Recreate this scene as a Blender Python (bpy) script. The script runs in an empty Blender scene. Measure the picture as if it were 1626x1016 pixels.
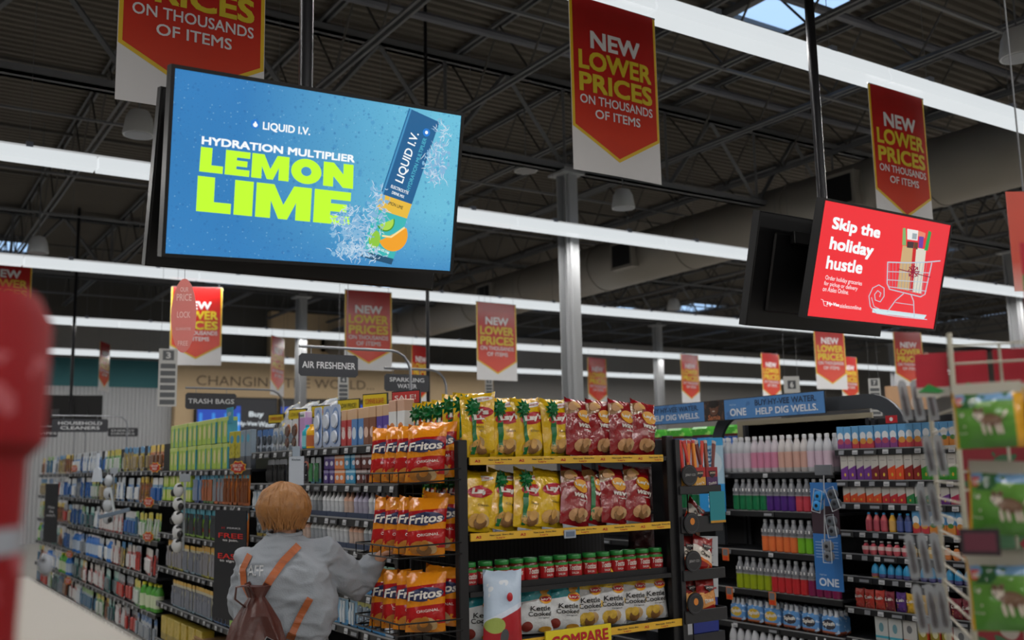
import bpy, math, random
from mathutils import Matrix, Vector, noise
R = math.radians
S = bpy.context.scene
COL = S.collection
random.seed(11)

# ---------------------------------------------------------------- camera
cam_d = bpy.data.cameras.new('camera')
cam = bpy.data.objects.new('camera', cam_d)
COL.objects.link(cam)
cam_d.sensor_width = 36.0
cam_d.lens = 36.0 * 1580.0 / 1626.0
cam_d.clip_start = 0.05
cam_d.dof.use_dof = True
cam_d.dof.focus_distance = 4.9
cam_d.dof.aperture_fstop = 2.2
def _dir(x, y):
    return Vector((x - 813.0, -(y - 508.0), -1580.0)).normalized()
AX, AY = _dir(3260.0, 692.0), _dir(-226.38037, 763.23785)
AZ = AX.cross(AY)
RM = Matrix((AX, AY, AZ))
EYE = Vector((0, 0, 1.65))
cam.matrix_world = Matrix.Translation(EYE) @ RM.to_4x4()
S.camera = cam
def at(px, py, ax, val):
    r = RM @ Vector((px - 813.0, -(py - 508.0), -1580.0))
    return EYE + r * ((val - EYE[ax]) / r[ax])
def ad(px, py, d):
    return EYE + (RM @ Vector((px - 813.0, -(py - 508.0), -1580.0))) * (d / 1580.0)

# ---------------------------------------------------------------- world, light, exposure
w = bpy.data.worlds.new('world'); S.world = w; w.use_nodes = True
bgn = w.node_tree.nodes['Background']
bgn.inputs[0].default_value = (0.45, 0.62, 0.9, 1); bgn.inputs[1].default_value = 0.8
S.view_settings.view_transform = 'Standard'
S.view_settings.look = 'None'
S.view_settings.gamma = 1.0
S.view_settings.use_curve_mapping = False
S.view_settings.exposure = 0.0
S.cycles.max_bounces = 5
S.cycles.diffuse_bounces = 3
S.cycles.glossy_bounces = 2
S.cycles.transmission_bounces = 3
S.cycles.transparent_max_bounces = 6
S.cycles.caustics_reflective = False
S.cycles.caustics_refractive = False
S.cycles.sample_clamp_indirect = 2.5
S.cycles.use_denoising = True
RAILS = [-5.9, -0.6, 4.68, 10.0, 15.15, 20.75, 26.0]
RAIL_W = [900.0, 900.0, 700.0, 620.0, 520.0, 430.0, 330.0]
RX0, RX1 = -5.5, 33.5
for i, ry in enumerate(RAILS):
    ld = bpy.data.lights.new('lamp_strip', 'AREA')
    ld.shape = 'RECTANGLE'; ld.size = RX1 - RX0; ld.size_y = 0.07
    ld.energy = RAIL_W[i]
    ld.color = (1.0, 0.97, 0.93)
    lo = bpy.data.objects.new('lamp_strip', ld); COL.objects.link(lo)
    lo.location = ((RX0 + RX1) / 2, ry, 4.565)

# ---------------------------------------------------------------- materials
def lin(h):
    if not isinstance(h, str): return tuple(h) + (1,)
    v = [int(h[i:i + 2], 16) / 255 for i in (0, 2, 4)]
    return tuple((c / 12.92 if c <= .04045 else ((c + .055) / 1.055) ** 2.4) for c in v) + (1,)
MATS = {}
def M(name, col='808080', rough=.5, metal=0, emis=0, var=.12, vs=9, bump=0, bs=60, layers=(), alpha=1, trans=0, spec=.5):
    """procedural surface: base colour broken up by noise, optional flat print laid out in object x / z"""
    if name in MATS: return MATS[name]
    m = bpy.data.materials.new(name); MATS[name] = m
    m.use_nodes = True
    nt = m.node_tree; N = nt.nodes; L = nt.links
    b = N['Principled BSDF']
    tc = N.new('ShaderNodeTexCoord')
    nz = N.new('ShaderNodeTexNoise'); nz.inputs['Scale'].default_value = vs
    L.new(tc.outputs['Object'], nz.inputs['Vector'])
    sep = None
    def mt(op, a, c=None):
        n = N.new('ShaderNodeMath'); n.operation = op
        for i, v in ((0, a), (1, c)):
            if v is None: continue
            if isinstance(v, (int, float)): n.inputs[i].default_value = v
            else: L.new(v, n.inputs[i])
        return n.outputs[0]
    def mix(fac, a, c, mode='MIX'):
        n = N.new('ShaderNodeMix'); n.data_type = 'RGBA'; n.blend_type = mode
        for i, v in ((0, fac), (6, a), (7, c)):
            if isinstance(v, (int, float)): n.inputs[i].default_value = v
            elif isinstance(v, tuple): n.inputs[i].default_value = v
            else: L.new(v, n.inputs[i])
        return n.outputs[2]
    cur = lin(col)
    if layers:
        sep = N.new('ShaderNodeSeparateXYZ'); L.new(tc.outputs['Object'], sep.inputs[0])
        X, Z = sep.outputs[0], sep.outputs[2]
        for ly in layers:
            k = ly[0]
            if k == 'r':                      # x0 x1 z0 z1 colour [slant]
                _, x0, x1, z0, z1, c = ly[:6]
                zz = mt('SUBTRACT', Z, mt('MULTIPLY', X, ly[6])) if len(ly) > 6 else Z
                a = mt('LESS_THAN', mt('ABSOLUTE', mt('SUBTRACT', X, (x0 + x1) / 2)), abs(x1 - x0) / 2)
                d = mt('LESS_THAN', mt('ABSOLUTE', mt('SUBTRACT', zz, (z0 + z1) / 2)), abs(z1 - z0) / 2)
                f = mt('MULTIPLY', a, d)
            elif k == 'e':                    # cx cz rx rz colour
                _, cx, cz, rx, rz, c = ly[:6]
                a = mt('DIVIDE', mt('SUBTRACT', X, cx), rx); d = mt('DIVIDE', mt('SUBTRACT', Z, cz), rz)
                f = mt('LESS_THAN', mt('ADD', mt('MULTIPLY', a, a), mt('MULTIPLY', d, d)), 1.0)
            elif k == 'n':                    # scale threshold colour z0 z1 : blotches
                _, sc, th, c, z0, z1 = ly[:6]
                n2 = N.new('ShaderNodeTexNoise'); n2.inputs['Scale'].default_value = sc
                L.new(tc.outputs['Object'], n2.inputs['Vector'])
                f = mt('MULTIPLY', mt('GREATER_THAN', n2.outputs[0], th),
                       mt('LESS_THAN', mt('ABSOLUTE', mt('SUBTRACT', Z, (z0 + z1) / 2)), abs(z1 - z0) / 2))
            elif k == 'g':                    # z0 z1 colour : fades in from z0 to z1
                _, z0, z1, c = ly[:4]
                f = mt('MULTIPLY', mt('SUBTRACT', Z, z0), 1 / (z1 - z0)); f.node.use_clamp = True
            elif k == 'h':                    # x0 x1 colour : fades in along x
                _, z0, z1, c = ly[:4]
                f = mt('MULTIPLY', mt('SUBTRACT', X, z0), 1 / (z1 - z0)); f.node.use_clamp = True
            elif k == 's':                    # x-stripes: period duty z0 z1 colour
                _, p, du, z0, z1, c = ly[:6]
                f = mt('MULTIPLY', mt('LESS_THAN', mt('FRACT', mt('DIVIDE', X, p)), du),
                       mt('LESS_THAN', mt('ABSOLUTE', mt('SUBTRACT', Z, (z0 + z1) / 2)), abs(z1 - z0) / 2))
            elif k == 'v':                    # droplets: scale size colour
                _, sc, th, c = ly[:4]
                vo = N.new('ShaderNodeTexVoronoi'); vo.inputs['Scale'].default_value = sc
                L.new(tc.outputs['Object'], vo.inputs['Vector'])
                f = mt('MULTIPLY', mt('LESS_THAN', vo.outputs['Distance'], th), ly[4] if len(ly) > 4 else 1.0)
            cur = mix(f, cur, lin(c))
    if var:
        dk = mix(1.0, cur, (1 - var, 1 - var, 1 - var, 1), 'MULTIPLY')
        cur = mix(nz.outputs[0], dk, cur)
    tgt = b.inputs['Emission Color'] if emis else b.inputs['Base Color']
    if isinstance(cur, tuple): tgt.default_value = cur
    else: L.new(cur, tgt)
    if emis:
        b.inputs['Emission Strength'].default_value = emis
        b.inputs['Base Color'].default_value = (.02, .02, .02, 1)
    b.inputs['Roughness'].default_value = rough
    b.inputs['Metallic'].default_value = metal
    b.inputs['Specular IOR Level'].default_value = spec
    if trans:
        b.inputs['Transmission Weight'].default_value = trans
    if alpha < 1: b.inputs['Alpha'].default_value = alpha
    if bump:
        n3 = N.new('ShaderNodeTexNoise'); n3.inputs['Scale'].default_value = bs; n3.inputs['Detail'].default_value = 3
        L.new(tc.outputs['Object'], n3.inputs['Vector'])
        bu = N.new('ShaderNodeBump'); bu.inputs['Strength'].default_value = bump; bu.inputs['Distance'].default_value = .01
        L.new(n3.outputs[0], bu.inputs['Height']); L.new(bu.outputs[0], b.inputs['Normal'])
    return m

# ---------------------------------------------------------------- geometry
TXT = {}
def text_raw(s, bold):
    k = (s, bold)
    if k in TXT: return TXT[k]
    c = bpy.data.curves.new('lettering', 'FONT'); c.body = s; c.size = 1; c.offset = bold
    c.resolution_u = 3; c.align_x = 'CENTER'; c.space_line = .95
    o = bpy.data.objects.new('lettering', c)
    COL.objects.link(o)
    me = bpy.data.meshes.new_from_object(o.evaluated_get(bpy.context.evaluated_depsgraph_get()))
    vs = [(v.co.x, v.co.y) for v in me.vertices]; fs = [tuple(p.vertices) for p in me.polygons]
    bpy.data.objects.remove(o); bpy.data.meshes.remove(me); bpy.data.curves.remove(c)
    x0 = min(v[0] for v in vs); x1 = max(v[0] for v in vs); y0 = min(v[1] for v in vs); y1 = max(v[1] for v in vs)
    vs = [((x - (x0 + x1) / 2) / (x1 - x0), (y - (y0 + y1) / 2) / (y1 - y0)) for x, y in vs]
    TXT[k] = (vs, fs, (x1 - x0) / (y1 - y0)); return TXT[k]

class G:
    def __init__(s): s.v = []; s.f = []; s.m = []; s.mats = []
    def mi(s, m):
        if m not in s.mats: s.mats.append(m)
        return s.mats.index(m)
    def add(s, vs, fs, m, T=None):
        o = len(s.v); i = s.mi(m)
        for v in vs: s.v.append(tuple(T @ Vector(v)) if T is not None else tuple(v))
        for f in fs: s.f.append(tuple(o + a for a in f)); s.m.append(i)
        return s
    def box(s, x0, x1, y0, y1, z0, z1, m, b=0, T=None):
        if not b:
            vs = [(x, y, z) for x in (x0, x1) for y in (y0, y1) for z in (z0, z1)]
            return s.add(vs, [(0, 1, 3, 2), (4, 6, 7, 5), (0, 4, 5, 1), (2, 3, 7, 6), (0, 2, 6, 4), (1, 5, 7, 3)], m, T)
        vs = []; ix = {}
        for a, x in ((0, x0), (1, x1)):
            for c, y in ((0, y0), (1, y1)):
                for d, z in ((0, z0), (1, z1)):
                    sx, sy, sz = (1 if a == 0 else -1), (1 if c == 0 else -1), (1 if d == 0 else -1)
                    ix[a, c, d] = len(vs)
                    vs += [(x, y + sy * b, z + sz * b), (x + sx * b, y, z + sz * b), (x + sx * b, y + sy * b, z)]
        I = lambda a, c, d, k: ix[a, c, d] + k
        fs = [(I(0,0,0,0), I(0,0,1,0), I(0,1,1,0), I(0,1,0,0)), (I(1,0,0,0), I(1,1,0,0), I(1,1,1,0), I(1,0,1,0)),
              (I(0,0,0,1), I(1,0,0,1), I(1,0,1,1), I(0,0,1,1)), (I(0,1,0,1), I(0,1,1,1), I(1,1,1,1), I(1,1,0,1)),
              (I(0,0,0,2), I(0,1,0,2), I(1,1,0,2), I(1,0,0,2)), (I(0,0,1,2), I(1,0,1,2), I(1,1,1,2), I(0,1,1,2))]
        for a in (0, 1):
            for c in (0, 1): fs.append((I(a,c,0,0), I(a,c,0,1), I(a,c,1,1), I(a,c,1,0)))
            for d in (0, 1): fs.append((I(a,0,d,0), I(a,1,d,0), I(a,1,d,2), I(a,0,d,2)))
        for c in (0, 1):
            for d in (0, 1): fs.append((I(0,c,d,1), I(1,c,d,1), I(1,c,d,2), I(0,c,d,2)))
        for t in ix.values(): fs.append((t, t + 1, t + 2))
        return s.add(vs, fs, m, T)
    def tube(s, pts, r, m, n=8, cap=True):
        pts = [Vector(p) for p in pts]; rr = r if isinstance(r, (list, tuple)) else [r] * len(pts)
        vs = []; fs = []
        pu = None
        for i, p in enumerate(pts):
            t = (pts[min(i + 1, len(pts) - 1)] - pts[max(i - 1, 0)]).normalized()
            u = t.cross(Vector((0, 0, 1))) if pu is None else pu - t * pu.dot(t)
            if u.length < 1e-4: u = t.cross(Vector((0, 1, 0)))
            u.normalize(); pu = u; q = t.cross(u)
            ra, rb = rr[i] if isinstance(rr[i], (list, tuple)) else (rr[i], rr[i])
            for k in range(n):
                a = 2 * math.pi * k / n
                vs.append(p + u * math.cos(a) * ra + q * math.sin(a) * rb)
        for i in range(len(pts) - 1):
            for k in range(n):
                fs.append((i * n + k, i * n + (k + 1) % n, (i + 1) * n + (k + 1) % n, (i + 1) * n + k))
        if cap: fs += [tuple(range(n))[::-1], tuple((len(pts) - 1) * n + k for k in range(n))]
        return s.add(vs, fs, m)
    def lathe(s, prof, m, n=14, T=None, sy=1.0):
        vs = []; fs = []
        for r, z in prof:
            for k in range(n):
                a = 2 * math.pi * k / n; vs.append((r * math.cos(a), r * math.sin(a) * sy, z))
        for i in range(len(prof) - 1):
            for k in range(n): fs.append((i * n + k, i * n + (k + 1) % n, (i + 1) * n + (k + 1) % n, (i + 1) * n + k))
        fs += [tuple(range(n))[::-1], tuple((len(prof) - 1) * n + k for k in range(n))]
        return s.add(vs, fs, m, T)
    def poly(s, pts, y0, y1, m, T=None):        # outline in x,z, front at y0, back at y1
        n = len(pts)
        vs = [(x, y0, z) for x, z in pts] + [(x, y1, z) for x, z in pts]
        fs = [tuple(range(n)), tuple(range(2 * n - 1, n - 1, -1))] + [(k, n + k, n + (k + 1) % n, (k + 1) % n) for k in range(n)]
        return s.add(vs, fs, m, T)
    def text(s, st, cx, cz, w, h, m, y=-.002, bold=.02, shear=0, rot=0, surf=None, T=None, keep=False):
        if bold > .012:
            vs, fs, asp = text_raw(st, 0)
            e = bold * .9; grow_x, grow_z = e / asp * w, e * h; w, h = w - 2 * grow_x, h - 2 * grow_z
            sin_r, cos_r = math.sin(rot), math.cos(rot)
            for k, (dx, dz) in enumerate(((-1, -1), (1, -1), (-1, 1), (1, 1))):
                s.text(st, cx + dx * grow_x * cos_r - dz * grow_z * sin_r, cz + dx * grow_x * sin_r + dz * grow_z * cos_r, w, h, m, y - .0001 * k, 0, shear, rot, surf, T)
            return s
        vs, fs, asp = text_raw(st, min(bold, 0))
        if keep: w = min(w, h * asp)
        out = []; ca, sa = math.cos(rot), math.sin(rot)
        for a, c in vs:
            x, z = a * w + shear * c * h, c * h
            x, z = cx + x * ca - z * sa, cz + x * sa + z * ca
            out.append((x, (surf(x, z) if surf else 0) + y, z))
        return s.add(out, fs, m, T)
    def mesh(s, name, smooth=False):
        me = bpy.data.meshes.new(name)
        me.from_pydata([tuple(v) for v in s.v], [], s.f)
        for m in s.mats: me.materials.append(m)
        me.polygons.foreach_set('material_index', s.m)
        if smooth:
            me.polygons.foreach_set('use_smooth', [True] * len(s.f))
        me.update()
        if smooth: me.set_sharp_from_angle(angle=R(40))
        return me

def link(name, me, parent=None, loc=(0, 0, 0), rot=(0, 0, 0)):
    o = bpy.data.objects.new(name, me); COL.objects.link(o)
    o.location = loc; o.rotation_euler = rot
    if parent: o.parent = parent
    return o
def tag(o, label, cat, group=None):
    o['label'] = label; o['category'] = cat
    if group: o['group'] = group
    return o
def struct(o): o['kind'] = 'structure'; return o
def copy_tree(o, parent=None):
    c = o.copy(); COL.objects.link(c); c.parent = parent
    for ch in KIDS.get(o.name, ()): 
        cc = copy_tree(ch, c)
    KIDS[c.name] = []
    return c
KIDS = {}
PROTO = {}
def proto(key, parts):
    """parts: list of (name, mesh, [subparts])"""
    PROTO[key] = parts
def place(key, loc, rot=(0, 0, 0), label='', cat='', group=None, scale=None):
    def rec(p, par):
        o = link(p[0], p[1], par)
        for q in (p[2] if len(p) > 2 else ()): rec(q, o)
        return o
    ps = PROTO[key]
    root = rec(ps[0], None)
    for p in ps[1:]: rec(p, root)
    root.location = loc; root.rotation_euler = rot
    if scale: root.scale = scale
    return tag(root, label, cat, group)
ORD = 'first second third fourth fifth sixth seventh eighth ninth tenth eleventh twelfth thirteenth fourteenth fifteenth sixteenth seventeenth eighteenth nineteenth twentieth'.split()
def nth(i):
    if i < 20: return ORD[i]
    t = ['twenty', 'thirty', 'forty', 'fifty', 'sixty', 'seventy', 'eighty', 'ninety'][(i + 1) // 10 - 2]
    u = (i + 1) % 10
    return t + ('-' + ORD[u - 1] if u else 'th')
black = M('black_metal', '141416', .4, .3)
# ================================================================ setting
X0, X1, Y0, Y1, DECK = -7.0, 35.0, -7.0, 28.0, 6.9
g = G()
floor_m = M('floor_tile', 'a8a49c', .25, var=.15, vs=3)
g.box(X0, X1, Y0, Y1, -.1, 0, floor_m)
struct(link('floor', g.mesh('floor')))
# corrugated roof deck, ribs along x
deck_m = M('deck_paint', '5a544c', .7, var=.2, vs=2)
g = G()
n = int((Y1 - Y0) / .15)
vs = []; fs = []
prof = []
for i in range(n):
    y = Y0 + i * .15
    prof += [(y, DECK), (y + .06, DECK), (y + .08, DECK + .05), (y + .13, DECK + .05)]
prof.append((Y1, DECK))
for y, z in prof: vs += [(X0, y, z), (X1, y, z)]
for i in range(len(prof) - 1): fs.append((2 * i, 2 * i + 1, 2 * i + 3, 2 * i + 2))
g.add(vs, fs, deck_m)
g.box(X0, X1, Y0, Y1, DECK + .06, DECK + .12, deck_m)
struct(link('ceiling', g.mesh('ceiling')))
gw = M('wall_grey', '827f7c', .8, var=.08)
gd = M('wall_upper_dark', '47443f', .8, var=.15, vs=1.5)
white_w = M('white_steel', 'b8babd', .5, var=.05)
teal = M('teal_paint', '2f6a70', .7, var=.06)
beige = M('beige_paint', 'c4aa86', .7, var=.06)
g = G(); g.box(X0, X1, Y1 + .1, Y1 + .3, 0, DECK, gd); struct(link('wall_back', g.mesh('wall_back')))
g = G(); g.box(X0, 7.1, Y1, Y1 + .1, 4.72, 5.75, gw); struct(link('wall_back', g.mesh('grey_band')))
g = G(); g.box(X0, 7.1, Y1 - .02, Y1 + .1, 3.98, 4.72, teal); struct(link('wall_back', g.mesh('teal_band')))
g = G()
vs = []; fs = []; x = X0; k = 0
while x < 7.1:                                    # ribbed white cladding
    for dx, dy in ((0, 0), (.035, 0), (.05, -.04), (.085, -.04)):
        vs += [(x + dx, Y1 + dy, 0), (x + dx, Y1 + dy, 3.98)]
    x += .10
for i in range(len(vs) // 2 - 1): fs.append((2 * i, 2 * i + 2, 2 * i + 3, 2 * i + 1))
g.add(vs, fs, white_w); struct(link('wall_back', g.mesh('ribbed_cladding')))
g = G(); g.box(7.1, 17.3, Y1 - .35, Y1 + .1, 0, 4.75, beige); g.box(9.8, 14.5, Y1 - .2, Y1 + .1, 4.75, 6.3, beige)
wb = struct(link('wall_back', g.mesh('beige_wall')))
g = G(); g.box(17.3, X1, Y1 - .1, Y1 + .1, 0, 6.0, gw); struct(link('wall_back', g.mesh('grey_wall')))
for nm, b in (('wall_left', (X0 - .2, X0, Y0, Y1)), ('wall_right', (X1, X1 + .2, Y0, Y1)), ('wall_near', (X0, X1, Y0 - .2, Y0))):
    g = G(); g.box(*b, 0, DECK, gw); struct(link(nm, g.mesh(nm)))
# raised lettering on the beige wall
letter_m = M('bronze_letter', '5b4c3c', .4, .4)
g = G()
g.text('CHANGING THE WORLD...', 10.33, 4.2, 5.35, .27, letter_m, y=0, bold=-.005)
o = link('lettering', g.mesh('lettering'), wb, (0, Y1 - .37, 0))
sign_dark = M('sign_dark', '2b2d34', .45)
# menu screens below the lettering
def screen_panel(x0, x1, z0, z1, layers, texts, label):
    t = bpy.data.objects.new('wall_screen', None); COL.objects.link(t); t.location = ((x0 + x1) / 2, Y1 - .4, z0)
    W, H = x1 - x0, z1 - z0
    g = G(); g.box(-W / 2, W / 2, -.04, .04, 0, H, black, .01); link('casing', g.mesh('casing'), t)
    g = G(); g.box(-W / 2 + .04, W / 2 - .04, -.05, -.04, .04, H - .04, M('screen_' + label[:12], '10131a', .3, emis=.8, var=0, layers=layers)); link('display', g.mesh('display'), t)
    if texts:
        g = G()
        for s_, x, z, w_, h_ in texts: g.text(s_, x, z, w_, h_, M('screen_white', 'dfe9ee', emis=.9, var=0), y=-.055, bold=.02)
        link('lettering', g.mesh('lettering'), t)
    tag(t, label, 'screen', 'screens on the beige wall')
a0, a1 = at(300, 640, 1, Y1), at(412, 640, 1, Y1)
blue1 = ('e', -.55, .55, .8, .75, '1550c8')
screen_panel(7.6, 9.95, 2.4, 3.75, [('r', -1.1, .1, 0, 1.1, '1246b8'), ('s', .35, .25, .2, .9, '2f8fe8'), ('r', .1, 1.2, 0, 1.35, '11141c')],
             [('Buy', .55, .86, .42, .19), ('Water', .86, .6, .5, .15), ('Hy-Vee', .3, .6, .56, .15)], 'dark wall screen with blue bottles and white words below the bronze lettering')
screen_panel(10.0, 12.3, 2.4, 3.75, [('e', -.5, .5, .55, .62, '1a4fd0'), ('e', -.45, .5, .3, .5, '2f7af0')], [('Water', .4, .6, .7, .15)], 'dark wall screen with one blue oval beside the bottle screen')
screen_panel(12.4, 14.4, 2.5, 3.75, [('e', -.2, .6, .5, .6, '1d56da'), ('s', .4, .3, .1, .9, '3a86ee')], [], 'dark wall screen with blue glow behind the yellow price cards')

# ---------------------------------------------------------------- roof steel
steel = M('steel_paint', '6a6c70', .55, .1, var=.2, vs=3)
steel_d = M('steel_dark', '4a4845', .6, .1, var=.2, vs=3)
def chord(x, y0, y1, z, s=.045):
    g = G()
    for d in (-.035, .035 - .012): g.box(x + d, x + d + .012, y0, y1, z, z + s, steel)
    g.box(x - .055, x - .022, y0, y1, z, z + .01, steel); g.box(x + .022, x + .055, y0, y1, z, z + .01, steel)
    return g
top = chord(0, Y0 + .05, Y1 - .2, DECK - .07, .06).mesh('top_chord')
bot = chord(0, Y0 + .05, Y1 - .2, 6.05, .05).mesh('bottom_chord')
g = G(); y = Y0 + .2; k = 0
while y < Y1 - 1:
    g.tube([(0, y, 6.09), (0, y + .6, DECK - .06)], .014, steel_d, 5, False)
    g.tube([(0, y + .6, DECK - .06), (0, y + 1.2, 6.09)], .014, steel_d, 5, False)
    y += 1.2
web = g.mesh('web')
for i in range(-5, 16):
    x = 6.05 + 1.83 * i
    if x < X0 + .2 or x > X1 - .2: continue
    root = bpy.data.objects.new('roof_joist', None); COL.objects.link(root); root.location = (x, 0, 0)
    root['kind'] = 'structure'
    for nm, me in (('top_chord', top), ('bottom_chord', bot), ('web', web)): link(nm, me, root)
# girders along x, under the joist seats
def girder(y, z0):
    root = bpy.data.objects.new('roof_girder', None); COL.objects.link(root); root.location = (0, y, 0)
    root['kind'] = 'structure'
    for nm, z in (('top_chord', 6.72), ('bottom_chord', z0)):
        g = G(); g.box(X0 + .1, X1 - .1, -.09, -.02, z, z + .09, steel); g.box(X0 + .1, X1 - .1, .02, .09, z, z + .09, steel)
        g.box(X0 + .1, X1 - .1, -.09, .09, z, z + .015, steel); link(nm, g.mesh(nm), root)
    g = G(); x = 7.7 - 1.83 * 8; k = 0
    while x < X1 - 2:
        if x > X0 + .2:
            g.tube([(x, 0, z0 + .05), (x + .91, 0, 6.75)], .035, steel, 4, False)
            g.tube([(x + .91, 0, 6.75), (x + 1.83, 0, z0 + .05)], .035, steel, 4, False)
            g.tube([(x, 0, z0 + .05), (x, 0, 6.75)], .025, steel, 4, False)
        x += 1.83
    link('web', g.mesh('web'), root)
for y, z in ((-4, 5.6), (10.4, 5.55), (21.0, 5.55)): girder(y, z)
# bridging between joists
for k, y in enumerate((1.6, 5.4, 7.6, 12.8, 15.4, 17.9, 23.4, 25.8)):
    g = G(); g.box(X0 + .1, X1 - .1, y, y + .035, 6.03, 6.06, steel); g.box(X0 + .1, X1 - .1, y + .3, y + .335, DECK - .16, DECK - .12, steel_d)
    struct(link('roof_bridging', g.mesh('roof_bridging')))
# pipes under the deck
for y, z in ((6.6, 6.45), (9.0, 6.5)):
    g = G(); g.tube([(X0 + .1, y, z), (X1 - .1, y, z)], .05, M('pipe_grey', '5d5f68', .5), 8)
    struct(link('sprinkler_pipe', g.mesh('sprinkler_pipe')))
# columns
col_m = M('column_paint', '9a9c9f', .8, var=.06)
for x, y in ((7.72, 10.4), (18.6, 21.0), (8.1, 21.0), (18.2, 10.4), (29.1, 21.0)):
    g = G()
    g.box(x - .1, x + .1, y - .1, y - .085, 0, 5.6, col_m); g.box(x - .1, x + .1, y + .085, y + .1, 0, 5.6, col_m); g.box(x - .01, x + .01, y - .085, y + .085, 0, 5.6, col_m)
    root = struct(link('column', g.mesh('column')))
    g = G(); g.tube([(x - .06, y - .14, .1), (x - .06, y - .14, 5.5)], .02, col_m, 8); link('conduit', g.mesh('conduit'), root)
    g = G(); g.box(x - .18, x + .18, y - .18, y + .18, 5.5, 5.53, col_m); link('cap_plate', g.mesh('cap_plate'), root)
# round duct along y
duct_m = M('duct_zinc', '8a857e', .55, .25, var=.12, vs=1.2)
root = bpy.data.objects.new('air_duct', None); COL.objects.link(root); root.location = (11.9, 0, 5.45); root['kind'] = 'structure'
y = Y0 + .3; k = 0
while y < Y1 - 1:
    g = G(); g.tube([(0, y, 0), (0, y + 2.35, 0)], .46, duct_m, 28); link('duct_section', g.mesh('duct_section', True), root)
    g = G(); g.tube([(0, y + 2.33, 0), (0, y + 2.39, 0)], .475, duct_m, 28); link('collar', g.mesh('collar', True), root)
    if k % 2 == 0:
        g = G(); g.box(-.56, -.40, y + .9, y + 1.5, -.28, .22, duct_m); g.box(-.565, -.55, y + .95, y + 1.45, -.23, .17, black)
        link('air_grille', g.mesh('air_grille'), root)
    y += 2.4; k += 1
# skylights
sky_m = M('skylight_pane', 'a9cdf5', .3, emis=1.3, var=.1, vs=.8)
for px, py, sx, sy in ((1100, 486, 1.6, 1.6), (980, 489, 1.2, 1.2), (590, 452, 1.3, 1.3), (6, 386, 1.3, 1.5), (1262, 8, 1.1, 1.1), (840, 490, 1.2, 1.2), (330, 452, 1.2, 1.2), (1470, 395, 1.2, 1.2)):
    p = at(px, py, 2, DECK - .03)
    if p.y > 26.4: p.y = 26.4
    root = bpy.data.objects.new('skylight', None); COL.objects.link(root); root.location = (p.x, p.y, DECK - .04); root['kind'] = 'structure'
    g = G(); g.box(-sx / 2, sx / 2, -sy / 2, sy / 2, 0, .02, sky_m); link('pane', g.mesh('pane'), root)
    g = G()
    for a in (-1, 1):
        g.box(a * sx / 2 - .05, a * sx / 2 + .05, -sy / 2 - .05, sy / 2 + .05, -.06, .03, steel); g.box(-sx / 2, sx / 2, a * sy / 2 - .05, a * sy / 2 + .05, -.06, .03, steel)
    link('frame', g.mesh('frame'), root)

# ================================================================ light rails
lens_m = M('lamp_lens', 'e9eff2', .4, emis=.86, var=.04, vs=2)
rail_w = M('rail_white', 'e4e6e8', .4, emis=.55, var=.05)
seg_l = 2.42
g = G()
g.poly([(-.095, .0), (.095, .0), (.105, .03), (.075, .12), (-.075, .12), (-.105, .03)], 0, seg_l - .02, lens_m, Matrix.Rotation(R(-90), 4, 'Z'))
seg_me = g.mesh('lamp_section')
g = G(); g.box(0, seg_l, -.035, .035, .12, .15, rail_w); rail_me = g.mesh('rail_channel')
g = G(); g.box(-.03, .03, -.05, .05, .13, .18, M('clip_metal', '8d93a0', .4, .6)); g.tube([(0, 0, .16), (0, 0, 2.2)], .003, steel, 4); clip_me = g.mesh('hanger')
RL = ['running over the big blue screen', 'second in the ceiling, behind the blue screen', 'third row, passing under the blue screen', 'fourth row, in front of the far wall', 'fifth row, closest to the far wall']
for ri, ry in enumerate(RAILS):
    root = bpy.data.objects.new('light_rail', None); COL.objects.link(root); root.location = (RX0, ry, 4.58)
    kk = ri - 2
    tag(root, ('long white strip light rail, ' + RL[kk]) if kk >= 0 else 'long white strip light rail behind the viewpoint, row %s' % ('one', 'two')[ri], 'light', 'ceiling light rails')
    n = int((RX1 - RX0) / seg_l)
    for i in range(n):
        link('lamp_section', seg_me, root, (i * seg_l, 0, 0))
    g = G(); g.box(0, n * seg_l, -.035, .035, .12, .15, rail_w); link('rail_channel', g.mesh('rail_channel'), root)
    if kk >= 0:
        for i in range(n * 2): link('hanger', clip_me, root, ((i + .5) * seg_l / 2, 0, 0))

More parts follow.
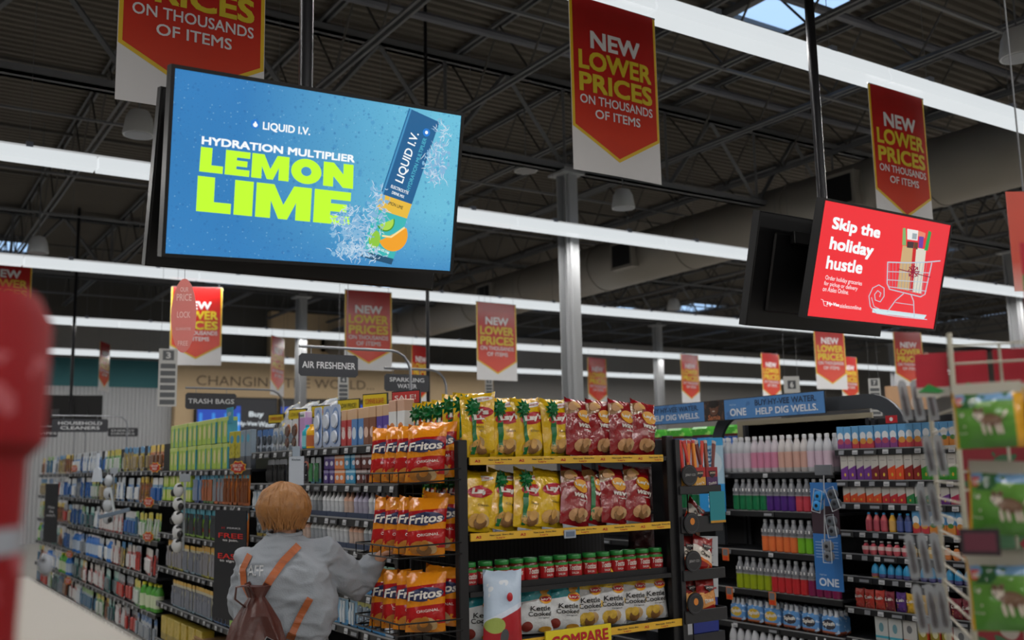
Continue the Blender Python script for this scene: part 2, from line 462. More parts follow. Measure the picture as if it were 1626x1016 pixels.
# ================================================================ banners
ban_white = M('banner_white', 'd9d9dc', .35, var=.05)
ban_y = M('banner_yellow', 'd9b51c', .35, var=.05)
ban_r = M('banner_red', 'b3231f', .22, var=.1, vs=3, layers=[('g', .75, 1.0, '9c1c1b'), ('g', .62, .25, 'd0402a')])
tx_y = M('print_yellow', 'd2bc28', .35); tx_w = M('print_white', 'dcdcde', .35); tx_k = M('print_black', '1c1c20', .4)
def banner_parts():
    W, H = .70, 1.12
    g = G(); NX = 8
    for i in range(NX):
        a, b = -W / 2 + W * i / NX, -W / 2 + W * (i + 1) / NX
        f = lambda x: .012 * math.cos(x / W * math.pi)
        g.add([(a, -f(a), 0), (b, -f(b), 0), (b, -f(b), H), (a, -f(a), H), (a, -f(a) + .002, 0), (b, -f(b) + .002, 0), (b, -f(b) + .002, H), (a, -f(a) + .002, H)],
              [(0, 1, 2, 3), (5, 4, 7, 6), (0, 4, 5, 1), (3, 2, 6, 7)], ban_white)
    sheet = g.mesh('sheet')
    f = lambda x, z=0: -.012 * math.cos(max(-1, min(1, x / W)) * math.pi) - .0015
    def field(e, y, m, name):
        g = G(); L = -W / 2 + e; vs = []; fs = []
        for i in range(9):
            x = L + (W - 2 * e) * i / 8
            zb = .085 + e * 1.2 + abs(x) / (W / 2) * .19
            vs += [(x, f(x) - y, zb), (x, f(x) - y, H - (.0 if e < .01 else .0))]
        for i in range(8): fs.append((2 * i, 2 * i + 2, 2 * i + 3, 2 * i + 1))
        g.add(vs, fs, m); return g.mesh(name)
    border = field(.003, 0, ban_y, 'border'); red = field(.022, .001, ban_r, 'arrow_field')
    g = G()
    g.text('NEW', 0, .855, .40, .115, tx_w, y=-.004, bold=.045, surf=f)
    g.text('LOWER', 0, .715, .585, .125, tx_y, y=-.004, bold=.045, surf=f)
    g.text('PRICES', 0, .57, .585, .125, tx_y, y=-.004, bold=.045, surf=f)
    g.text('ON THOUSANDS', 0, .46, .58, .058, tx_w, y=-.004, bold=.018, surf=f)
    g.text('OF ITEMS', 0, .375, .36, .058, tx_w, y=-.004, bold=.018, surf=f)
    let = g.mesh('lettering')
    back = [(nm, me) for nm, me in (('border', border), ('arrow_field', red), ('lettering', let))]
    g = G(); g.box(-W / 2, W / 2, -.004, .004, H - .004, H + .006, steel); hang = g.mesh('hanger_bar')
    return [('sheet', sheet), ('border', border), ('arrow_field', red), ('lettering', let), ('hanger_bar', hang)]
proto('banner', banner_parts())
def banner(loc, rz, label, wires=0, sc=None):
    root = bpy.data.objects.new('price_banner', None); COL.objects.link(root); root.location = loc; root.rotation_euler = (0, 0, rz)
    if sc: root.scale = (sc, sc, sc)
    for nm, me in PROTO['banner']: link(nm, me, root)
    if wires:
        wires = (DECK - .02 - loc[2]) / (sc or 1) - 1.12; g = G()
        for x in (-.3, .3): g.tube([(x, 0, 1.12), (x, 0, 1.12 + wires)], .002, steel, 4)
        link('wire', g.mesh('wire'), root)
    tag(root, label, 'banner', 'red price banners hung from the ceiling')
banner((1.23, 4.64, 3.36), 0, 'red price banner hanging directly behind the top of the blue screen')
banner((3.85, 4.64, 3.42), 0, 'red price banner with full lettering between the two big screens')
banner((6.72, 4.64, 3.42), 0, 'red price banner hanging directly behind the red holiday screen')
def face(p): return math.atan2(p.x, p.y) * -1        # turn a sheet towards the viewpoint
p = ad(310, 580, 15.2); banner(p, face(p) + .0, 'red price banner behind the pink oval hanging sign', 1.6, 1.08)
p = ad(585, 588, 15.0); banner(p, face(p) + .35, 'red price banner above the curved grey sign pole, below the blue screen', 1.6, 1.08)
p = ad(790, 604, 15.0); banner(p, face(p) + .6, 'red price banner hanging between the thin black pole and the grey column', 1.6, 1.05)
p = ad(3, 530, 15.0); banner(p, face(p) + .2, 'red price banner half hidden behind the red canister', 1.6, 1.08)
for i, (px, py, d, t, l) in enumerate(((164, 621, 23, 1.25, 'narrow turned red price banner in front of the teal band'), (440, 628, 19, 1.2, 'narrow turned red price banner over the bronze wall lettering'),
        (668, 640, 19.5, 1.05, 'turned red price banner behind the thin black pole'), (950, 645, 23, .9, 'distant red price banner beside the grey column'),
        (1098, 640, 23, .95, 'distant red price banner above the brown portrait on the blue banner'), (1227, 638, 23, .95, 'distant red price banner beside the small sign numbered six'),
        (1322, 618, 17.5, .75, 'distant red price banner beyond the upper corner of the blue water banner'), (1352, 640, 24, 1.0, 'small distant red price banner behind a larger one by the grey arch'),
        (1447, 615, 20, .7, 'distant red price banner under the red holiday screen'))):
    p = ad(px, py, d); banner(p, face(p) + t, l, 1.3)

# ================================================================ pendant speakers
spk_m = M('speaker_white', 'b4b6b8', .5, var=.05)
g = G(); g.lathe([(.03, .26), (.09, .24), (.125, .17), (.15, .02), (.145, 0)], spk_m, 20); bell = g.mesh('bell', True)
g = G(); g.lathe([(.13, -.004), (.13, .004)], M('grille_grey', '8a8c90', .6), 20); grl = g.mesh('grille')
for px, py, z, l in ((220, 215, 4.9, 'white bell speaker beside the dark edge of the blue screen'), (60, 402, 4.9, 'white bell speaker above the third light rail, past the red canister'),
        (990, 331, 4.9, 'white bell speaker directly below the full price banner'), (1618, 92, 4.9, 'white bell speaker above the light rail over the red holiday screen'),
        (660, 456, 5.2, 'white bell speaker under the lower edge of the blue screen'), (1070, 492, 5.0, 'white bell speaker beside the blue skylight'), (835, 272, 5.7, 'flat white speaker between the blue screen and the price banner')):
    p = at(px, py, 2, z)
    root = bpy.data.objects.new('pendant_speaker', None); COL.objects.link(root); root.location = p
    q = .35 if z == 5.7 else 1.0; g = G(); g.tube([(0, 0, .25), (0, 0, (DECK - z) / q)], .008, steel, 6)
    for nm, me in (('bell', bell), ('grille', grl), ('rod', g.mesh('rod'))): link(nm, me, root)
    if z == 5.7: root.scale = (1.1, 1.1, .35)
    tag(root, l, 'speaker', 'ceiling speakers')
# ================================================================ hanging screens
def E(name, col, s=1.0, **k): return M(name, col, .3, emis=s, var=0, **k)
class Scr:
    def __init__(s, bl, u, v, W, H):
        s.u = Vector(u).normalized(); v = Vector(v); v = -(v - s.u * v.dot(s.u)).normalized(); s.v = v
        s.n = s.u.cross(s.v)                       # towards the viewer
        s.o = Vector(bl) + s.u * W / 2; s.W = W; s.H = H
        s.mat = Matrix.Translation(s.o) @ Matrix((s.u, -s.n, s.v)).transposed().to_4x4()
        s.inv = s.mat.inverted()
    def at(s, px, py):
        r = RM @ Vector((px - 813.0, -(py - 508.0), -1580.0))
        t = (s.o - EYE).dot(s.n) / r.dot(s.n)
        q = s.inv @ (EYE + r * t); return q.x, q.z
    def text(s, g, st, L, Rr, hpx, m, bold=.03, shear=0, y=-.003):
        (x0, z0), (x1, z1) = s.at(*L), s.at(*Rr)
        mx, my = (L[0] + Rr[0]) / 2, (L[1] + Rr[1]) / 2
        h = s.at(mx, my - hpx / 2)[1] - s.at(mx, my + hpx / 2)[1]
        g.text(st, (x0 + x1) / 2, (z0 + z1) / 2, math.hypot(x1 - x0, z1 - z0), h, m, y=y, bold=bold, shear=shear, rot=math.atan2(z1 - z0, x1 - x0))
def casing(root, W, H, m=black):
    g = G()
    for b in ((-W/2 - .014, -W/2, -.006, .05, -.014, H + .014), (W/2, W/2 + .014, -.006, .05, -.014, H + .014),
              (-W/2, W/2, -.006, .05, -.014, 0), (-W/2, W/2, -.006, .05, H, H + .014)): g.box(*b, m)
    link('bezel', g.mesh('bezel'), root)
    g = G(); g.box(-W/2 - .01, W/2 + .01, .012, .055, -.01, H + .01, m, .005); g.box(-W/2 + .12, W/2 - .12, .055, .075, .08, H - .1, m, .01)
    link('back_shell', g.mesh('back_shell'), root)
def pole(x, y, z0, label, top=DECK):
    root = bpy.data.objects.new('ceiling_mount', None); COL.objects.link(root); root.location = (x, y, 0)
    g = G(); g.tube([(0, 0, z0), (0, 0, top)], .03, M('pole_black', '202024', .35, .5), 14); link('pole', g.mesh('pole', True), root)
    g = G(); g.box(-.3, .3, -.02, .02, z0 - .06, z0 + .02, black, .005); g.box(-.06, .06, -.1, .1, z0 - .3, z0 - .02, black, .01); link('bracket', g.mesh('bracket'), root)
    g = G(); g.box(-.09, .09, -.09, .09, top - .02, top, black); link('ceiling_plate', g.mesh('ceiling_plate'), root)
    return tag(root, label, 'mount')
W1, H1 = 1.21, .667
s1 = Scr((.889, 3.665, 2.449), (.999, .024, .041), (.01, .229, -.973), W1, H1)
root = bpy.data.objects.new('hanging_screen', None); COL.objects.link(root); root.matrix_world = s1.mat
tag(root, 'big blue wet-glass advertising screen with lime green lettering', 'screen', 'hanging advertising screens')
m = M('blue_display', '2c7fc0', .25, emis=1.0, var=.15, vs=4, layers=[('h', -.35, .5, '6cc3e0'), ('g', .25, -.05, '2f83c4'), ('v', 22, .20, '2c7fc0', .35), ('v', 31, .17, '1f66a8', .4), ('v', 47, .13, '9fd6ee', .35), ('v', 83, .20, '1f66a8', .3)])
g = G(); g.box(-W1/2, W1/2, -.001, .012, 0, H1, m); link('display', g.mesh('display'), root)
casing(root, W1, H1)
lime = E('lime_print', 'c2ff2a'); wh = E('white_print', 'f6fafc')
g = G()
def block(g, st, q, m):      # block letters between four points
    GL = {'L': [(0,0),(1,0),(1,.3),(.5,.3),(.5,1),(0,1)], 'I': [(0,0),(1,0),(1,1),(0,1)],
          'E': [(0,0),(1,0),(1,.26),(.46,.26),(.46,.38),(.9,.38),(.9,.62),(.46,.62),(.46,.74),(1,.74),(1,1),(0,1)],
          'M': [(0,0),(.27,0),(.27,.52),(.42,0),(.58,0),(.73,.52),(.73,0),(1,0),(1,1),(.68,1),(.5,.42),(.32,1),(0,1)],
          'N': [(0,0),(.33,0),(.33,.45),(.66,0),(1,0),(1,1),(.67,1),(.67,.55),(.34,1),(0,1)]}
    WD = {'L': .78, 'I': .42, 'E': .82, 'M': 1.25, 'N': 1.0, 'O': 1.02}
    tot = sum(WD[c] for c in st) + .07 * (len(st) - 1); u = 0
    def P(a, b):
        t = (1 - b); x = (q[0][0] * (1 - a) + q[1][0] * a) * (1 - t) + (q[3][0] * (1 - a) + q[2][0] * a) * t
        y = (q[0][1] * (1 - a) + q[1][1] * a) * (1 - t) + (q[3][1] * (1 - a) + q[2][1] * a) * t
        return s1.at(x, y)
    for c in st:
        w_ = WD[c]
        if c == 'O':
            o_ = []; i_ = []
            for k in range(28):
                a = 2 * math.pi * k / 28; o_.append((.5 + .5 * math.cos(a), .5 + .52 * math.sin(a))); i_.append((.5 + .17 * math.cos(a), .5 + .19 * math.sin(a)))
            vs = [(*P((u + w_ * x) / tot, y),) for x, y in o_ + i_]
            g.add([(x, -.003, z) for x, z in vs], [(k, (k + 1) % 28, 28 + (k + 1) % 28, 28 + k) for k in range(28)], m)
        else: g.poly([P((u + w_ * x) / tot, y) for x, y in GL[c]], -.003, -.0015, m)
        u += w_ + .07
block(g, 'LEMON', [(319, 233), (561, 262), (560, 300), (316, 272)], lime); block(g, 'LIME', [(314, 279), (557, 306), (554, 358), (311, 335)], lime)
link('flavour_lettering', g.mesh('flavour_lettering'), root)
g = G()
s1.text(g, 'HYDRATION MULTIPLIER', (320, 222.5), (563, 252.5), 12.5, wh, .05); s1.text(g, 'LIQUID I.V.', (417, 200.5), (492, 210), 14.5, wh, .03)
link('white_lettering', g.mesh('white_lettering'), root)
cx, cz = s1.at(405, 197)
g = G(); g.poly([(cx + .019 * math.cos(a), cz + .019 * math.sin(a)) for a in [R(30 + 60 * k) for k in range(6)]], -.003, -.001, E('badge_blue', '1577cf'))
g.poly([(cx + .009 * math.sin(a) * (1 if math.cos(a) < .3 else .45), cz - .001 + .011 * math.cos(a)) for a in [R(30 * k) for k in range(12)]][::-1], -.005, -.003, wh)
link('drop_badge', g.mesh('drop_badge'), root)
# stick pack picture, flat in the display
tl, tr, br, bl = s1.at(649, 172), s1.at(697, 194), s1.at(621, 420), s1.at(571, 407)
def lerp2(u, v):
    x = (tl[0] * (1 - u) + tr[0] * u) * (1 - v) + (bl[0] * (1 - u) + br[0] * u) * v
    z = (tl[1] * (1 - u) + tr[1] * u) * (1 - v) + (bl[1] * (1 - u) + br[1] * u) * v
    return (x, z)
def band(g, v0, v1, m, y0=-.004, u0=0, u1=1): g.poly([lerp2(u0, v1), lerp2(u1, v1), lerp2(u1, v0), lerp2(u0, v0)], y0, y0 + .001, m)
g = G(); band(g, 0, .58, E('pack_navy', '0f5b8e')); band(g, .58, .68, E('pack_yellow', 'e6b93a')); band(g, .68, .96, E('pack_teal', '33b4b4')); band(g, .96, 1.0, E('pack_deep', '0d4b6e'))
band(g, .0, .58, E('pack_shine', '3f8fbf'), -.0045, .03, .08)
pk = link('stick_pack_picture', g.mesh('stick_pack_picture'), root)
ang = math.atan2(tl[1] - bl[1], tl[0] - bl[0]); Hh = math.hypot(tl[0] - bl[0], tl[1] - bl[1])
g = G()
c = lerp2(.42, .30); g.text('LIQUID I.V.', c[0], c[1], Hh * .34, .045, wh, y=-.0055, bold=.015, rot=ang)
c = lerp2(.74, .32); g.text('HYDRATION MULTIPLIER', c[0], c[1], Hh * .36, .018, E('pack_lt', '4fb3c9'), y=-.0055, rot=ang)
a2 = math.atan2(tr[1] - tl[1], tr[0] - tl[0])
for st, v, wd, hh in (('ELECTROLYTE', .515, .085, .013), ('DRINK MIX', .55, .06, .012)):
    c = lerp2(.5, v); g.text(st, c[0], c[1], wd, hh, wh, y=-.0055, rot=a2)
c = lerp2(.5, .62); g.text('LEMON LIME', c[0], c[1], .08, .014, E('pack_ink', '2c3b2c'), y=-.0055, rot=a2)
c = lerp2(.45, .925); g.text('NET WT. 0.56 OZ (16g)', c[0], c[1], .105, .013, wh, y=-.0055, rot=a2)
link('pack_lettering', g.mesh('pack_lettering'), root)
g = G(); c = lerp2(.35, .09 + .06); 
def disc(g, c, r, m, y, a0=0, a1=360, n=20, sx=1):
    g.poly([(c[0] + r * sx * math.cos(R(a0 + (a1 - a0) * k / n)), c[1] + r * math.sin(R(a0 + (a1 - a0) * k / n))) for k in range(n)], y, y + .001, m)
c = lerp2(.72, .10); disc(g, c, .017, E('badge_blue', '1577cf'), -.0055); disc(g, c, .007, wh, -.0065)
c = lerp2(.4, .74); disc(g, c, .042, E('lime_rind', '3f8f2a'), -.0055, 20, -160); disc(g, c, .036, E('lime_flesh', 'a9d84a'), -.0065, 20, -160)
c = lerp2(.25, .87); disc(g, c, .038, E('lime_flesh2', '8cc63a'), -.0055, sx=.7)
c = lerp2(.8, .80); disc(g, (c[0] - .01, c[1] - .005), .068, E('orange_flesh', 'f0a020'), -.007, 30, -165); g.tube([(c[0] - .06, -.008, c[1] - .012), (c[0] - .02, -.008, c[1] - .014), (c[0] + .04, -.008, c[1] + .03)], .004, E('orange_pith', 'f7e0a0'), 5)
link('fruit_picture', g.mesh('fruit_picture'), root)
# water splash: droplets and small curved strokes
random.seed(5); g = G(); sp0 = E('splash_soft', '7fb2d6')
for (cx_, cy_, rx, ry, n) in ((560, 365, 36, 34, 130), (598, 330, 16, 40, 50), (692, 258, 22, 34, 90), (560, 400, 40, 10, 50)):
    for k in range(n):
        a, rr_ = random.random() * 6.28, random.random() ** .7
        x, z = s1.at(cx_ + rx * rr_ * math.cos(a), cy_ + ry * rr_ * math.sin(a))
        if z < .014 or abs(x) > W1/2 - .02: continue
        disc(g, (x, z), random.uniform(.003, .010), sp0, -.0080 - .00002 * k, n=7, sx=random.uniform(.5, 1.4))
sp = E('splash_white', 'c3d6e6'); sp2 = E('splash_grey', '8fb0cf')
for (cx_, cy_, rx, ry, n) in ((560, 360, 34, 34, 150), (600, 330, 16, 40, 60), (690, 260, 20, 34, 90), (700, 215, 12, 26, 40), (560, 395, 40, 14, 60), (575, 405, 40, 10, 40)):
    for k in range(n):
        a, rr_ = random.random() * 6.28, random.random() ** .6
        x, z = s1.at(cx_ + rx * rr_ * math.cos(a), cy_ + ry * rr_ * math.sin(a))
        if z < .012 or abs(x) > W1/2 - .02: continue
        b = random.random() * 6.28; l = .006 + .012 * random.random(); bb = b + random.uniform(-1, 1)
        p2 = (x + l * math.cos(b), max(.004, z + l * math.sin(b))); p3 = (p2[0] + l * math.cos(bb), max(.004, p2[1] + l * math.sin(bb)))
        g.tube([(x, -.009, z), (p2[0], -.009, p2[1]), (p3[0], -.009, p3[1])], [.0012, .0018, .0006], sp if k % 3 else sp2, 4, False)
o = link('splash_picture', g.mesh('splash_picture'), root); o['kind'] = 'stuff'
# rear twin
def rear_twin(sc, label, dx=0.02, y_off=.30):
    b = bpy.data.objects.new('hanging_screen', None); COL.objects.link(b)
    c = sc.o
    b.matrix_world = Matrix.Translation((c.x + dx, c.y + y_off, c.z + .01)) @ Matrix.Rotation(R(180), 4, 'Z') @ Matrix.Rotation(R(-14), 4, 'X')
    casing(b, W1 * 1.03, H1); g = G(); g.box(-W1/2, W1/2, -.001, .012, 0, H1, M('off_glass', '0b0b0d', .2)); link('display', g.mesh('display'), b)
    tag(b, label, 'screen', 'hanging advertising screens')
rear_twin(s1, 'black back of the twin screen behind the big blue screen', .03, .33)
pole(1.49, 3.84, 2.98, 'black ceiling pole holding the big blue screen')
s2 = Scr((4.563, 3.85, 2.487), (1, .002, -.005), (.006, .268, -.963), W1, .672)
root = bpy.data.objects.new('hanging_screen', None); COL.objects.link(root); root.matrix_world = s2.mat
tag(root, 'red holiday advertising screen with a shopping cart on sled runners', 'screen', 'hanging advertising screens')
g = G(); g.box(-W1/2, W1/2, -.001, .012, 0, .672, E('red_display', 'ee2430', layers=[('h', 0, .7, 'e62a36')])); link('display', g.mesh('display'), root)
casing(root, W1, .672)
rear_twin(s2, 'black back of the twin screen behind the red holiday screen', -.10, .40)
pole(4.98, 4.02, 3.02, 'black ceiling pole holding the red holiday screen')
g = G()
s2.text(g, 'Skip the', (1321, 356), (1397, 372), 25, wh, .04); s2.text(g, 'holiday', (1317, 388), (1386, 401), 26, wh, .04); s2.text(g, 'hustle', (1312, 416), (1369, 425), 21, wh, .04)
link('headline_lettering', g.mesh('headline_lettering'), root)
g = G()
s2.text(g, 'Order holiday groceries', (1310, 441), (1368, 451), 9, wh, .0); s2.text(g, 'for pickup or delivery', (1308, 450), (1361, 459), 8.5, wh, .0); s2.text(g, 'on Aisles Online.', (1306, 458), (1347, 464), 7.5, wh, 0)
s2.text(g, 'Hy-Vee', (1313, 482), (1332, 485), 7, wh, .05); s2.text(g, 'aislesonline', (1333, 485), (1367, 489), 6.5, wh, 0)
def stroke(g, pts, m, r=.0028, y=-.004): 
    q = [s2.at(*p) for p in pts]; g.tube([(x, y, z) for x, z in q], r, m, 5)
stroke(g, [(1303, 475), (1306, 476), (1308, 485), (1313, 486)], wh, .0014); stroke(g, [(1307, 478), (1313, 479), (1312, 484)], wh, .0014)
link('small_lettering', g.mesh('small_lettering'), root)
sv = E('cart_silver', 'b9c7d4'); svd = E('cart_silver_dark', '7f93a6')
def pg(g, pts, m, y): g.poly([s2.at(*p) for p in pts][::-1], y, y + .0015, m)
g = G()
pg(g, [(1433, 390), (1452, 393), (1446, 462), (1424, 458)], E('bag_tan', 'c9a878'), -.003)
pg(g, [(1453, 393), (1470, 396), (1462, 466), (1446, 463)], E('bag_cream', 'd9d4c4'), -.003)
pg(g, [(1449, 393), (1454, 394), (1448, 463), (1443, 462)], E('ribbon_deep', 'c8141e'), -.0045)
pg(g, [(1433, 362), (1437, 362), (1438, 390), (1432, 389)], E('bottle_green', '7fae6a'), -.0045)
pg(g, [(1440, 363), (1457, 366), (1456, 382), (1440, 380)], E('packet_white', 'e8e8e6'), -.0045)
pg(g, [(1448, 370), (1455, 371), (1454, 380), (1447, 379)], E('packet_grey', '9aa6ac'), -.006)
pg(g, [(1440, 383), (1450, 384), (1449, 394), (1439, 393)], E('packet_dark', '3a2a30'), -.006)
pg(g, [(1451, 384), (1457, 385), (1456, 396), (1450, 395)], E('packet_brown', '5a3a20'), -.0045)
pg(g, [(1459, 375), (1466, 376), (1464, 394), (1458, 393)], E('packet_purple', '6a3aa0'), -.0045)
pg(g, [(1457, 366), (1469, 370), (1468, 378), (1457, 375)], E('packet_salmon', 'e8836a'), -.0035)
pg(g, [(1474, 366), (1478, 369), (1472, 398), (1467, 397)], E('packet_green', '1f9a4a'), -.0045)
link('grocery_picture', g.mesh('grocery_picture'), root)
g = G()
stroke(g, [(1408, 416), (1440, 417), (1470, 416), (1491, 414)], sv, .004, -.008)
stroke(g, [(1408, 416), (1407, 450), (1411, 459), (1460, 471), (1467, 467), (1478, 417)], sv, .0035, -.008)
for a, b in (((1409, 431), (1475, 433)), ((1408, 444), (1472, 448)), ((1409, 455), (1469, 462))): stroke(g, [a, b], sv, .0025, -.008)
for k in range(12):
    x = 1411 + k * 5.4; stroke(g, [(x, 417), (x - k * .8, 456 + k * 1.1)], svd, .0012, -.007)
stroke(g, [(1433, 466), (1420, 477), (1407, 495)], sv, .003, -.008); stroke(g, [(1445, 468), (1449, 478), (1450, 503)], sv, .003, -.008); stroke(g, [(1420, 480), (1449, 484)], sv, .002, -.008)
pg(g, [(1385, 489), (1470, 500), (1466, 506), (1384, 496)], E('runner_pale', 'cfe6ea'), -.006)
sp_ = [(1470, 507), (1420, 502), (1390, 497), (1380, 486), (1378, 470), (1384, 457), (1394, 452), (1402, 457), (1402, 470), (1396, 479), (1388, 476), (1387, 467), (1392, 461), (1397, 465), (1395, 471)]
stroke(g, sp_, sv, .0028, -.008); stroke(g, [(1468, 501), (1400, 493), (1386, 486), (1382, 472)], sv, .0022, -.008)
link('cart_picture', g.mesh('cart_picture'), root)
g = G(); bw = E('bow_wine', '8e1230')
for a in range(0, 360, 45):
    c = (1448, 431); stroke(g, [c, (c[0] + 9 * math.cos(R(a)), c[1] + 10 * math.sin(R(a))), (c[0] + 7 * math.cos(R(a + 25)), c[1] + 8 * math.sin(R(a + 25)))], bw, .004, -.011)
stroke(g, [(1425, 427), (1475, 440)], bw, .003, -.010)
link('bow_picture', g.mesh('bow_picture'), root)

# ================================================================ snack bags
def bag_shape(w, h, d, m, seed, nx=10, nz=14):
    rnd = random.Random(seed); g = G()
    prof = lambda u, v: max(0, 1 - abs(u) ** 3) ** .6 * max(0, 1 - abs(v) ** 3.2) ** .8
    wrinkle = lambda u, v, side: noise.noise(Vector((u * 2.2 + seed, v * 3, side))) * .014 * prof(u, v)
    def front(x, z):
        u, v = max(-1, min(1, 2 * x / (w * .97))), max(-1, min(1, 2 * z / h - 1))
        return -d / 2 * prof(u, v) + wrinkle(u, v, -1)
    vs = []
    for side in (-1, 1):
        for j in range(nz + 1):
            v = 2 * j / nz - 1
            for i in range(nx + 1):
                u = 2 * i / nx - 1
                wx = w * (1 - .05 * (1 - v * v)) if abs(v) < .99 else w
                wr = wrinkle(u, v, side)
                z = h * j / nz + (abs(u) ** 4 * .008 if j in (0, nz) else 0) * (1 if j == nz else -1) + (h * .006 * math.sin(u * 11 + seed) if j == nz else 0)
                vs.append((u * wx / 2, side * d / 2 * prof(u, v) + wr * 1.0 - (.0 if side > 0 else 0), max(0, z)))
    n = (nx + 1) * (nz + 1); fs = []
    for j in range(nz):
        for i in range(nx):
            a = j * (nx + 1) + i
            fs.append((a, a + 1, a + nx + 2, a + nx + 1)); fs.append((n + a, n + a + nx + 1, n + a + nx + 2, n + a + 1))
    g.add(vs, fs, m)
    return g.mesh('packet', True), front
def bow(g, cx, cz, r, m, front):
    rnd = random.Random(3)
    for ring, (n, rr_) in enumerate(((11, 1), (8, .65))):
        for k in range(n):
            a = 2 * math.pi * (k + ring * .5) / n
            dx, dz = math.cos(a) * r * rr_, math.sin(a) * r * rr_
            px, pz = -math.sin(a) * r * .17, math.cos(a) * r * .17
            y = front(cx, cz) - .004
            g.add([(cx, y, cz), (cx + dx * .6 + px, y - .008 - .006 * ring, cz + dz * .6 + pz), (cx + dx, y - .002, cz + dz), (cx + dx * .6 - px, y - .012 - .006 * ring, cz + dz * .6 - pz)], [(0, 1, 2, 3)], m)
green = M('ribbon_green', '0f6b36', .3); red_p = M('logo_red', 'b01522', .3); whp = M('print_cream', 'e2dcd4', .35); gold = M('chip_gold', 'd0a055', .5, var=.3, vs=40); blk = M('ink_black', '1a1a1c', .4); navy = M('ink_navy', '1c2350', .4)
def ell(g, cx, cz, rx, rz, m, front, y=-.0035, n=18, tilt=0):
    vs = [(cx, front(cx, cz) + y, cz)]
    for q in (.35, .7, 1):
        for k in range(n):
            a = 2 * math.pi * k / n; x, z = q * rx * math.cos(a), q * rz * math.sin(a)
            x, z = cx + x * math.cos(tilt) - z * math.sin(tilt), cz + x * math.sin(tilt) + z * math.cos(tilt)
            vs.append((x, front(x, z) + y, z))
    fs = [(0, 1 + k, 1 + (k + 1) % n) for k in range(n)]
    for q in (0, 1): fs += [(1 + q * n + k, 1 + q * n + n + k, 1 + q * n + n + (k + 1) % n, 1 + q * n + (k + 1) % n) for k in range(n)]
    g.add(vs, fs, m)
def chips(g, w, h, front, m=gold, z=.17, cx=0.0):
    lt = M('chip_pale', 'c9a878', .5, var=.3, vs=40); dk = M('chip_brown', '8a6238', .5, var=.3, vs=40)
    for k, (x, zz, a, b, t) in enumerate(((-.15, 0, .2, .11, .3), (.12, .01, .17, .10, -.4), (0, -.04, .18, .09, 0), (.0, .04, .13, .08, .8))):
        ell(g, (x + cx) * w, z * h + zz * h, a * w, b * h, (m, lt, dk, m)[k], front, -.0038 - .0012 * k, 12, t)
BAG = dict(rough=.13, var=.12, vs=6, bump=1.0, bs=18, spec=.8)
def snack(key, seed, w, h, d, mat, deco):
    body, front = bag_shape(w, h, d, mat, seed)
    parts = []
    for nm, fn in deco:
        g = G(); fn(g, w, h, front); parts.append((nm, g.mesh(nm)))
    proto(key, [('packet', body, parts)])
yel = M('bag_yellow', 'dcb414', layers=[('r', -.2, .2, .262, .4, 'c9a010'), ('n', 7, .60, 'e3c233', 0, .3)], **BAG)
redb = M('bag_red', '8c1018', layers=[('r', -.2, -.02, .23, .29, '8a6238', .3), ('n', 6, .62, '9c1820', 0, .3)], **BAG)
def classic_logo(g, w, h, f): g.poly([(x, z) for x, z in ((-.33 * w, .56 * h), (.36 * w, .60 * h), (.38 * w, .76 * h), (-.33 * w, .72 * h))], 0, .0, red_p) if 0 else ell(g, .06 * w, .65 * h, .42 * w, .105 * h, red_p, f, -.003, 18, .12)
def classic_txt(g, w, h, f): g.text("Lay's", .06 * w, .65 * h, .62 * w, .125 * h, whp, y=-.007, bold=.06, shear=.1, surf=f, rot=.08); g.text('Classic', .10 * w, .43 * h, .34 * w, .035 * h, M('ink_olive', '6e5a10', .5), y=-.004, surf=f)
def tagl(g, w, h, f): ell(g, .17 * w, .885 * h, .29 * w, .045 * h, whp, f, -.003, 14, .15); g.text('LIMITED TIME', .17 * w, .885 * h, .4 * w, .028 * h, red_p, y=-.0045, surf=f, rot=.15)
def chipfn(g, w, h, f): chips(g, w, h, f)
def ribbonfn(g, w, h, f):
    n = 12; x0, x1 = -.30 * w, -.18 * w; vs = []
    for k in range(n + 1):
        z = .04 * h + (.78 * h) * k / n; vs += [(x0, f(x0, z) - .004, z), (x1, f(x1, z) - .004, z)]
    g.add(vs, [(2 * k, 2 * k + 1, 2 * k + 3, 2 * k + 2) for k in range(n)], green)
def bowfn(g, w, h, f): bow(g, -.24 * w, .80 * h, .26 * w, green, f)
BW, BH, BD = .205, .285, .07
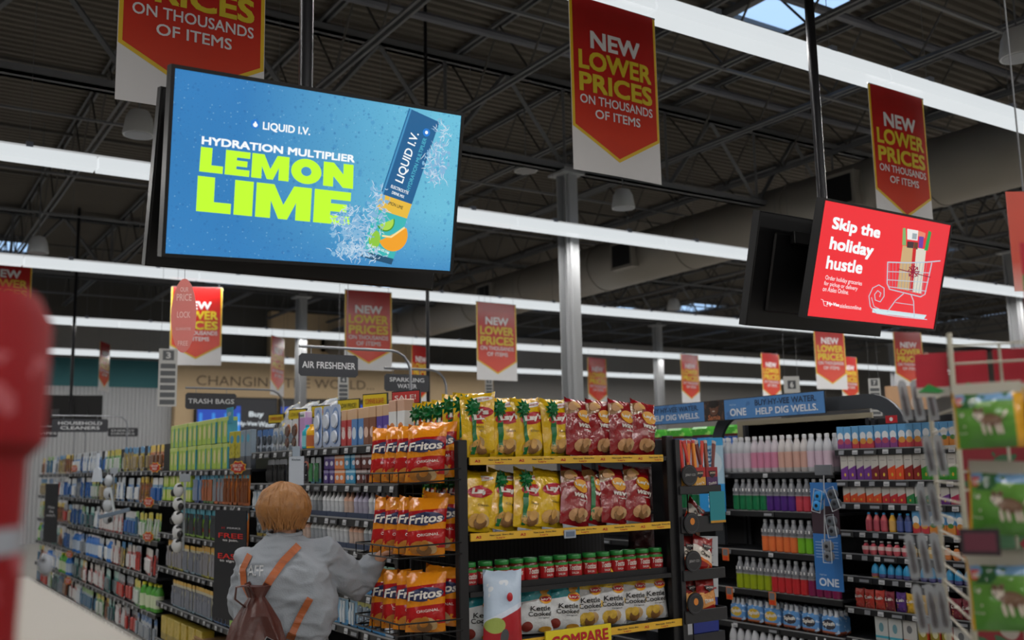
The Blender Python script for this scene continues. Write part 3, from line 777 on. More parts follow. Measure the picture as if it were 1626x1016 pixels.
for sd in range(2):
    snack('yb%d' % sd, 3 + sd, BW, BH, BD, yel, [('logo_patch', classic_logo), ('lettering', classic_txt), ('offer_label', tagl), ('chip_picture', chipfn), ('ribbon', ribbonfn), ('bow', bowfn)])
    snack('yp%d' % sd, 7 + sd, BW, BH, BD, yel, [('logo_patch', classic_logo), ('lettering', classic_txt), ('chip_picture', chipfn)])
    def wl(g, w, h, f): ell(g, .08 * w, .70 * h, .27 * w, .12 * h, M('logo_yellow', 'd99a1c', .35), f)
    def wt(g, w, h, f): g.text("Lay's", .08 * w, .71 * h, .46 * w, .085 * h, whp, y=-.006, bold=.05, surf=f); g.text('wavy', .12 * w, .515 * h, .66 * w, .095 * h, whp, y=-.005, bold=.05, surf=f); g.text('Original', .16 * w, .445 * h, .3 * w, .03 * h, whp, y=-.004, surf=f)
    tanm = M('chip_tan', 'c89868', .55, var=.35, vs=50)
    def wc(g, w, h, f): chips(g, w, h, f, tanm, .18, .04)
    def wtop(g, w, h, f): ell(g, -.28 * w, .87 * h, .17 * w, .08 * h, tanm, f, -.003, 12, .4); ell(g, -.16 * w, .90 * h, .13 * w, .05 * h, gold, f, -.004, 12, -.4)
    snack('rb%d' % sd, 13 + sd, BW, BH, BD, redb, [('logo_patch', wl), ('lettering', wt), ('chip_picture', wc), ('top_chip_picture', wtop)])
snack('rg', 19, BW, BH, BD, redb, [('logo_patch', wl), ('lettering', wt), ('chip_picture', wc), ('ribbon', ribbonfn), ('offer_label', tagl)])
ketm = M('bag_kettle_teal', 'cfd2d4', layers=[('r', -.2, .2, .17, .4, '2f9aa6', .15)], **BAG); ketm.node_tree
ketm2 = M('bag_kettle_yellow', 'c9cacc', layers=[('r', -.2, .2, .175, .4, 'e0bf1a', -.12)], **BAG)
for key, m_, col_ in (('kt', ketm, 'c9922e'), ('ky', ketm2, 'd9b240')):
    def kl(g, w, h, f): ell(g, .26 * w, .60 * h, .17 * w, .085 * h, M('logo_yellow', 'd99a1c', .35), f); ell(g, .26 * w, .60 * h, .16 * w, .045 * h, red_p, f, -.005)
    def kx(g, w, h, f):
        g.text("Lay's", .26 * w, .60 * h, .27 * w, .05 * h, whp, y=-.0075, bold=.02, surf=f)
        g.text('Kettle', .12 * w, .44 * h, .52 * w, .085 * h, blk, y=-.004, surf=f); g.text('Cooked', .10 * w, .345 * h, .6 * w, .08 * h, blk, y=-.004, surf=f)
        g.text('Original', .2 * w, .27 * h, .3 * w, .025 * h, blk, y=-.004, surf=f)
    cm_ = M('chip_' + key, col_, .5, var=.35, vs=40)
    def kc(g, w, h, f, key=key, cm_=cm_):
        if key == 'ky': ell(g, -.28 * w, .36 * h, .13 * w, .065 * h, cm_, f); chips(g, w * .8, h, f, cm_, .13, .1)
        else: ell(g, .3 * w, .78 * h, .09 * w, .06 * h, cm_, f, -.003, 12, .6); ell(g, .2 * w, .72 * h, .1 * w, .05 * h, cm_, f, -.004, 12, -.5); ell(g, -.22 * w, .13 * h, .14 * w, .09 * h, M('lobster_red', '7e2a20', .5), f); ell(g, .25 * w, .07 * h, .18 * w, .05 * h, cm_, f)
    snack(key, 23, BW, BH, BD, m_, [('logo_patch', kl), ('lettering', kx), ('chip_picture', kc)])
frm = M('bag_corn', 'e08a18', layers=[('r', -.2, .2, .145, .205, 'a3161c', .12), ('r', -.2, .2, .03, .115, 'b01a1c', .12), ('n', 30, .56, 'd98a2c', 0, .055)], rough=.14, var=.15, vs=5, bump=.9, bs=20)
def fl(g, w, h, f): ell(g, .0, .63 * h, .46 * w, .115 * h, navy, f, -.003, 16, .13)
def fx(g, w, h, f): g.text('Fritos', 0, .63 * h, .84 * w, .15 * h, whp, y=-.006, bold=.035, shear=.25, rot=.13, surf=f); g.text('ORIGINAL', .08 * w, .36 * h, .55 * w, .045 * h, whp, y=-.004, bold=.01, rot=.13, surf=f)
def fc(g, w, h, f): chips(g, w * 1.1, h, f, M('corn_chip', 'c9822c', .5, var=.4, vs=40), .13)
for sd in range(2): snack('fr%d' % sd, 31 + sd, .185, .26, .075, frm, [('logo_patch', fl), ('lettering', fx), ('chip_picture', fc)])

# ---------------------------------------------------------------- chip display at the gondola end
EX0, EX1, EY = 2.33, 3.60, 4.0
strip_y = M('strip_yellow', 'd3a52a', .45, var=.06); dark_m = M('display_black', '17171a', .45, .2); perf = M('perforated_grey', '3a3c42', .5, var=.2, layers=[('s', .025, .3, 0, 3, '24262b')])
root = bpy.data.objects.new('chip_display_rack', None); COL.objects.link(root)
tag(root, 'black end-of-aisle snack rack with yellow shelf strips', 'shelving')
for x, y in ((EX0, EY), (EX1, EY), (EX0, EY + .62), (EX1, EY + .62)):
    g = G(); g.box(x - .025, x + .025, y, y + .04, 0, 1.78 if x < 3 else 1.80, dark_m, .004); link('upright', g.mesh('upright'), root)
g = G(); g.box(EX0 + .03, EX1 - .03, EY + .58, EY + .60, .1, 1.30, perf); link('back_panel', g.mesh('back_panel'), root)
SH = [1.70, 1.355, 1.10, .86, .45]
for k, z in enumerate(SH):
    g = G(); g.box(EX0 + .03, EX1 - .03, EY + .0, EY + .58, z - .03, z - .008, dark_m); sh = link('shelf', g.mesh('shelf'), root)
    if k in (0, 1, 3):
        g = G(); g.box(EX0 + .03, EX1 - .06 + .03 * k, EY - .012, EY, z - .036, z, strip_y, .002); st = link('price_strip', g.mesh('price_strip'), sh)
        g = G()
        for j in range(5):
            x = EX0 + .16 + j * .245
            g.text('New Look', x, z - .013, .06, .008, tx_k, y=EY - .014); g.text('Every Bite', x + .07, z - .013, .06, .008, tx_k, y=EY - .014)
            g.text('Lay\'s', x + .03, z - .026, .045, .009, red_p, y=EY - .014); g.text('A2', x - .09, z - .018, .03, .012, red_p, y=EY - .014, bold=.03)
        for v in range(len(g.v)): pass
        link('strip_lettering', g.mesh('strip_lettering'), sh)
    elif k == 2:
        g = G(); g.box(EX0 + .03, EX1 - .03, EY + .03, EY + .04, z - .03, z + .02, dark_m); link('lip', g.mesh('lip'), sh)
g = G(); g.box(2.88, 2.95, EY - .02, EY - .013, 1.305, 1.345, M('tag_grey', '9aa4b4', .4), .002); g.box(2.89, 2.94, EY - .022, EY - .02, 1.313, 1.337, M('tag_blue', '5f6f86', .4)); link('shelf_tag', g.mesh('shelf_tag'), root)
g = G(); g.box(2.75, 3.14, EY - .028, EY - .018, .62, .885, M('sale_yellow', 'd8c31e', .4, var=.04)); cpt = link('compare_card', g.mesh('compare_card'), root)
g = G(); g.text('COMPARE', 2.95, .835, .34, .055, red_p, y=EY - .031, bold=.04, rot=.03); link('lettering', g.mesh('lettering'), cpt)
BAGN = 'packets on the snack rack'
def chipbag(key, px, py, y, label, yaw=0, tilt=-6, lean=0, z=None, cat='chips'):
    p = at(px, py, 1, y); 
    return place(key, (p.x, p.y, z if z is not None else p.z), (R(tilt), R(lean), yaw), label, cat)
S1 = [('yb0', 762, 4, 1, 'bowed, first from the corner post'), ('yb1', 803, 10, -1, 'bowed, second from the corner post'), ('yb0', 842, 12, -2, 'bowed, third from the corner post'), ('yp0', 872, 8, 2, 'tucked behind two bowed ones'),
      ('yb1', 885, 14, 0, 'bowed, next to the red ones')]
for k, (key, px, yaw, ln, t) in enumerate(S1): chipbag(key, px, 716, EY + .06 + (.07 if key == 'yp0' else 0) + .004 * k, 'yellow potato chip bag on top shelf, ' + t, R(yaw), -5, ln, 1.70)
for k, (px, yaw, ln) in enumerate(((920, 12, 5), (954, 14, 3), (988, 12, 5), (1020, 10, 9))):
    chipbag('rb%d' % (k % 2), px, 716, EY + .07 + .008 * (k % 2), 'red wavy chip bag on top shelf, %s from the yellow ones' % nth(k), R(yaw), -5, ln, 1.70)
S2 = [('yp1', 756, 8, 7, 'yellow chip bag without bow beside the corner post, second shelf'), ('yb0', 798, 12, 10, 'yellow chip bag with green bow, first of two on second shelf'), ('yb1', 838, 12, 10, 'yellow chip bag with green bow, second of two on second shelf'),
      ('yp0', 872, 12, 7, 'plain yellow chip bag beside the red bags, second shelf'), ('rb0', 912, 8, 11, 'red wavy chip bag next to the yellow bags, second shelf'), ('rg', 944, 14, 12, 'red chip bag with green ribbon, second shelf'),
      ('rb1', 976, 12, 7, 'red wavy chip bag between ribboned bag and end post, second shelf'), ('rb0', 1014, 8, 8, 'red wavy chip bag against the end post, second shelf')]
for k, (key, px, yaw, ln, t) in enumerate(S2): chipbag(key, px, 838, EY + .07 + .012 * (k % 2), t, R(yaw), -8, ln, 1.355)
S4 = [('kt', 757, -8, 2, 'teal and white chip bag beside the corner post, bottom shelf'), ('kt', 848, -10, 2, 'teal and white chip bag, first past the holiday bag'), ('kt', 892, -12, 4, 'teal and white chip bag next to the yellow-topped ones'),
      ('ky', 930, -14, 0, 'yellow-topped white chip bag next to the teal bag'), ('ky', 966, -14, 1, 'yellow-topped white chip bag, second from the teal bag'), ('ky', 1001, -14, 2, 'yellow-topped white chip bag, third from the teal bag'), ('ky', 1035, -12, -1, 'yellow-topped white chip bag against the end post')]
for k, (key, px, yaw, ln, t) in enumerate(S4):
    o = chipbag(key, px, 1005, EY + .08 + .012 * (k % 2), t, R(yaw), -6, ln, .86); o.scale = (1, 1, .93 if key == 'kt' else 1.02)
# holiday gift bag leaning on the bottom shelf
gb = M('gift_paper', 'a81c28', .35, var=.1, layers=[('r', -.2, .2, .16, .5, 'b9cbe0', .45), ('r', -.2, .2, .14, .165, 'cfd8e8', .45), ('e', -.045, .10, .045, .035, '9fb05a'), ('e', .0, .05, .02, .035, '4a4d52'), ('n', 12, .62, 'd7dde6', .2, .4)], bump=.5, bs=14)
body, front = bag_shape(.19, .34, .09, gb, 41)
g = G(); ell(g, .02, .225, .014, .020, red_p, front); rp = g.mesh('round_motif')
proto('gift', [('packet', body, [('round_motif', rp)])])
p = at(797, 1010, 1, EY - .03); place('gift', (p.x, EY - .035, .84), (R(-4), R(2), R(-14)), 'pale blue and red holiday bag standing before the teal chip bags', 'gift bag')
# salsa jars
jar_g = M('salsa_glass', '5e1f16', .1, var=.25, vs=30); lidm = M('lid_green', '1f7a32', .35); labm = M('label_red', 'a81e22', .35, var=.05, layers=[('r', -.05, .05, .078, .09, '2a8a3c')])
g = G(); g.lathe([(.036, 0), (.0385, .006), (.0385, .088), (.034, .1), (.031, .104)], jar_g, 18); jb = g.mesh('jar', True)
g = G(); g.lathe([(.034, .102), (.035, .104), (.035, .12), (.033, .123)], lidm, 18); jl = g.mesh('lid', True)
g = G(); g.lathe([(.039, .022), (.0393, .023), (.0393, .088), (.039, .09)], labm, 18)
g.text('Tostitos', 0, .062, .06, .026, whp, y=0, bold=.03, shear=.1, surf=lambda x, z: -math.sqrt(max(0, .0418 ** 2 - x * x)))
g.text('SALSA', 0, .036, .035, .01, whp, y=0, surf=lambda x, z: -math.sqrt(max(0, .0402 ** 2 - x * x)))
jt = g.mesh('label')
proto('jar', [('jar', jb, [('lid', jl), ('label', jt)])])
for k in range(14):
    x = EX0 + .075 + k * .0875 + random.uniform(-.006, .006)
    place('jar', (x, EY + .085 + random.uniform(0, .01), 1.095), (0, 0, random.uniform(-.5, .2)), 'red salsa jar with green lid, %s from the rack corner post' % nth(k), 'jar', 'salsa jars on the rack')
# wire wing with corn chips on the side of the rack
wire = M('wire_black', '101012', .4, .5)
root = bpy.data.objects.new('wire_basket_wing', None); COL.objects.link(root)
tag(root, 'black wire basket wing holding orange corn chip bags', 'rack')
WZ = [1.585, 1.255, .92]
for z in WZ:
    g = G()
    a, b, c, d = (2.31, 3.985), (2.05, 4.10), (2.05, 4.56), (2.31, 4.58)
    for dz in (0, .05):
        g.tube([(a[0], a[1], z + dz + .015), (b[0], b[1], z + dz), (c[0], c[1], z + dz), (d[0], d[1], z + dz)], .004, wire, 6)
    for k in range(6):
        t = k / 5; g.tube([(b[0] + (c[0] - b[0]) * t, b[1] + (c[1] - b[1]) * t, z), (2.33, 4.05 + .74 * t, z)], .0025, wire, 5)
        g.tube([(b[0] + (c[0] - b[0]) * t, b[1] + (c[1] - b[1]) * t, z), (b[0] + (c[0] - b[0]) * t, b[1] + (c[1] - b[1]) * t, z + .05)], .0025, wire, 5)
    link('basket', g.mesh('basket'), root)
g = G()
for k in range(7): g.tube([(2.335, 4.06 + k * .09, .2), (2.335, 4.06 + k * .09, 1.62)], .003, wire, 5)
for k in range(9): g.tube([(2.335, 4.04, .25 + k * .16), (2.335, 4.6, .25 + k * .16)], .003, wire, 5)
link('side_grid', g.mesh('side_grid'), root)
for r_, z in enumerate(WZ):
    nm = ('upper', 'middle', 'lowest')[r_]
    for k in range(5):
        x, y = 2.125 + .020 * k, 4.36 - .085 * k
        if k == 4: x, y = 2.27, 4.135
        place('fr%d' % (k % 2), (x, y, z + .005 + (0 if k < 4 else .02)), (R(-7), R(random.uniform(-4, 2) + 4), R(-38 + random.uniform(-4, 4))), 'orange and red corn chip bag, %s from the woman, %s wire basket' % (nth(k), nm), 'chips', 'corn chip bags')
for k in range(3): place('fr%d' % (k % 2), (2.13 + .02 * k, 4.42 - .11 * k, .58), (R(-6), 0, R(-38)), 'corn chip bag peeking over the picture bottom, %s from the woman' % nth(k), 'chips')
# yellow bags fanned round the corner on top and second shelf
for k in range(5):
    px = (672, 690, 708, 728, 745)[k]; y = 4.42 - .085 * k
    place('yb%d' % (k % 2), (2.385 + .012 * k, y, 1.70 + .02 * (k > 2)), (R(-4), R(-3 + k), R(-62 + 6 * k)), 'yellow chip bag with green bow fanned round the rack corner, %s from the far end' % nth(k), 'chips', 'yellow bags round the corner')
for k in range(4):
    place('yb%d' % (k % 2), (2.42 + .01 * k, 4.45 - .1 * k, 1.355), (R(-4), R(8), R(-60)), 'shaded yellow chip bag inside the rack side behind wires, %s from the back' % nth(k), 'chips')
g = G(); g.box(2.36, 3.55, 4.30, 4.50, 1.36, 1.48, dark_m, .01)
# ================================================================ shopper
from mathutils.bvhtree import BVHTree
def solid(g, vox, disp=0, ds=9, stretch=(1, 1, 1), smooth=2, name='body', mat=None):
    me = g.mesh('tmp'); o = bpy.data.objects.new('tmp', me); COL.objects.link(o)
    m = o.modifiers.new('r', 'REMESH'); m.mode = 'VOXEL'; m.voxel_size = vox
    if smooth:
        s_ = o.modifiers.new('s', 'SMOOTH'); s_.iterations = smooth; s_.factor = .6
    out = bpy.data.meshes.new_from_object(o.evaluated_get(bpy.context.evaluated_depsgraph_get()))
    bpy.data.objects.remove(o); bpy.data.meshes.remove(me)
    if disp:
        ns = [v.normal.copy() for v in out.vertices]
        for v, n_ in zip(out.vertices, ns):
            q = Vector((v.co.x * stretch[0], v.co.y * stretch[1], v.co.z * stretch[2])) * ds
            q2 = Vector((q.x * .6 + q.z * 1.1, q.y, q.z * .9 - q.x * .5))
            d = .5 * noise.noise(q) - 1.1 * abs(noise.noise(q2)) - .5 * abs(noise.noise(q2 * 2.2 + Vector((5, 2, 1))))
            v.co += n_ * disp * (d + .35)
    out.name = name; out.materials.clear(); out.materials.append(mat)
    out.polygons.foreach_set('material_index', [0] * len(out.polygons))
    out.polygons.foreach_set('use_smooth', [True] * len(out.polygons)); out.update()
    return out
def loft(g, rings, m, n=20):       # rings: (cx, cy, z, rx, ry)
    vs = []; fs = []
    for cx, cy, z, rx, ry in rings:
        for k in range(n):
            a = 2 * math.pi * k / n; ca, sa = math.cos(a), math.sin(a)
            e = lambda c: math.copysign(abs(c) ** .85, c)
            vs.append((cx + rx * e(ca), cy + ry * e(sa), z))
    for i in range(len(rings) - 1):
        for k in range(n): fs.append((i * n + k, i * n + (k + 1) % n, (i + 1) * n + (k + 1) % n, (i + 1) * n + k))
    fs += [tuple(range(n))[::-1], tuple((len(rings) - 1) * n + k for k in range(n))]
    g.add(vs, fs, m)
def ball(g, c, r, m, T=None, n=12):
    prof = [(max(.0004, math.sin(math.pi * k / n)), -math.cos(math.pi * k / n)) for k in range(n + 1)]
    S_ = Matrix.Translation(c) @ Matrix.Diagonal((r[0], r[1], r[2], 1)) if not isinstance(r, (int, float)) else Matrix.Translation(c) @ Matrix.Scale(r, 4)
    g.lathe(prof, m, 18, (T @ S_) if T is not None else S_)
skin = M('skin', 'c9987f', .5, var=.12, vs=14, bump=.08, bs=90)
hairm = M('hair_copper', 'a4703c', .48, var=.5, vs=40, bump=.6, bs=45)
sweat = M('sweatshirt_grey', '8f959d', .9, var=.08, vs=6, bump=.25, bs=160)
jean = M('denim', '2e4a6b', .85, var=.25, vs=30, bump=.2, bs=200)
leather = M('leather_brown', '4a2119', .38, var=.35, vs=8, bump=.35, bs=35)
strapm = M('strap_tan', 'a4562a', .45, var=.2, vs=12)
who = bpy.data.objects.new('person', None); COL.objects.link(who)
who.location = (1.655, 4.47, 0); who.rotation_euler = (0, 0, -R(24))
tag(who, 'woman with copper bob, grey sweatshirt and brown backpack reaching for a bag', 'person')
SHR, ELR, WRR, HAR = (.165, .0, 1.275), (.335, .16, 1.150), (.455, .07, 1.262), (.50, .03, 1.30)
SHL, ELL, WRL = (-.155, .0, 1.265), (-.175, .06, 1.03), (-.12, .21, .95)
HT = Matrix.Translation((0.0, .01, 1.487)) @ Matrix.Rotation(R(-38), 4, 'Z')
g = G()
ball(g, (0, 0, .01), (.076, .095, .105), skin, HT)                      # skull
ball(g, (0, .035, -.055), (.052, .055, .052), skin, HT)                 # jaw
ball(g, (0, .072, -.083), (.022, .018, .018), skin, HT)                 # chin
ball(g, (0, .098, -.018), (.012, .022, .018), skin, HT); ball(g, (0, .092, .002), (.009, .014, .026), skin, HT)   # nose
for sx in (-1, 1):
    ball(g, (sx * .078, -.005, -.01), (.010, .019, .030), skin, HT); ball(g, (sx * .035, .072, -.03), (.022, .018, .018), skin, HT)
    ball(g, (sx * .03, .082, .026), (.024, .012, .008), skin, HT)
g.tube([(0, -.005, 1.30), (0, -.002, 1.36), (.004, .005, 1.43)], [.058, .050, .052], skin, 14)
loft(g, [(0, 0, .84, .165, .125), (0, 0, .95, .175, .13), (0, 0, 1.08, .165, .12), (0, 0, 1.2, .165, .115), (0, 0, 1.29, .155, .09), (0, 0, 1.345, .09, .06)], skin)
for sx in (-1, 1):
    g.tube([(sx * .09, 0, .88), (sx * .10, .0, .7), (sx * .10, .01, .47), (sx * .10, -.01, .3), (sx * .10, -.02, .09)], [.10, .088, .058, .055, .038], skin, 14)
    g.tube([(sx * .10, -.055, .045), (sx * .105, .05, .04), (sx * .11, .15, .028)], [(.038, .04), (.043, .035), (.035, .02)], skin, 12)
g.tube([SHR, ELR, WRR], [.048, .04, .026], skin, 12); g.tube([SHL, ELL, WRL], [.048, .038, .026], skin, 12)
def hand(g, wr, d, up, s=1.0, curl=.5):
    """palm, four fingers of different lengths, thumb leaving the side near the wrist"""
    d = Vector(d).normalized(); up = Vector(up); up = (up - d * up.dot(d)).normalized(); sd = d.cross(up)      # sd: away from thumb
    wr = Vector(wr); pc = wr + d * .045
    g.tube([wr - d * .01, wr + d * .03, wr + d * .082], [(.025, .018), (.037, .016), (.039, .014)], skin, 12)
    nrm = up
    for k, (o_, l_) in enumerate(((-.029, .066), (-.010, .076), (.010, .071), (.028, .056))):
        b = wr + d * (.076 - abs(o_) * .15) + sd * o_
        p0, dd = b, d.copy(); pts = [b - d * .02, b]
        for j, f in enumerate((.45, .3, .25)):
            dd = (dd - nrm * curl * (.6 + .5 * j)).normalized(); p0 = p0 + dd * l_ * f; pts.append(p0)
        g.tube(pts, [.0088, .0092, .0088, .008, .0062], skin, 9)
        ball(g, tuple(p0), .0062, skin, n=6)
    b = wr + d * .022 - sd * .026
    g.tube([b + sd * .012, b, b + d * .026 - sd * .022 - nrm * .012, b + d * .050 - sd * .022 - nrm * .026, b + d * .066 - sd * .012 - nrm * .032], [.014, .0145, .0115, .0105, .0075], skin, 10)
hd = Vector((.85, -.40, .30)); 
hand(g, WRR, hd, (-.30, .2, .95), curl=.45)
hand(g, WRL, (.55, .7, -.1), (0, -.2, 1), curl=.7)
body = solid(g, .0045, 0, smooth=3, name='body', mat=skin)
link('body', body, who)
for sx in (-1, 1):
    g = G(); ball(g, (sx * .031, .083, .008), (.0125, .0095, .0095), M('eye_white', 'e8e4e0', .2), HT, 10); ball(g, (sx * .031, .0905, .008), (.0052, .0035, .0052), M('iris_blue', '39506a', .2), HT, 8)
    link('eye', g.mesh('eye', True), who)
g = G(); ball(g, (0, .083, -.052), (.024, .010, .0055), M('lip', 'b06a60', .4), HT, 10); link('mouth', g.mesh('mouth', True), who)
# sweatshirt : torso and both sleeves fused
g = G()
loft(g, [(0, 0, .895, .185, .150), (.005, 0, .925, .205, .168), (.01, -.005, 1.0, .226, .185), (.005, -.01, 1.10, .226, .18), (.003, -.012, 1.20, .208, .165), (0, -.01, 1.27, .180, .138), (0, -.005, 1.315, .140, .11), (0, -.003, 1.35, .10, .085), (0, -.002, 1.378, .072, .068)], sweat, 28)
mid = lambda a, b, t: tuple(a[i] + (b[i] - a[i]) * t for i in range(3))
def sleeve(sh, el, wr, r, drop=.02):
    pts = [(sh[0] * .55, sh[1], sh[2] + .005), sh, mid(sh, el, .5), el, mid(el, wr, .36), mid(el, wr, .64), mid(el, wr, .74)]
    pts = [(p[0], p[1], p[2] - (drop if 1 < i < 5 else 0)) for i, p in enumerate(pts)]
    g.tube(pts, [r * .75, r * .92, r * .95, r * .95, r * .78, r * .6, r * .4], sweat, 16)
    a, b = mid(el, wr, .70), mid(el, wr, .80); g.tube([a, b], [.036, .034], sweat, 14)
sleeve(SHR, ELR, WRR, .088, .030); sleeve(SHL, ELL, WRL, .078, .01)
sw = solid(g, .008, .026, 6.5, (1.1, 1.1, 1.3), 9, 'sweatshirt', sweat)
so = link('sweatshirt', sw, who)
bvh = BVHTree.FromPolygons([v.co for v in sw.vertices], [tuple(p.vertices) for p in sw.polygons])
def hit(x, z, back=-.14):
    h = bvh.ray_cast(Vector((x, -1, z)), Vector((0, 1, 0)))
    return h[0].y if h[0] is not None else back
g = G(); g.tube([(.072 * math.cos(a), -.003 + .066 * math.sin(a), 1.372 + .008 * math.sin(a)) for a in [math.pi * 2 * k / 24 for k in range(25)]], (.010), sweat, 8, False); link('collar', g.mesh('collar', True), so)
g = G(); nn = 36
for z0, z1, e in ((.868, .915, 0),):
    for k in range(nn):
        a = 2 * math.pi * k / nn; b = 2 * math.pi * (k + 1) / nn; r1, r2 = .196 + .004 * (k % 2), .160 + .004 * (k % 2)
        g.add([(r1 * math.cos(a), r2 * math.sin(a), z0), (r1 * math.cos(b), r2 * math.sin(b), z0), (r1 * math.cos(b), r2 * math.sin(b), z1), (r1 * math.cos(a), r2 * math.sin(a), z1)], [(0, 1, 2, 3)], sweat)
link('waistband', g.mesh('waistband', True), so)
g = G(); g.text('STAFF', -.136, 1.225, .115, .046, M('print_worn', 'c4c6ca', .9, var=.2, vs=60), y=-.004, bold=.02, surf=hit); link('lettering', g.mesh('lettering'), so)
# jeans
g = G()
loft(g, [(0, 0, .80, .18, .14), (0, 0, .90, .19, .15), (0, 0, .97, .18, .14)], jean)
for sx in (-1, 1): g.tube([(sx * .088, 0, .86), (sx * .10, .0, .7), (sx * .102, .01, .47), (sx * .102, -.01, .3), (sx * .102, -.02, .10)], [.108, .098, .072, .068, .065], jean, 16)
link('jeans', solid(g, .010, .006, 12, (1, 1, 1), 2, 'jeans', jean), who)
for sx in (-1, 1):
    g = G(); g.tube([(sx * .10, -.07, .05), (sx * .105, .05, .045), (sx * .115, .17, .035)], [(.045, .045), (.05, .042), (.04, .03)], M('shoe_white', 'cfcfcf', .6), 14); g.box(sx * .105 - .05, sx * .105 + .05, -.11, .20, 0, .02, M('sole', '77787a', .7), .008); link('shoe', g.mesh('shoe', True), who)
# hair
g = G(); NU, NV = 96, 56; vs = []; HR = HT.to_3x3()
for j in range(NV + 1):
    th = math.pi * j / NV
    for i in range(NU):
        ph = 2 * math.pi * i / NU
        d = Vector((math.sin(th) * math.cos(ph), math.sin(th) * math.sin(ph), math.cos(th)))
        fr = d.y; k = 1.0
        lock = noise.noise(Vector((ph * 5.0 + 3 * math.sin(ph), d.z * 1.4, 3))) * .5 + noise.noise(Vector((math.cos(ph) * 9, math.sin(ph) * 9, d.z * 1.8)))
        part = noise.noise(Vector((d.x * 3, d.y * 3, d.z * 3 + 7)))
        r = Vector((.118, .122, .114)) * (1 + .045 * lock + .05 * part)
        z = d.z * r.z
        bulge = 1 + .06 * math.exp(-((z + .02) / .05) ** 2)
        if z < -.045: bulge *= 1 - 1.3 * (-.045 - z)
        if fr > .25 and z < .055:                       # opening around the face
            t = min(1, (fr - .25) / .35) * min(1, (.055 - z) / .03); k = 1 - .42 * t
        z = max(z, -.100 - .012 * lock)
        vs.append(HT @ Vector((d.x * r.x * bulge * k, (d.y * r.y * bulge * k) - .008, z + .004)))
fs = [(j * NU + i, j * NU + (i + 1) % NU, (j + 1) * NU + (i + 1) % NU, (j + 1) * NU + i) for j in range(NV) for i in range(NU)]
g.add(vs, fs, hairm); ho = link('hair', g.mesh('hair', True), who)
# loose locks over the cap
g = G(); rnd = random.Random(9)
for k in range(150):
    ph = rnd.uniform(0, 2 * math.pi); 
    if 1.0 < ph < 2.14: continue
    z0 = rnd.uniform(.0, .10); pts = []
    for t in range(6):
        zz = z0 - t * (z0 + .10) / 5
        rr_ = math.sqrt(max(.02, 1 - (zz / .118) ** 2)); a = ph + .10 * math.sin(t * .9 + k) + .04 * t * (1 if k % 2 else -1)
        q = 1.035 + .03 * math.exp(-((zz + .03) / .05) ** 2)
        if zz < -.06: rr_ = max(rr_, .80)
        pts.append(HT @ Vector((.112 * q * rr_ * math.cos(a), .116 * q * rr_ * math.sin(a) - .008, zz + .004)))
    g.tube(pts, [.002, .006, .007, .006, .0045, .001], hairm, 5, False)
o = link('lock', g.mesh('lock', True), ho); o['kind'] = 'stuff'
# backpack (worn, but can be taken off: a thing of its own)
bp = bpy.data.objects.new('backpack', None); COL.objects.link(bp); bp.location = who.location; bp.rotation_euler = who.rotation_euler
tag(bp, 'brown leather drawstring backpack on tan straps, worn by the woman', 'backpack')
g = G(); bx = -.10
vs = []; fs = []; NB = 40
for (z, r1, r2, cy) in ((.60, .10, .06, -.27), (.63, .15, .10, -.275), (.72, .145, .115, -.28), (.84, .14, .11, -.28), (.94, .12, .09, -.27), (1.02, .095, .065, -.255), (1.08, .06, .045, -.235), (1.12, .035, .03, -.22), (1.15, .05, .042, -.21), (1.165, .055, .046, -.205)):
    for k in range(NB):
        a = 2 * math.pi * k / NB; fold = 1 + (.10 if .9 < z < 1.1 else .04) * math.sin(a * 9 + z * 8) * min(1, max(0, (z - .6) * 3))
        vs.append((bx + r1 * fold * math.cos(a), cy + r2 * fold * math.sin(a), z))
nr = len(vs) // NB
for i in range(nr - 1):
    for k in range(NB): fs.append((i * NB + k, i * NB + (k + 1) % NB, (i + 1) * NB + (k + 1) % NB, (i + 1) * NB + k))
fs += [tuple(range(NB))[::-1], tuple((nr - 1) * NB + k for k in range(NB))]
g.add(vs, fs, leather); link('bag_body', g.mesh('bag_body', True), bp)
g = G(); g.tube([(bx - .03, -.245, 1.07), (bx - .085, -.27, 1.12), (bx - .08, -.275, 1.17), (bx - .03, -.26, 1.175), (bx + .0, -.24, 1.12)], [(.012, .004)] * 5, leather, 8); link('top_loop', g.mesh('top_loop', True), bp)
g = G(); vs = [];  # flap panel
for j in range(7):
    z = 1.05 - j * .055; 
    for i in range(5): vs.append((bx + .02 + (i - 2) * (.018 + .013 * j), -.30 - .055 * math.sin(math.pi * min(1, (j + 1) / 5) / 2) - .01 * math.sin(i * 2), z))
fs = [(j * 5 + i, j * 5 + i + 1, (j + 1) * 5 + i + 1, (j + 1) * 5 + i) for j in range(6) for i in range(4)]
g.add(vs, fs, leather); link('flap', g.mesh('flap', True), bp)
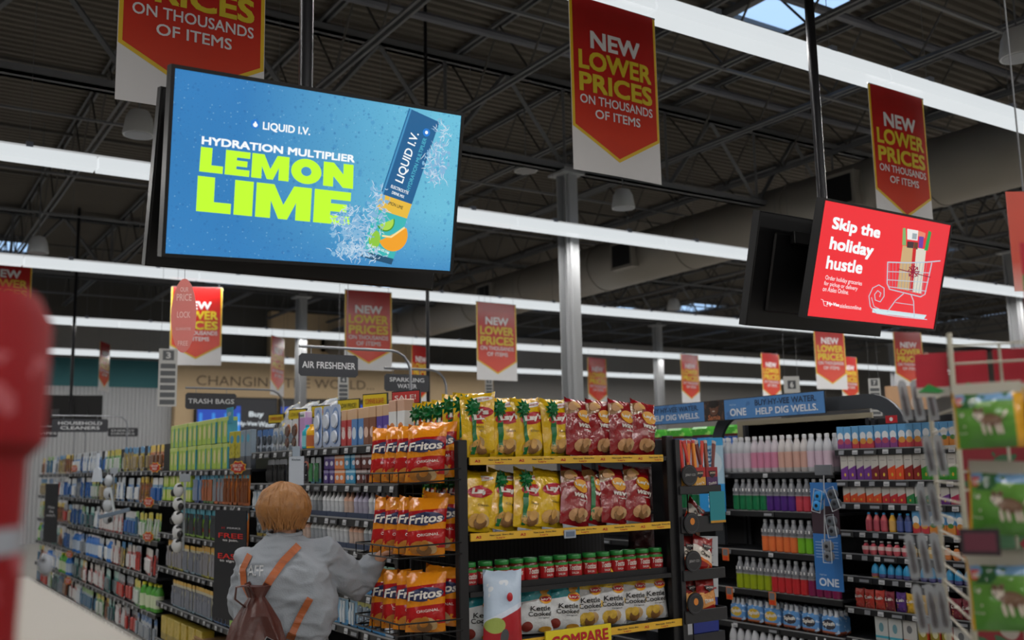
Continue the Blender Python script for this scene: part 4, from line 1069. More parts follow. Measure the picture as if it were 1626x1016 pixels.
def ribbon(pts, w_, m, nm, off=.007):
    P_ = []
    for i in range(len(pts) - 1):
        for t in range(6): P_.append(tuple(pts[i][j] + (pts[i + 1][j] - pts[i][j]) * t / 6 for j in range(2)))
    P_.append(pts[-1]); vs = []
    for i, (x, z) in enumerate(P_):
        a, b = P_[max(0, i - 1)], P_[min(len(P_) - 1, i + 1)]; dx, dz = b[0] - a[0], b[1] - a[1]; l = math.hypot(dx, dz) or 1; nx, nz = -dz / l * w_, dx / l * w_
        for s_, e in ((1, 0), (-1, 0), (-1, 1), (1, 1)):
            X_, Z_ = x + nx * s_, z + nz * s_; vs.append((X_, min(hit(X_, Z_), hit(x, z) + .01) - off * (1 - e) - .002, Z_))
    fs = []
    for i in range(len(P_) - 1):
        for k in range(4): fs.append((i * 4 + k, i * 4 + (k + 1) % 4, (i + 1) * 4 + (k + 1) % 4, (i + 1) * 4 + k))
    g = G(); g.add(vs, fs, m); return link(nm, g.mesh(nm), bp)
ribbon([(-.12, 1.10), (-.165, 1.17), (-.172, 1.23), (-.145, 1.29)], .014, strapm, 'shoulder_strap')
ribbon([(-.10, 1.10), (-.045, 1.19), (0.005, 1.26), (.07, 1.325)], .017, strapm, 'shoulder_strap')
ribbon([(.125, 1.10), (.085, 1.03), (.05, .955)], .015, strapm, 'lower_strap')
ribbon([(.05, .955), (.04, .93)], .019, M('buckle', '8a4a22', .3, .5), 'buckle', .012)
ribbon([(-.148, 1.175), (-.11, 1.09)], .014, leather, 'strap_end', .012); ribbon([(-.055, 1.17), (-.10, 1.09)], .016, leather, 'strap_end', .012)
g = G(); g.box(-.03, .03, -.004, .004, 0, .12, M('phone_black', '101014', .2), .003); ph = link('phone', g.mesh('phone'), None, (0, 0, 0)); ph.parent = None
ph.matrix_world = bp.matrix_basis.copy() if 0 else Matrix.Translation(who.location) @ Matrix.Rotation(-R(24), 4, 'Z') @ Matrix.Translation((-.07, -.405, .86)) @ Matrix.Rotation(R(28), 4, 'Y')
tag(ph, 'black phone with silver edge in the outer pocket of the brown backpack', 'phone')
g = G(); g.tube([(-.03, 0, 0), (.03, 0, 0), (.03, 0, .12), (-.03, 0, .12), (-.03, 0, 0)], .003, M('phone_edge', 'b0b4ba', .3, .7), 6); link('rim', g.mesh('rim'), ph)
# ================================================================ shelf goods
RZ = R(-90)
BRIGHT = {}
def cm(c, rough=.35): return M('goods_' + c, c, rough, var=.08)
def box_proto(key, w, h, d, base, layers=(), texts=(), flap=None):
    if key in PROTO: return
    m = M('print_' + key, base, .4, var=.06, layers=layers)
    g = G(); g.box(-w/2, w/2, 0, d, 0, h, m, min(.004, w * .04)); parts = []
    if texts:
        t = G()
        for s_, x, z, ww, hh, c in texts: t.text(s_, x * w, z * h, ww * w, hh * h, cm(c), y=-.0015, bold=.02)
        parts.append(('lettering', t.mesh('lettering')))
    if flap:
        t = G(); t.box(-w/2, w/2, -.002, .0, h * flap[0], h * flap[1], cm(flap[2])); parts.append(('label', t.mesh('label')))
    proto(key, [('box', g.mesh('box'), parts)])
def card_proto(key, w, h, base, layers, item, parts=True, kind='tube'):
    kind_name = 'carton_pack' if kind == 'block' else 'hanging_pack'
    for start, nm in (('multi', 'feeding_card'), ('cutlery', 'feeding_card'), ('bb', 'feeding_card'), ('bigoval', 'feeding_card'), ('razor', 'razor_pack'), ('brush', 'toothbrush_card'), ('brush_yellow', 'floss_pack')):
        if key.startswith(start): kind_name = nm
    """hanging card with a moulded bubble and the article inside"""
    m = M('print_' + key, base, .35, var=.06, layers=layers)
    g = G(); c = w * .12
    g.poly([(-w/2 + c, 0), (w/2 - c, 0), (w/2, c), (w/2, h - c), (w/2 - c, h), (-w/2 + c, h), (-w/2, h - c), (-w/2, c)], 0, .003, m)
    t = G(); im = cm(item, .25)
    if kind == 'tube':
        for k in ((-.2, .2) if w > .055 else (0,)):
            t.tube([(k * w, -.012, h * .08), (k * w, -.014, h * .45), (k * w, -.010, h * .62), (k * w, -.012, h * .78)], [.008, .009, .005, .009], im, 6)
    elif kind == 'oval':
        t.lathe([(w * .12, 0), (w * .36, .006), (w * .3, .014)], im, 10, Matrix.Translation((0, 0, h * .62)) @ Matrix.Rotation(R(90), 4, 'X'))
        t.lathe([(w * .12, 0), (w * .30, .006), (w * .25, .014)], im, 10, Matrix.Translation((0, 0, h * .25)) @ Matrix.Rotation(R(90), 4, 'X'))
    else:
        t.box(-w * .34, w * .34, -.022, 0, h * .1, h * .62, im, .006)
    if parts: proto(key, [(kind_name, g.mesh(kind_name), [('bubble', t.mesh('bubble', True))])])
    else:
        for a in (0,): 
            o = len(g.v); mi_ = {i: g.mi(mm) for i, mm in enumerate(t.mats)}
            g.v += t.v; g.f += [tuple(o + q for q in f) for f in t.f]; g.m += [mi_[i] for i in t.m]
        proto(key, [(kind_name, g.mesh(kind_name))])
def bottle_proto(key, r, h, liquid, cap, label, neck=.3, split=None, glass=None, texts=(), capn='cap', prof=None):
    m = M('fill_' + key, liquid, .12, var=.10, vs=20, layers=(('r', -1, 1, split * h, 2, glass or 'b8bcc0'),) if split else ())
    g = G(); hb = h * (1 - neck)
    g.lathe(prof or [(r * .8, 0), (r, h * .03), (r, hb * .5), (r * .94, hb * .55), (r, hb * .62), (r, hb * .9), (r * .8, hb * 1.02), (r * .4, h * .9), (r * .38, h * .93)], m, 12)
    parts = []
    t = G(); t.lathe([(r * .44, h * .91), (r * .46, h), (r * .3, h * 1.01)], cm(cap), 10); parts.append((capn, t.mesh(capn, True)))
    if label:
        t = G(); t.lathe([(r * 1.02, label[0] * h), (r * 1.02, label[1] * h)], cm(label[2]), 12)
        for s_, z, ww, hh, c in texts: t.text(s_, 0, z * h, ww * r * 2, hh * h, cm(c), y=0, bold=.03, surf=lambda x, z_: -math.sqrt(max(0, (r * 1.06) ** 2 - x * x)))
        parts.append(('label', t.mesh('label', True)))
    proto(key, [('bottle', g.mesh('bottle', True), parts)])
def bot_var(key, w, h, base, top, item):
    pass
tagw = M('price_tag_white', 'b4b6ba', .4); tagg = M('price_tag_grey', '7f8288', .4); stripb = M('shelf_edge_black', '1a1b1e', .4); shelf_m = M('shelf_steel', '33353a', .4, .3); edge_m = M('shelf_rim', '9a9c9f', .35, .5)
back_m = M('gondola_back', '1d1d20', .6); peg_m = M('pegboard_beige', 'b8ae98', .6, layers=[('s', .03, .2, 0, 3, '8f8670')])
g = G(); g.box(-.022, .022, -.006, 0, -.026, .004, tagw, .001); g.box(-.016, .016, -.0075, -.006, -.02, -.012, tagg); tag_me = g.mesh('price_tag')
g = G(); g.box(-.022, .022, -.006, 0, -.026, .004, tagg, .001); tag2_me = g.mesh('price_tag')
g = G(); g.box(-.05, .05, -.008, 0, -.03, .006, stripb, .001); g.box(-.045, .03, -.0095, -.008, -.022, -.004, tagg); tag3_me = g.mesh('price_tag')
def gondola(xf, ya, yb, zs, label, top=1.75, depth=.5, tags=True, back=back_m, step=.13, name='shelving_unit'):
    root = bpy.data.objects.new(name, None); COL.objects.link(root); root.location = (xf, ya, 0); root.rotation_euler = (0, 0, RZ)
    tag(root, label, 'shelving', 'aisle shelving units'); L = yb - ya         # local x runs from -L to 0
    g = G(); g.box(-L, 0, depth - .04, depth, 0, top, back); link('back_panel', g.mesh('back_panel'), root)
    for x in (-L + .015, -.015):
        g = G(); g.box(x - .015, x + .015, depth - .08, depth - .03, 0, top, shelf_m); link('upright', g.mesh('upright'), root)
    g = G(); g.box(-L, 0, .02, depth, 0, .12, shelf_m); link('plinth', g.mesh('plinth'), root)
    for z in zs:
        g = G(); g.box(-L + .004, -.004, .004, depth - .04, z - .022, z - .004, shelf_m); sh = link('shelf', g.mesh('shelf'), root)
        g = G(); g.box(-L, 0, -.004, .006, z - .045, z - .006, stripb); g.box(-L, 0, -.006, .006, z - .006, z + .002, edge_m); link('price_strip', g.mesh('price_strip'), sh)
        if tags:
            n = int(L / step)
            for i in range(n):
                link('price_tag', (tag_me, tag2_me, tag_me, tag3_me)[(i * 7 + int(z * 10)) % 4], sh, (-L + (i + .5) * step + random.uniform(-.02, .02), -.004, z - .015), (R(-8), 0, 0))
    return root
def run(xf, y, z, items, where, rowname, d0=0, end=None):
    """items: (key, count, pitch, noun, description[, depth-rows]) set from y away from the viewpoint"""
    for it in items:
        key, n, pt, cat, desc = it[:5]
        tilt = it[5] if len(it) > 5 else 0
        lift = it[6] if len(it) > 6 else 0
        for k in range(n):
            ex = ' %s of %d,' % (nth(k), n) if n > 1 else ''
            c = y + pt * (k + .5)
            place(key, (xf + d0 + .012 + random.uniform(-.004, .008), c, z + .001 + lift), (R(tilt), 0, RZ + R(random.uniform(-3, 3))), '%s,%s %s of %s' % (desc, ex, rowname, where), cat, '%s, %s' % (desc, rowname))
        y += n * pt
    return y
GX = 2.35
# ---- section A : baby goods (behind the woman)
WA = 'baby goods shelves'
ZA = [1.79, 1.575, 1.385, 1.215, .985, .79, .5, .2]
gondola(GX, 4.64, 7.02, ZA[:], 'black baby goods shelving behind the woman', 2.02, step=.145)
box_proto('pouchbox_red', .075, .21, .05, 'b03a3c', [('r', -.1, .1, .15, .3, 'c9a582'), ('e', 0, .07, .028, .03, 'd9c7c4')], [('Little', 0, .5, .6, .1, 'e8e4e0')])
box_proto('pouchbox_blue', .075, .21, .05, '4f7fb8', [('r', -.1, .1, .15, .3, 'c9a582'), ('e', 0, .07, .028, .035, 'c9d4e0')])
box_proto('pouchbox_brown', .075, .21, .05, '7a4a34', [('r', -.1, .1, .15, .3, 'c9a582'), ('e', 0, .07, .028, .03, 'd9b8a8')])
box_proto('pouchbox_purple', .075, .21, .05, '4f3a96', [('r', -.1, .1, .15, .3, 'c9a582'), ('e', 0, .07, .028, .03, '9a8ad0')])
box_proto('tallbox_orange', .08, .225, .06, 'd8dadc', [('r', -.1, .1, .165, .3, 'c9a088'), ('e', 0, .06, .035, .045, 'cf7a3c'), ('r', -.1, .1, 0, .02, 'c98a5a')])
card_proto('bigoval', .13, .25, 'a6b4cf', [('e', 0, .125, .055, .11, '6f8dc0'), ('e', 0, .19, .03, .025, 'cfd8e8')], 'c9d2e2', kind='oval')
box_proto('bootie', .12, .24, .05, 'b58ac0', [('r', -.06, -.03, 0, .3, '6a3a5a'), ('r', -.03, .06, .2, .24, 'd8d4dc'), ('e', .02, .07, .03, .05, 'c9b4d8')], [('Naturals', .1, .9, .6, .08, '2f7a5a')])
bottle_proto('cyan_tub', .038, .15, '2fa0b4', '2fa0b4', (.1, .55, '7fc4d0'), .2)
bottle_proto('yellow_tub', .036, .15, 'e0a826', 'e0a826', (.1, .55, 'b5643c'), .2)
card_proto('multi_orange', .11, .20, 'cfd2d6', [('e', 0, .13, .045, .04, 'd98a5a')], '5a3d33', kind='oval')
card_proto('multi_grey', .10, .20, 'b4bac2', [('e', 0, .15, .04, .03, '6f8fb8'), ('r', -.05, .05, 0, .02, 'c9b030')], '6d7884', kind='oval')
card_proto('multi_blue', .10, .20, 'a9b6c9', [('r', -.05, .05, .15, .2, '3f6fb0'), ('r', -.05, .05, 0, .03, '4a78b0')], '2c3644', kind='oval')
card_proto('multi_lime', .10, .20, 'bfc7b8', [('e', -.01, .13, .03, .05, 'a6c83a'), ('e', 0, .04, .04, .03, '8fb0c8')], '707c88', kind='oval')
card_proto('cutlery_dark', .07, .16, '3a3c42', [('r', -.05, .05, .12, .2, '7a7d84')], '17181a', kind='tube')
card_proto('cutlery_pink', .09, .16, '4a4448', [('e', 0, .11, .04, .03, 'c97a6a')], '2c2a34', kind='oval')
card_proto('cutlery_white', .07, .16, 'a7adb2', [('r', -.05, .05, 0, .03, '5f9ab8')], '4d8a5a', kind='tube')
run(GX, 4.66, ZA[0], [('tallbox_orange', 2, .09, 'box', 'tall white box with orange fruit'), ('pouchbox_purple', 2, .08, 'box', 'tan-topped purple pouch box'), ('pouchbox_brown', 2, .08, 'box', 'tan-topped brown pouch box'),
    ('pouchbox_blue', 2, .08, 'box', 'tan-topped blue pouch box'), ('pouchbox_red', 2, .08, 'box', 'tan-topped red pouch box'), ('bigoval', 3, .135, 'card', 'large silver-blue oval card'), ('yellow_tub', 1, .08, 'tub', 'yellow baby tub'), ('cyan_tub', 1, .08, 'tub', 'cyan baby tub'),
    ('bootie', 1, .125, 'box', 'lilac baby box'), ('multi_orange', 2, .11, 'pack', 'orange-print baby multipack')], WA, 'top row')
yy = 6.18; 
run(GX, 6.22, ZA[0] - .045, [('multi_lime', 2, .105, 'pack', 'lime-print teether card'), ('multi_grey', 2, .105, 'pack', 'grey teether card'), ('multi_blue', 3, .105, 'pack', 'blue teether card')], WA, 'top row')
# crumpled clear bags heaped above
clr = M('clear_wrap', 'b9c0c8', .12, var=.3, vs=14, bump=.9, bs=16, layers=[('n', 22, .6, 'd9c040', 0, 1), ('n', 16, .63, '3a76a8', 0, 1)])
body, front = bag_shape(.22, .24, .10, clr, 51); proto('wrapbag', [('wrap', body)])
for k in range(6): place('wrapbag', (GX + .10 + .04 * (k % 2), 5.95 + k * .165, 1.87 + (.03 if k % 2 else 0)), (R(-22), R(random.uniform(-9, 9)), RZ + R(random.uniform(-12, 12))), 'crumpled clear bag of baby spoons above baby goods shelves, %s towards the far end' % nth(k), 'packet', 'clear bags on top')
lo, hi = 'lower tier', 'upper tier'
def tub(key, c, lid, spec='d0d0d8'):
    box_proto(key, .072, .082, .05, c, [('r', -.1, .1, .062, .075, lid), ('e', 0, .035, .02, .014, spec)])
for key, c, l in (('t_purple', '4a3578', '8a86a8'), ('t_orange', 'cf7a44', 'd8c0b0'), ('t_blue', '3587b0', '9cc4d8'), ('t_brown', '5a2a24', 'a8a0a0'), ('t_violet', '5b48a8', '7a70c0')): tub(key, c, l)
for tier, nm in ((0, 'lower tier'), (.084, 'upper tier')):
    run(GX, 4.80, ZA[1], [('t_violet', 3, .078, 'carton', 'violet carton', 0, tier), ('t_brown', 3, .078, 'carton', 'dark brown carton', 0, tier), ('t_blue', 2, .078, 'carton', 'blue carton', 0, tier), ('t_orange', 2, .078, 'carton', 'orange carton', 0, tier), ('t_purple', 2, .078, 'carton', 'purple carton', 0, tier)], WA, 'second row, ' + nm)
run(GX, 5.78, ZA[1], [('cutlery_white', 2, .09, 'card', 'white feeding card'), ('cutlery_pink', 3, .10, 'card', 'dark card with pink ovals'), ('cutlery_dark', 6, .08, 'card', 'dark feeding spoon card')], WA, 'second row')
# bottles rows in blue trays
def clearb(key, body_c, capc):
    m = M('clear_' + key, body_c, .15, var=.3, vs=30); g = G()
    g.lathe([(.024, 0), (.026, .01), (.022, .05), (.026, .075), (.024, .09)], m, 10)
    t = G(); t.lathe([(.025, .088), (.025, .1), (.012, .118), (.009, .135), (.004, .142)], cm(capc, .3), 10)
    proto(key, [('bottle', g.mesh('bottle', True), [('cap', t.mesh('cap', True))])])
clearb('cb_white', 'c2c6cc', 'd8dade'); clearb('cb_grey', '9aa0a8', 'c4c8cc'); clearb('cb_peach', 'c8b0a4', 'd0a088'); clearb('cb_lilac', 'a8a4b8', 'b4aec8')
for zi, rn, z_h in ((2, 'third row', 0), (3, 'fourth row', 0)):
    z = ZA[zi]; y = 4.80
    seq = [('cb_grey', 3), ('cb_white', 2), ('cb_lilac', 3), ('cb_peach', 2), ('cb_white', 5), ('cb_grey', 3), ('cb_white', 3), ('cb_lilac', 2)]
    if zi == 3: seq = [('cb_lilac', 3), ('cb_grey', 3), ('cb_peach', 3), ('cb_white', 5), ('cb_grey', 4), ('cb_peach', 2)]
    seen = {}
    tot = 0
    for key, n in seq:
        nm = {'cb_white': 'white', 'cb_grey': 'grey', 'cb_peach': 'peach', 'cb_lilac': 'lilac'}[key]
        for k in range(n):
            seen[nm] = seen.get(nm, 0) + 1
            place(key, (GX + .04, y + .030, z + .004), (0, 0, random.uniform(-1, 1)), '%s clear baby bottle, %s of its colour from the rack, %s' % (nm, nth(seen[nm] - 1), rn), 'bottle', 'baby bottles on the %s' % rn)
            place(key, (GX + .10, y + .030, z + .004), (0, 0, 0), '%s baby bottle of the rear rank, %s from the rack, %s' % (nm, nth(tot), rn), 'bottle', 'baby bottles behind on the %s' % rn); tot += 1
            y += .062
        y += .012
    y = 4.8
    for k in range(5):
        g = G(); g.box(-.14, .14, 0, .006, 0, .03, cm('26344f')); g.box(-.14, .14, .006, .14, 0, .004, cm('26344f')); g.box(-.14, -.135, .006, .14, 0, .03, cm('26344f')); g.box(.135, .14, .006, .14, 0, .03, cm('26344f'))
        tag(link('display_tray', g.mesh('display_tray'), None, (GX + .005, y + .145 + k * .285, z), (0, 0, RZ)), 'navy display tray under baby bottles, %s from the rack, %s' % (nth(k), rn), 'tray')
# far end of rows 3-6
card_proto('bb_blue', .10, .17, '8fb4cf', [('r', -.1, .1, 0, .03, '4a90c4'), ('r', -.1, .1, .14, .2, 'd0d8de')], 'cdd3d8', kind='tube')
card_proto('bb_black', .085, .16, 'a7bfd0', [('r', -.1, .1, 0, .03, '3a8cc8'), ('r', -.1, .1, .13, .2, '8ab0a0'), ('e', -.02, .05, .012, .022, '1a1c20'), ('e', .02, .05, .012, .022, '1a1c20')], '22252b', kind='oval')
card_proto('bb_yellow', .085, .16, 'b0bccb', [('r', -.1, .1, 0, .03, '3a8cc8'), ('r', -.1, .1, .12, .2, 'c9c878'), ('e', -.02, .05, .014, .022, '6a7a88')], '5d6c7c', kind='oval')
box_proto('softpack', .09, .14, .04, 'a8b0ba', [('e', 0, .07, .035, .05, 'c4ccd4')])
run(GX, 6.35, ZA[2], [('bb_blue', 6, .11, 'card', 'pale blue bottle card')], WA, 'third row')
run(GX, 6.15, ZA[3], [('bb_blue', 3, .11, 'card', 'pale blue bottle card'), ('multi_grey', 4, .11, 'card', 'grey teether card')], WA, 'fourth row')
run(GX, 4.68, ZA[4], [('softpack', 1, .1, 'pack', 'grey soft pack'), ('bb_black', 3, .09, 'card', 'blue card with black ovals'), ('bb_blue', 2, .11, 'card', 'pale blue bottle card'), ('bb_yellow', 4, .09, 'card', 'yellow-topped blue card'), ('multi_lime', 5, .11, 'card', 'lime teether card'), ('bb_black', 6, .09, 'card', 'far blue card with black ovals')], WA, 'fifth row')
run(GX, 4.68, ZA[5], [('softpack', 2, .1, 'pack', 'grey soft pack'), ('bb_black', 2, .09, 'card', 'blue card with black ovals'), ('bb_yellow', 2, .09, 'card', 'yellow-topped blue card'), ('bb_blue', 4, .11, 'card', 'pale blue bottle card'), ('multi_grey', 5, .11, 'card', 'grey teether card'), ('bb_yellow', 5, .09, 'card', 'far yellow-topped blue card')], WA, 'sixth row')

# ---- section B : oral care
WB = 'oral care shelves'
gondola(GX, 7.04, 9.60, [1.68, 1.41, 1.13, .83, .52, .2], 'black oral care shelving between woman and black poster', 2.0, step=.16)
box_proto('greenbox', .13, .20, .08, 'a3bf4a', [('r', -.1, -.035, 0, .3, '7fa636'), ('e', .01, .10, .028, .055, 'cfc894'), ('r', .055, .07, .0, .3, '3f93a8'), ('r', -.1, .1, .17, .2, 'b4c870')])
box_proto('greensmall', .09, .12, .06, 'a3bf4a', [('e', .01, .06, .025, .04, 'cfc894'), ('r', -.1, .1, .1, .2, '5fa8a0')])
card_proto('brushcard_blue', .07, .24, '3f7fc0', [('r', -.1, .1, .18, .3, '5f9bc8'), ('r', -.1, .1, 0, .03, '3a4f8a')], '8a9ab4')
card_proto('brushcard_teal', .07, .24, '4f8f96', [('r', -.1, .1, .18, .3, '3f9cc0'), ('r', -.1, .1, 0, .06, '5f8f50')], 'b06a4a')
card_proto('brushcard_orange', .09, .25, 'd07a34', [('r', -.1, .1, .19, .3, 'd0803a'), ('e', 0, .2, .025, .03, '3f9ab4'), ('r', -.1, .1, 0, .04, 'b4622c')], '7d4a2c')
card_proto('brushcard_red', .08, .25, 'cf7a52', [('r', -.1, .1, .17, .3, '3f9ab4'), ('r', -.1, .1, .02, .05, 'b8322c')], '8a8f98')
card_proto('brushcard_green', .08, .24, '86b23c', [('r', -.1, .1, .15, .3, '4f9fb4'), ('r', -.1, .1, .05, .08, 'c4402c')], '3a3f44')
card_proto('brush_yellow', .075, .24, 'c9b04a', [('r', -.1, .1, .2, .3, 'c99a3a'), ('r', -.1, .1, 0, .05, 'a8a43a'), ('r', -.02, .02, .05, .2, 'a8a8a4')], '8d8d96')
card_proto('razor_yellow', .08, .22, 'b8b4a0', [('r', -.1, .1, .19, .3, 'c9a040'), ('r', -.1, .1, 0, .03, '7fa0b4')], '7d8290')
card_proto('razor_dark', .08, .22, 'a09a84', [('r', -.1, .1, .19, .3, 'c99a40'), ('r', -.1, .1, 0, .04, '4f74a8')], '2c2c34')
box_proto('tote_yellow', .20, .20, .1, 'b09a34', [('r', -.2, .2, 0, .06, '96823a'), ('n', 8, .5, 'c0a850', 0, .3)])
box_proto('hairpack', .11, .30, .04, 'b0a82c', [('e', 0, .24, .035, .03, '3a8fb4'), ('r', -.1, .1, 0, .1, '3c3a38'), ('n', 26, .55, '8a8420', .1, .2)])
box_proto('hairpack_grey', .12, .30, .04, '7f8f9e', [('e', -.01, .24, .035, .03, '3a9ab8'), ('r', -.1, .1, 0, .11, '4a4f58')])
y = run(GX, 7.08, 1.66, [('hairpack_grey', 2, .13, 'pack', 'grey hanging pack'), ('hairpack', 2, .125, 'pack', 'yellow-green hanging pack')], WB, 'top row')
for tier, nm in ((0, 'top row lower tier'), (.202, 'top row upper tier')):
    run(GX, y + .05, 1.68 , [('greenbox', 12, .142, 'box', 'green carton', 0, tier)], WB, nm)
g = G(); g.box(-.08, .08, 0, .004, 0, .12, cm('2c8fb0')); g.text('NEW', 0, .07, .08, .03, cm('e8e8e8'), y=-.002, bold=.02)
tag(link('shelf_card', g.mesh('shelf_card'), None, (GX + .02, 7.62, 2.03), (0, 0, RZ)), 'small teal card standing on the green cartons', 'card')
run(GX, 7.08, 1.415, [('brushcard_orange', 6, .10, 'card', 'orange toothbrush card'), ('brushcard_red', 3, .09, 'card', 'orange and blue toothbrush card'), ('brushcard_teal', 4, .08, 'card', 'teal toothbrush card'), ('brushcard_blue', 3, .08, 'card', 'blue toothbrush card')], WB, 'second row')
for tier, nm in ((0, 'second row lower tier'), (.122, 'second row upper tier')): run(GX, 8.60, 1.415, [('greensmall', 9, .105, 'box', 'small green carton', 0, tier)], WB, nm)
run(GX, 7.08, 1.135, [('brushcard_orange', 3, .10, 'card', 'orange toothbrush card'), ('brushcard_red', 5, .09, 'card', 'orange and blue toothbrush card'), ('brushcard_green', 12, .09, 'card', 'green toothbrush card')], WB, 'third row')
run(GX, 7.08, .835, [('brush_yellow', 14, .085, 'card', 'yellow floss pick pack'), ('razor_yellow', 6, .085, 'card', 'grey and yellow pack'), ('brush_yellow', 6, .085, 'card', 'far yellow floss pick pack')], WB, 'fourth row')
bottle_proto('green_rinse', .045, .2, 'c8d0c8', '7fae9a', (.2, .7, '9fc46a'), .2)
run(GX, 7.10, .525, [('green_rinse', 3, .10, 'bottle', 'white bottle with green leaves'), ('razor_dark', 6, .085, 'card', 'dark razor pack'), ('razor_yellow', 14, .085, 'card', 'grey and yellow razor pack')], WB, 'fifth row')
run(GX, 8.2, .205, [('tote_yellow', 6, .21, 'box', 'yellow-brown carton')], WB, 'bottom row')
paper = M('kraft_paper', '9c7a54', .8, var=.2, bump=.5, bs=12)
for k in range(4):
    g = G()
    for j in range(6): g.box(-.15 + .01 * (j % 3), .15 - .01 * (j % 2), .01 * (j % 2), .26, j * .026, j * .026 + .022, paper, .006)
    o = link('paper_pad', g.mesh('paper_pad'), None, (GX, 7.12 + .17 + k * .33, .205), (0, 0, RZ)); tag(o, 'folded brown kraft paper pad on the bottom shelf, %s from the woman' % nth(k), 'paper')

# ---- section C : the long run behind, three units
WC = 'far cleaning shelves'
for a, b, t in ((9.62, 12.0, 'first'), (12.02, 14.4, 'second'), (14.42, 17.0, 'third')):
    gondola(GX, a, b, [1.69, 1.38, 1.04, .71, .39, .1], 'black far brush and cleaning shelving, %s unit beyond the green cartons' % t, 1.98, step=.2)
PAL = [('far_red', 'b83a34', 'c9c4c0', 'd4d4d6'), ('far_yellow', 'c9b02c', '3f86b8', '9a8c70'), ('far_blue', '3a7fc0', 'c4ccd4', 'dfe4e8'), ('far_lightblue', '6fa4c8', 'e0e2e4', '2f62a8'), ('far_green', '5aa648', 'd0c43a', 'c4ccc8'),
       ('far_white', 'b8bcc0', '3a6ea8', '8a929c'), ('far_orange', 'c9703a', 'e0c040', '7a5a48'), ('far_teal', '3a9690', 'a8c8c4', '5a6a70'), ('far_dark', '3a3f48', '8a8f98', 'b03a34'), ('far_pale', 'a8b4bc', '7fae5a', '3f6a8a')]
for key, a, b, c in PAL:
    for s_, (w_, h_) in enumerate(((.09, .25), (.125, .24))):
        card_proto('%s%d' % (key, s_), w_, h_, a, [('r', -.1, .1, h_ * .72, .4, b), ('e', 0, h_ * .35, w_ * .3, h_ * .15, b), ('n', 34, .57, c, 0, h_ * .7), ('n', 48, .6, 'd4d6d8', 0, .4), ('r', -.1, .1, .02, .035, 'd4d6d8')], c, parts=False, kind=('tube', 'block')[s_])
bottle_proto('far_bottle_blue', .045, .25, '2f6fc0', 'd8dade', (.15, .6, 'b4c4d8'), .25); bottle_proto('far_bottle_green', .045, .25, '4f9a3a', 'd0d43a', (.15, .6, 'c4d0b0'), .25); bottle_proto('far_bottle_red', .04, .24, 'a8242c', 'c9c4c0', (.15, .6, 'd0b8a8'), .25)
names = {k: v for k, v in (('far_red', 'red and white'), ('far_yellow', 'yellow and blue'), ('far_blue', 'blue and white'), ('far_lightblue', 'pale blue'), ('far_green', 'green and yellow'), ('far_white', 'white and blue'), ('far_orange', 'orange'), ('far_teal', 'teal'), ('far_dark', 'dark grey'), ('far_pale', 'pale grey-green'),
        ('far_bottle_blue', 'blue'), ('far_bottle_green', 'green'), ('far_bottle_red', 'red'))}
ROWS = [(1.69, 'orange yellow yellow green green lightblue blue blue lightblue blue orange yellow white blue pale orange yellow white', 'top row'), (1.38, 'lightblue orange blue blue yellow yellow green lightblue white blue lightblue lightblue blue dark blue white yellow green', 'second row'),
        (1.04, 'green green pale lightblue red red blue blue teal pale lightblue yellow dark orange white yellow green', 'third row'), (.71, 'dark red dark red yellow red BB blue BB white BB blue lightblue orange teal white BG', 'fourth row'),
        (.39, 'BG green dark teal red red orange teal BB BG blue BB red orange pale green orange', 'fifth row'), (.10, 'white dark red teal orange green pale blue red orange white teal green dark pale', 'bottom row')]
for z, seq, rn in ROWS:
    y = 9.66; cnt = {}
    si = 0; seq = seq.split()
    while y < 16.8:
        t = seq[si % len(seq)]; si += 1
        n = random.randint(2, 6)
        key = {'BB': 'far_bottle_blue', 'BG': 'far_bottle_green', 'BR': 'far_bottle_red'}.get(t)
        bt = key is not None
        if not bt: b_ = 'far_' + t; sz = random.choice((0, 1)); key = b_ + str(sz); pt = (.10, .135)[sz]
        else: b_ = key; pt = .10
        nm = names[b_]
        for k in range(n):
            if y > 16.85: break
            cnt[(nm, bt)] = cnt.get((nm, bt), 0) + 1
            place(key, (GX + .02 + random.uniform(-.01, .03), y + pt / 2, z + .002), (R(random.uniform(-3, 1)), 0, RZ + R(random.uniform(-5, 5))),
                  '%s %s, %s of that look from the green cartons, %s' % (nm, 'bottle' if bt else 'hanging pack', nth(cnt[(nm, bt)] - 1), rn), 'bottle' if bt else 'pack', 'goods on the %s of the far cleaning shelves' % rn)
            y += pt
# red bursts "new low price" clipped to the shelf edges
burst_r = M('burst_red', 'b5281f', .4); burst_y = M('burst_yellow', 'd9a93a', .4)
g = G(); pts = []
for k in range(16):
    a = 2 * math.pi * k / 16; r_ = .115 if k % 2 else .09; pts.append((r_ * math.cos(a), .45 * r_ * math.sin(a)))
g.poly(pts, 0, .003, burst_y); g.poly([(x * .88, z * .86) for x, z in pts], -.002, 0, burst_r); g.text('NEW LOW', 0, .013, .13, .022, cm('e8e0d8'), y=-.004, bold=.03); g.text('PRICE!', 0, -.014, .09, .02, cm('e8e0d8'), y=-.004, bold=.03)
burst = g.mesh('burst_tag')
for k, (px, py, t) in enumerate(((378, 742, 'under the green cartons'), (246, 742, 'at the top row end of far shelves'), (118, 744, 'high on the far shelves'), (236, 797, 'below the second row of far shelves'), (235, 852, 'below the third row of far shelves'), (110, 880, 'low beside the black hanging poster'), (108, 922, 'lowest, near the cream counter'))):
    p = at(px, py, 0, GX - .03); tag(link('burst_tag', burst, None, p, (0, 0, RZ + R(14)), ), 'red and yellow burst price tag ' + t, 'sign', 'burst price tags')
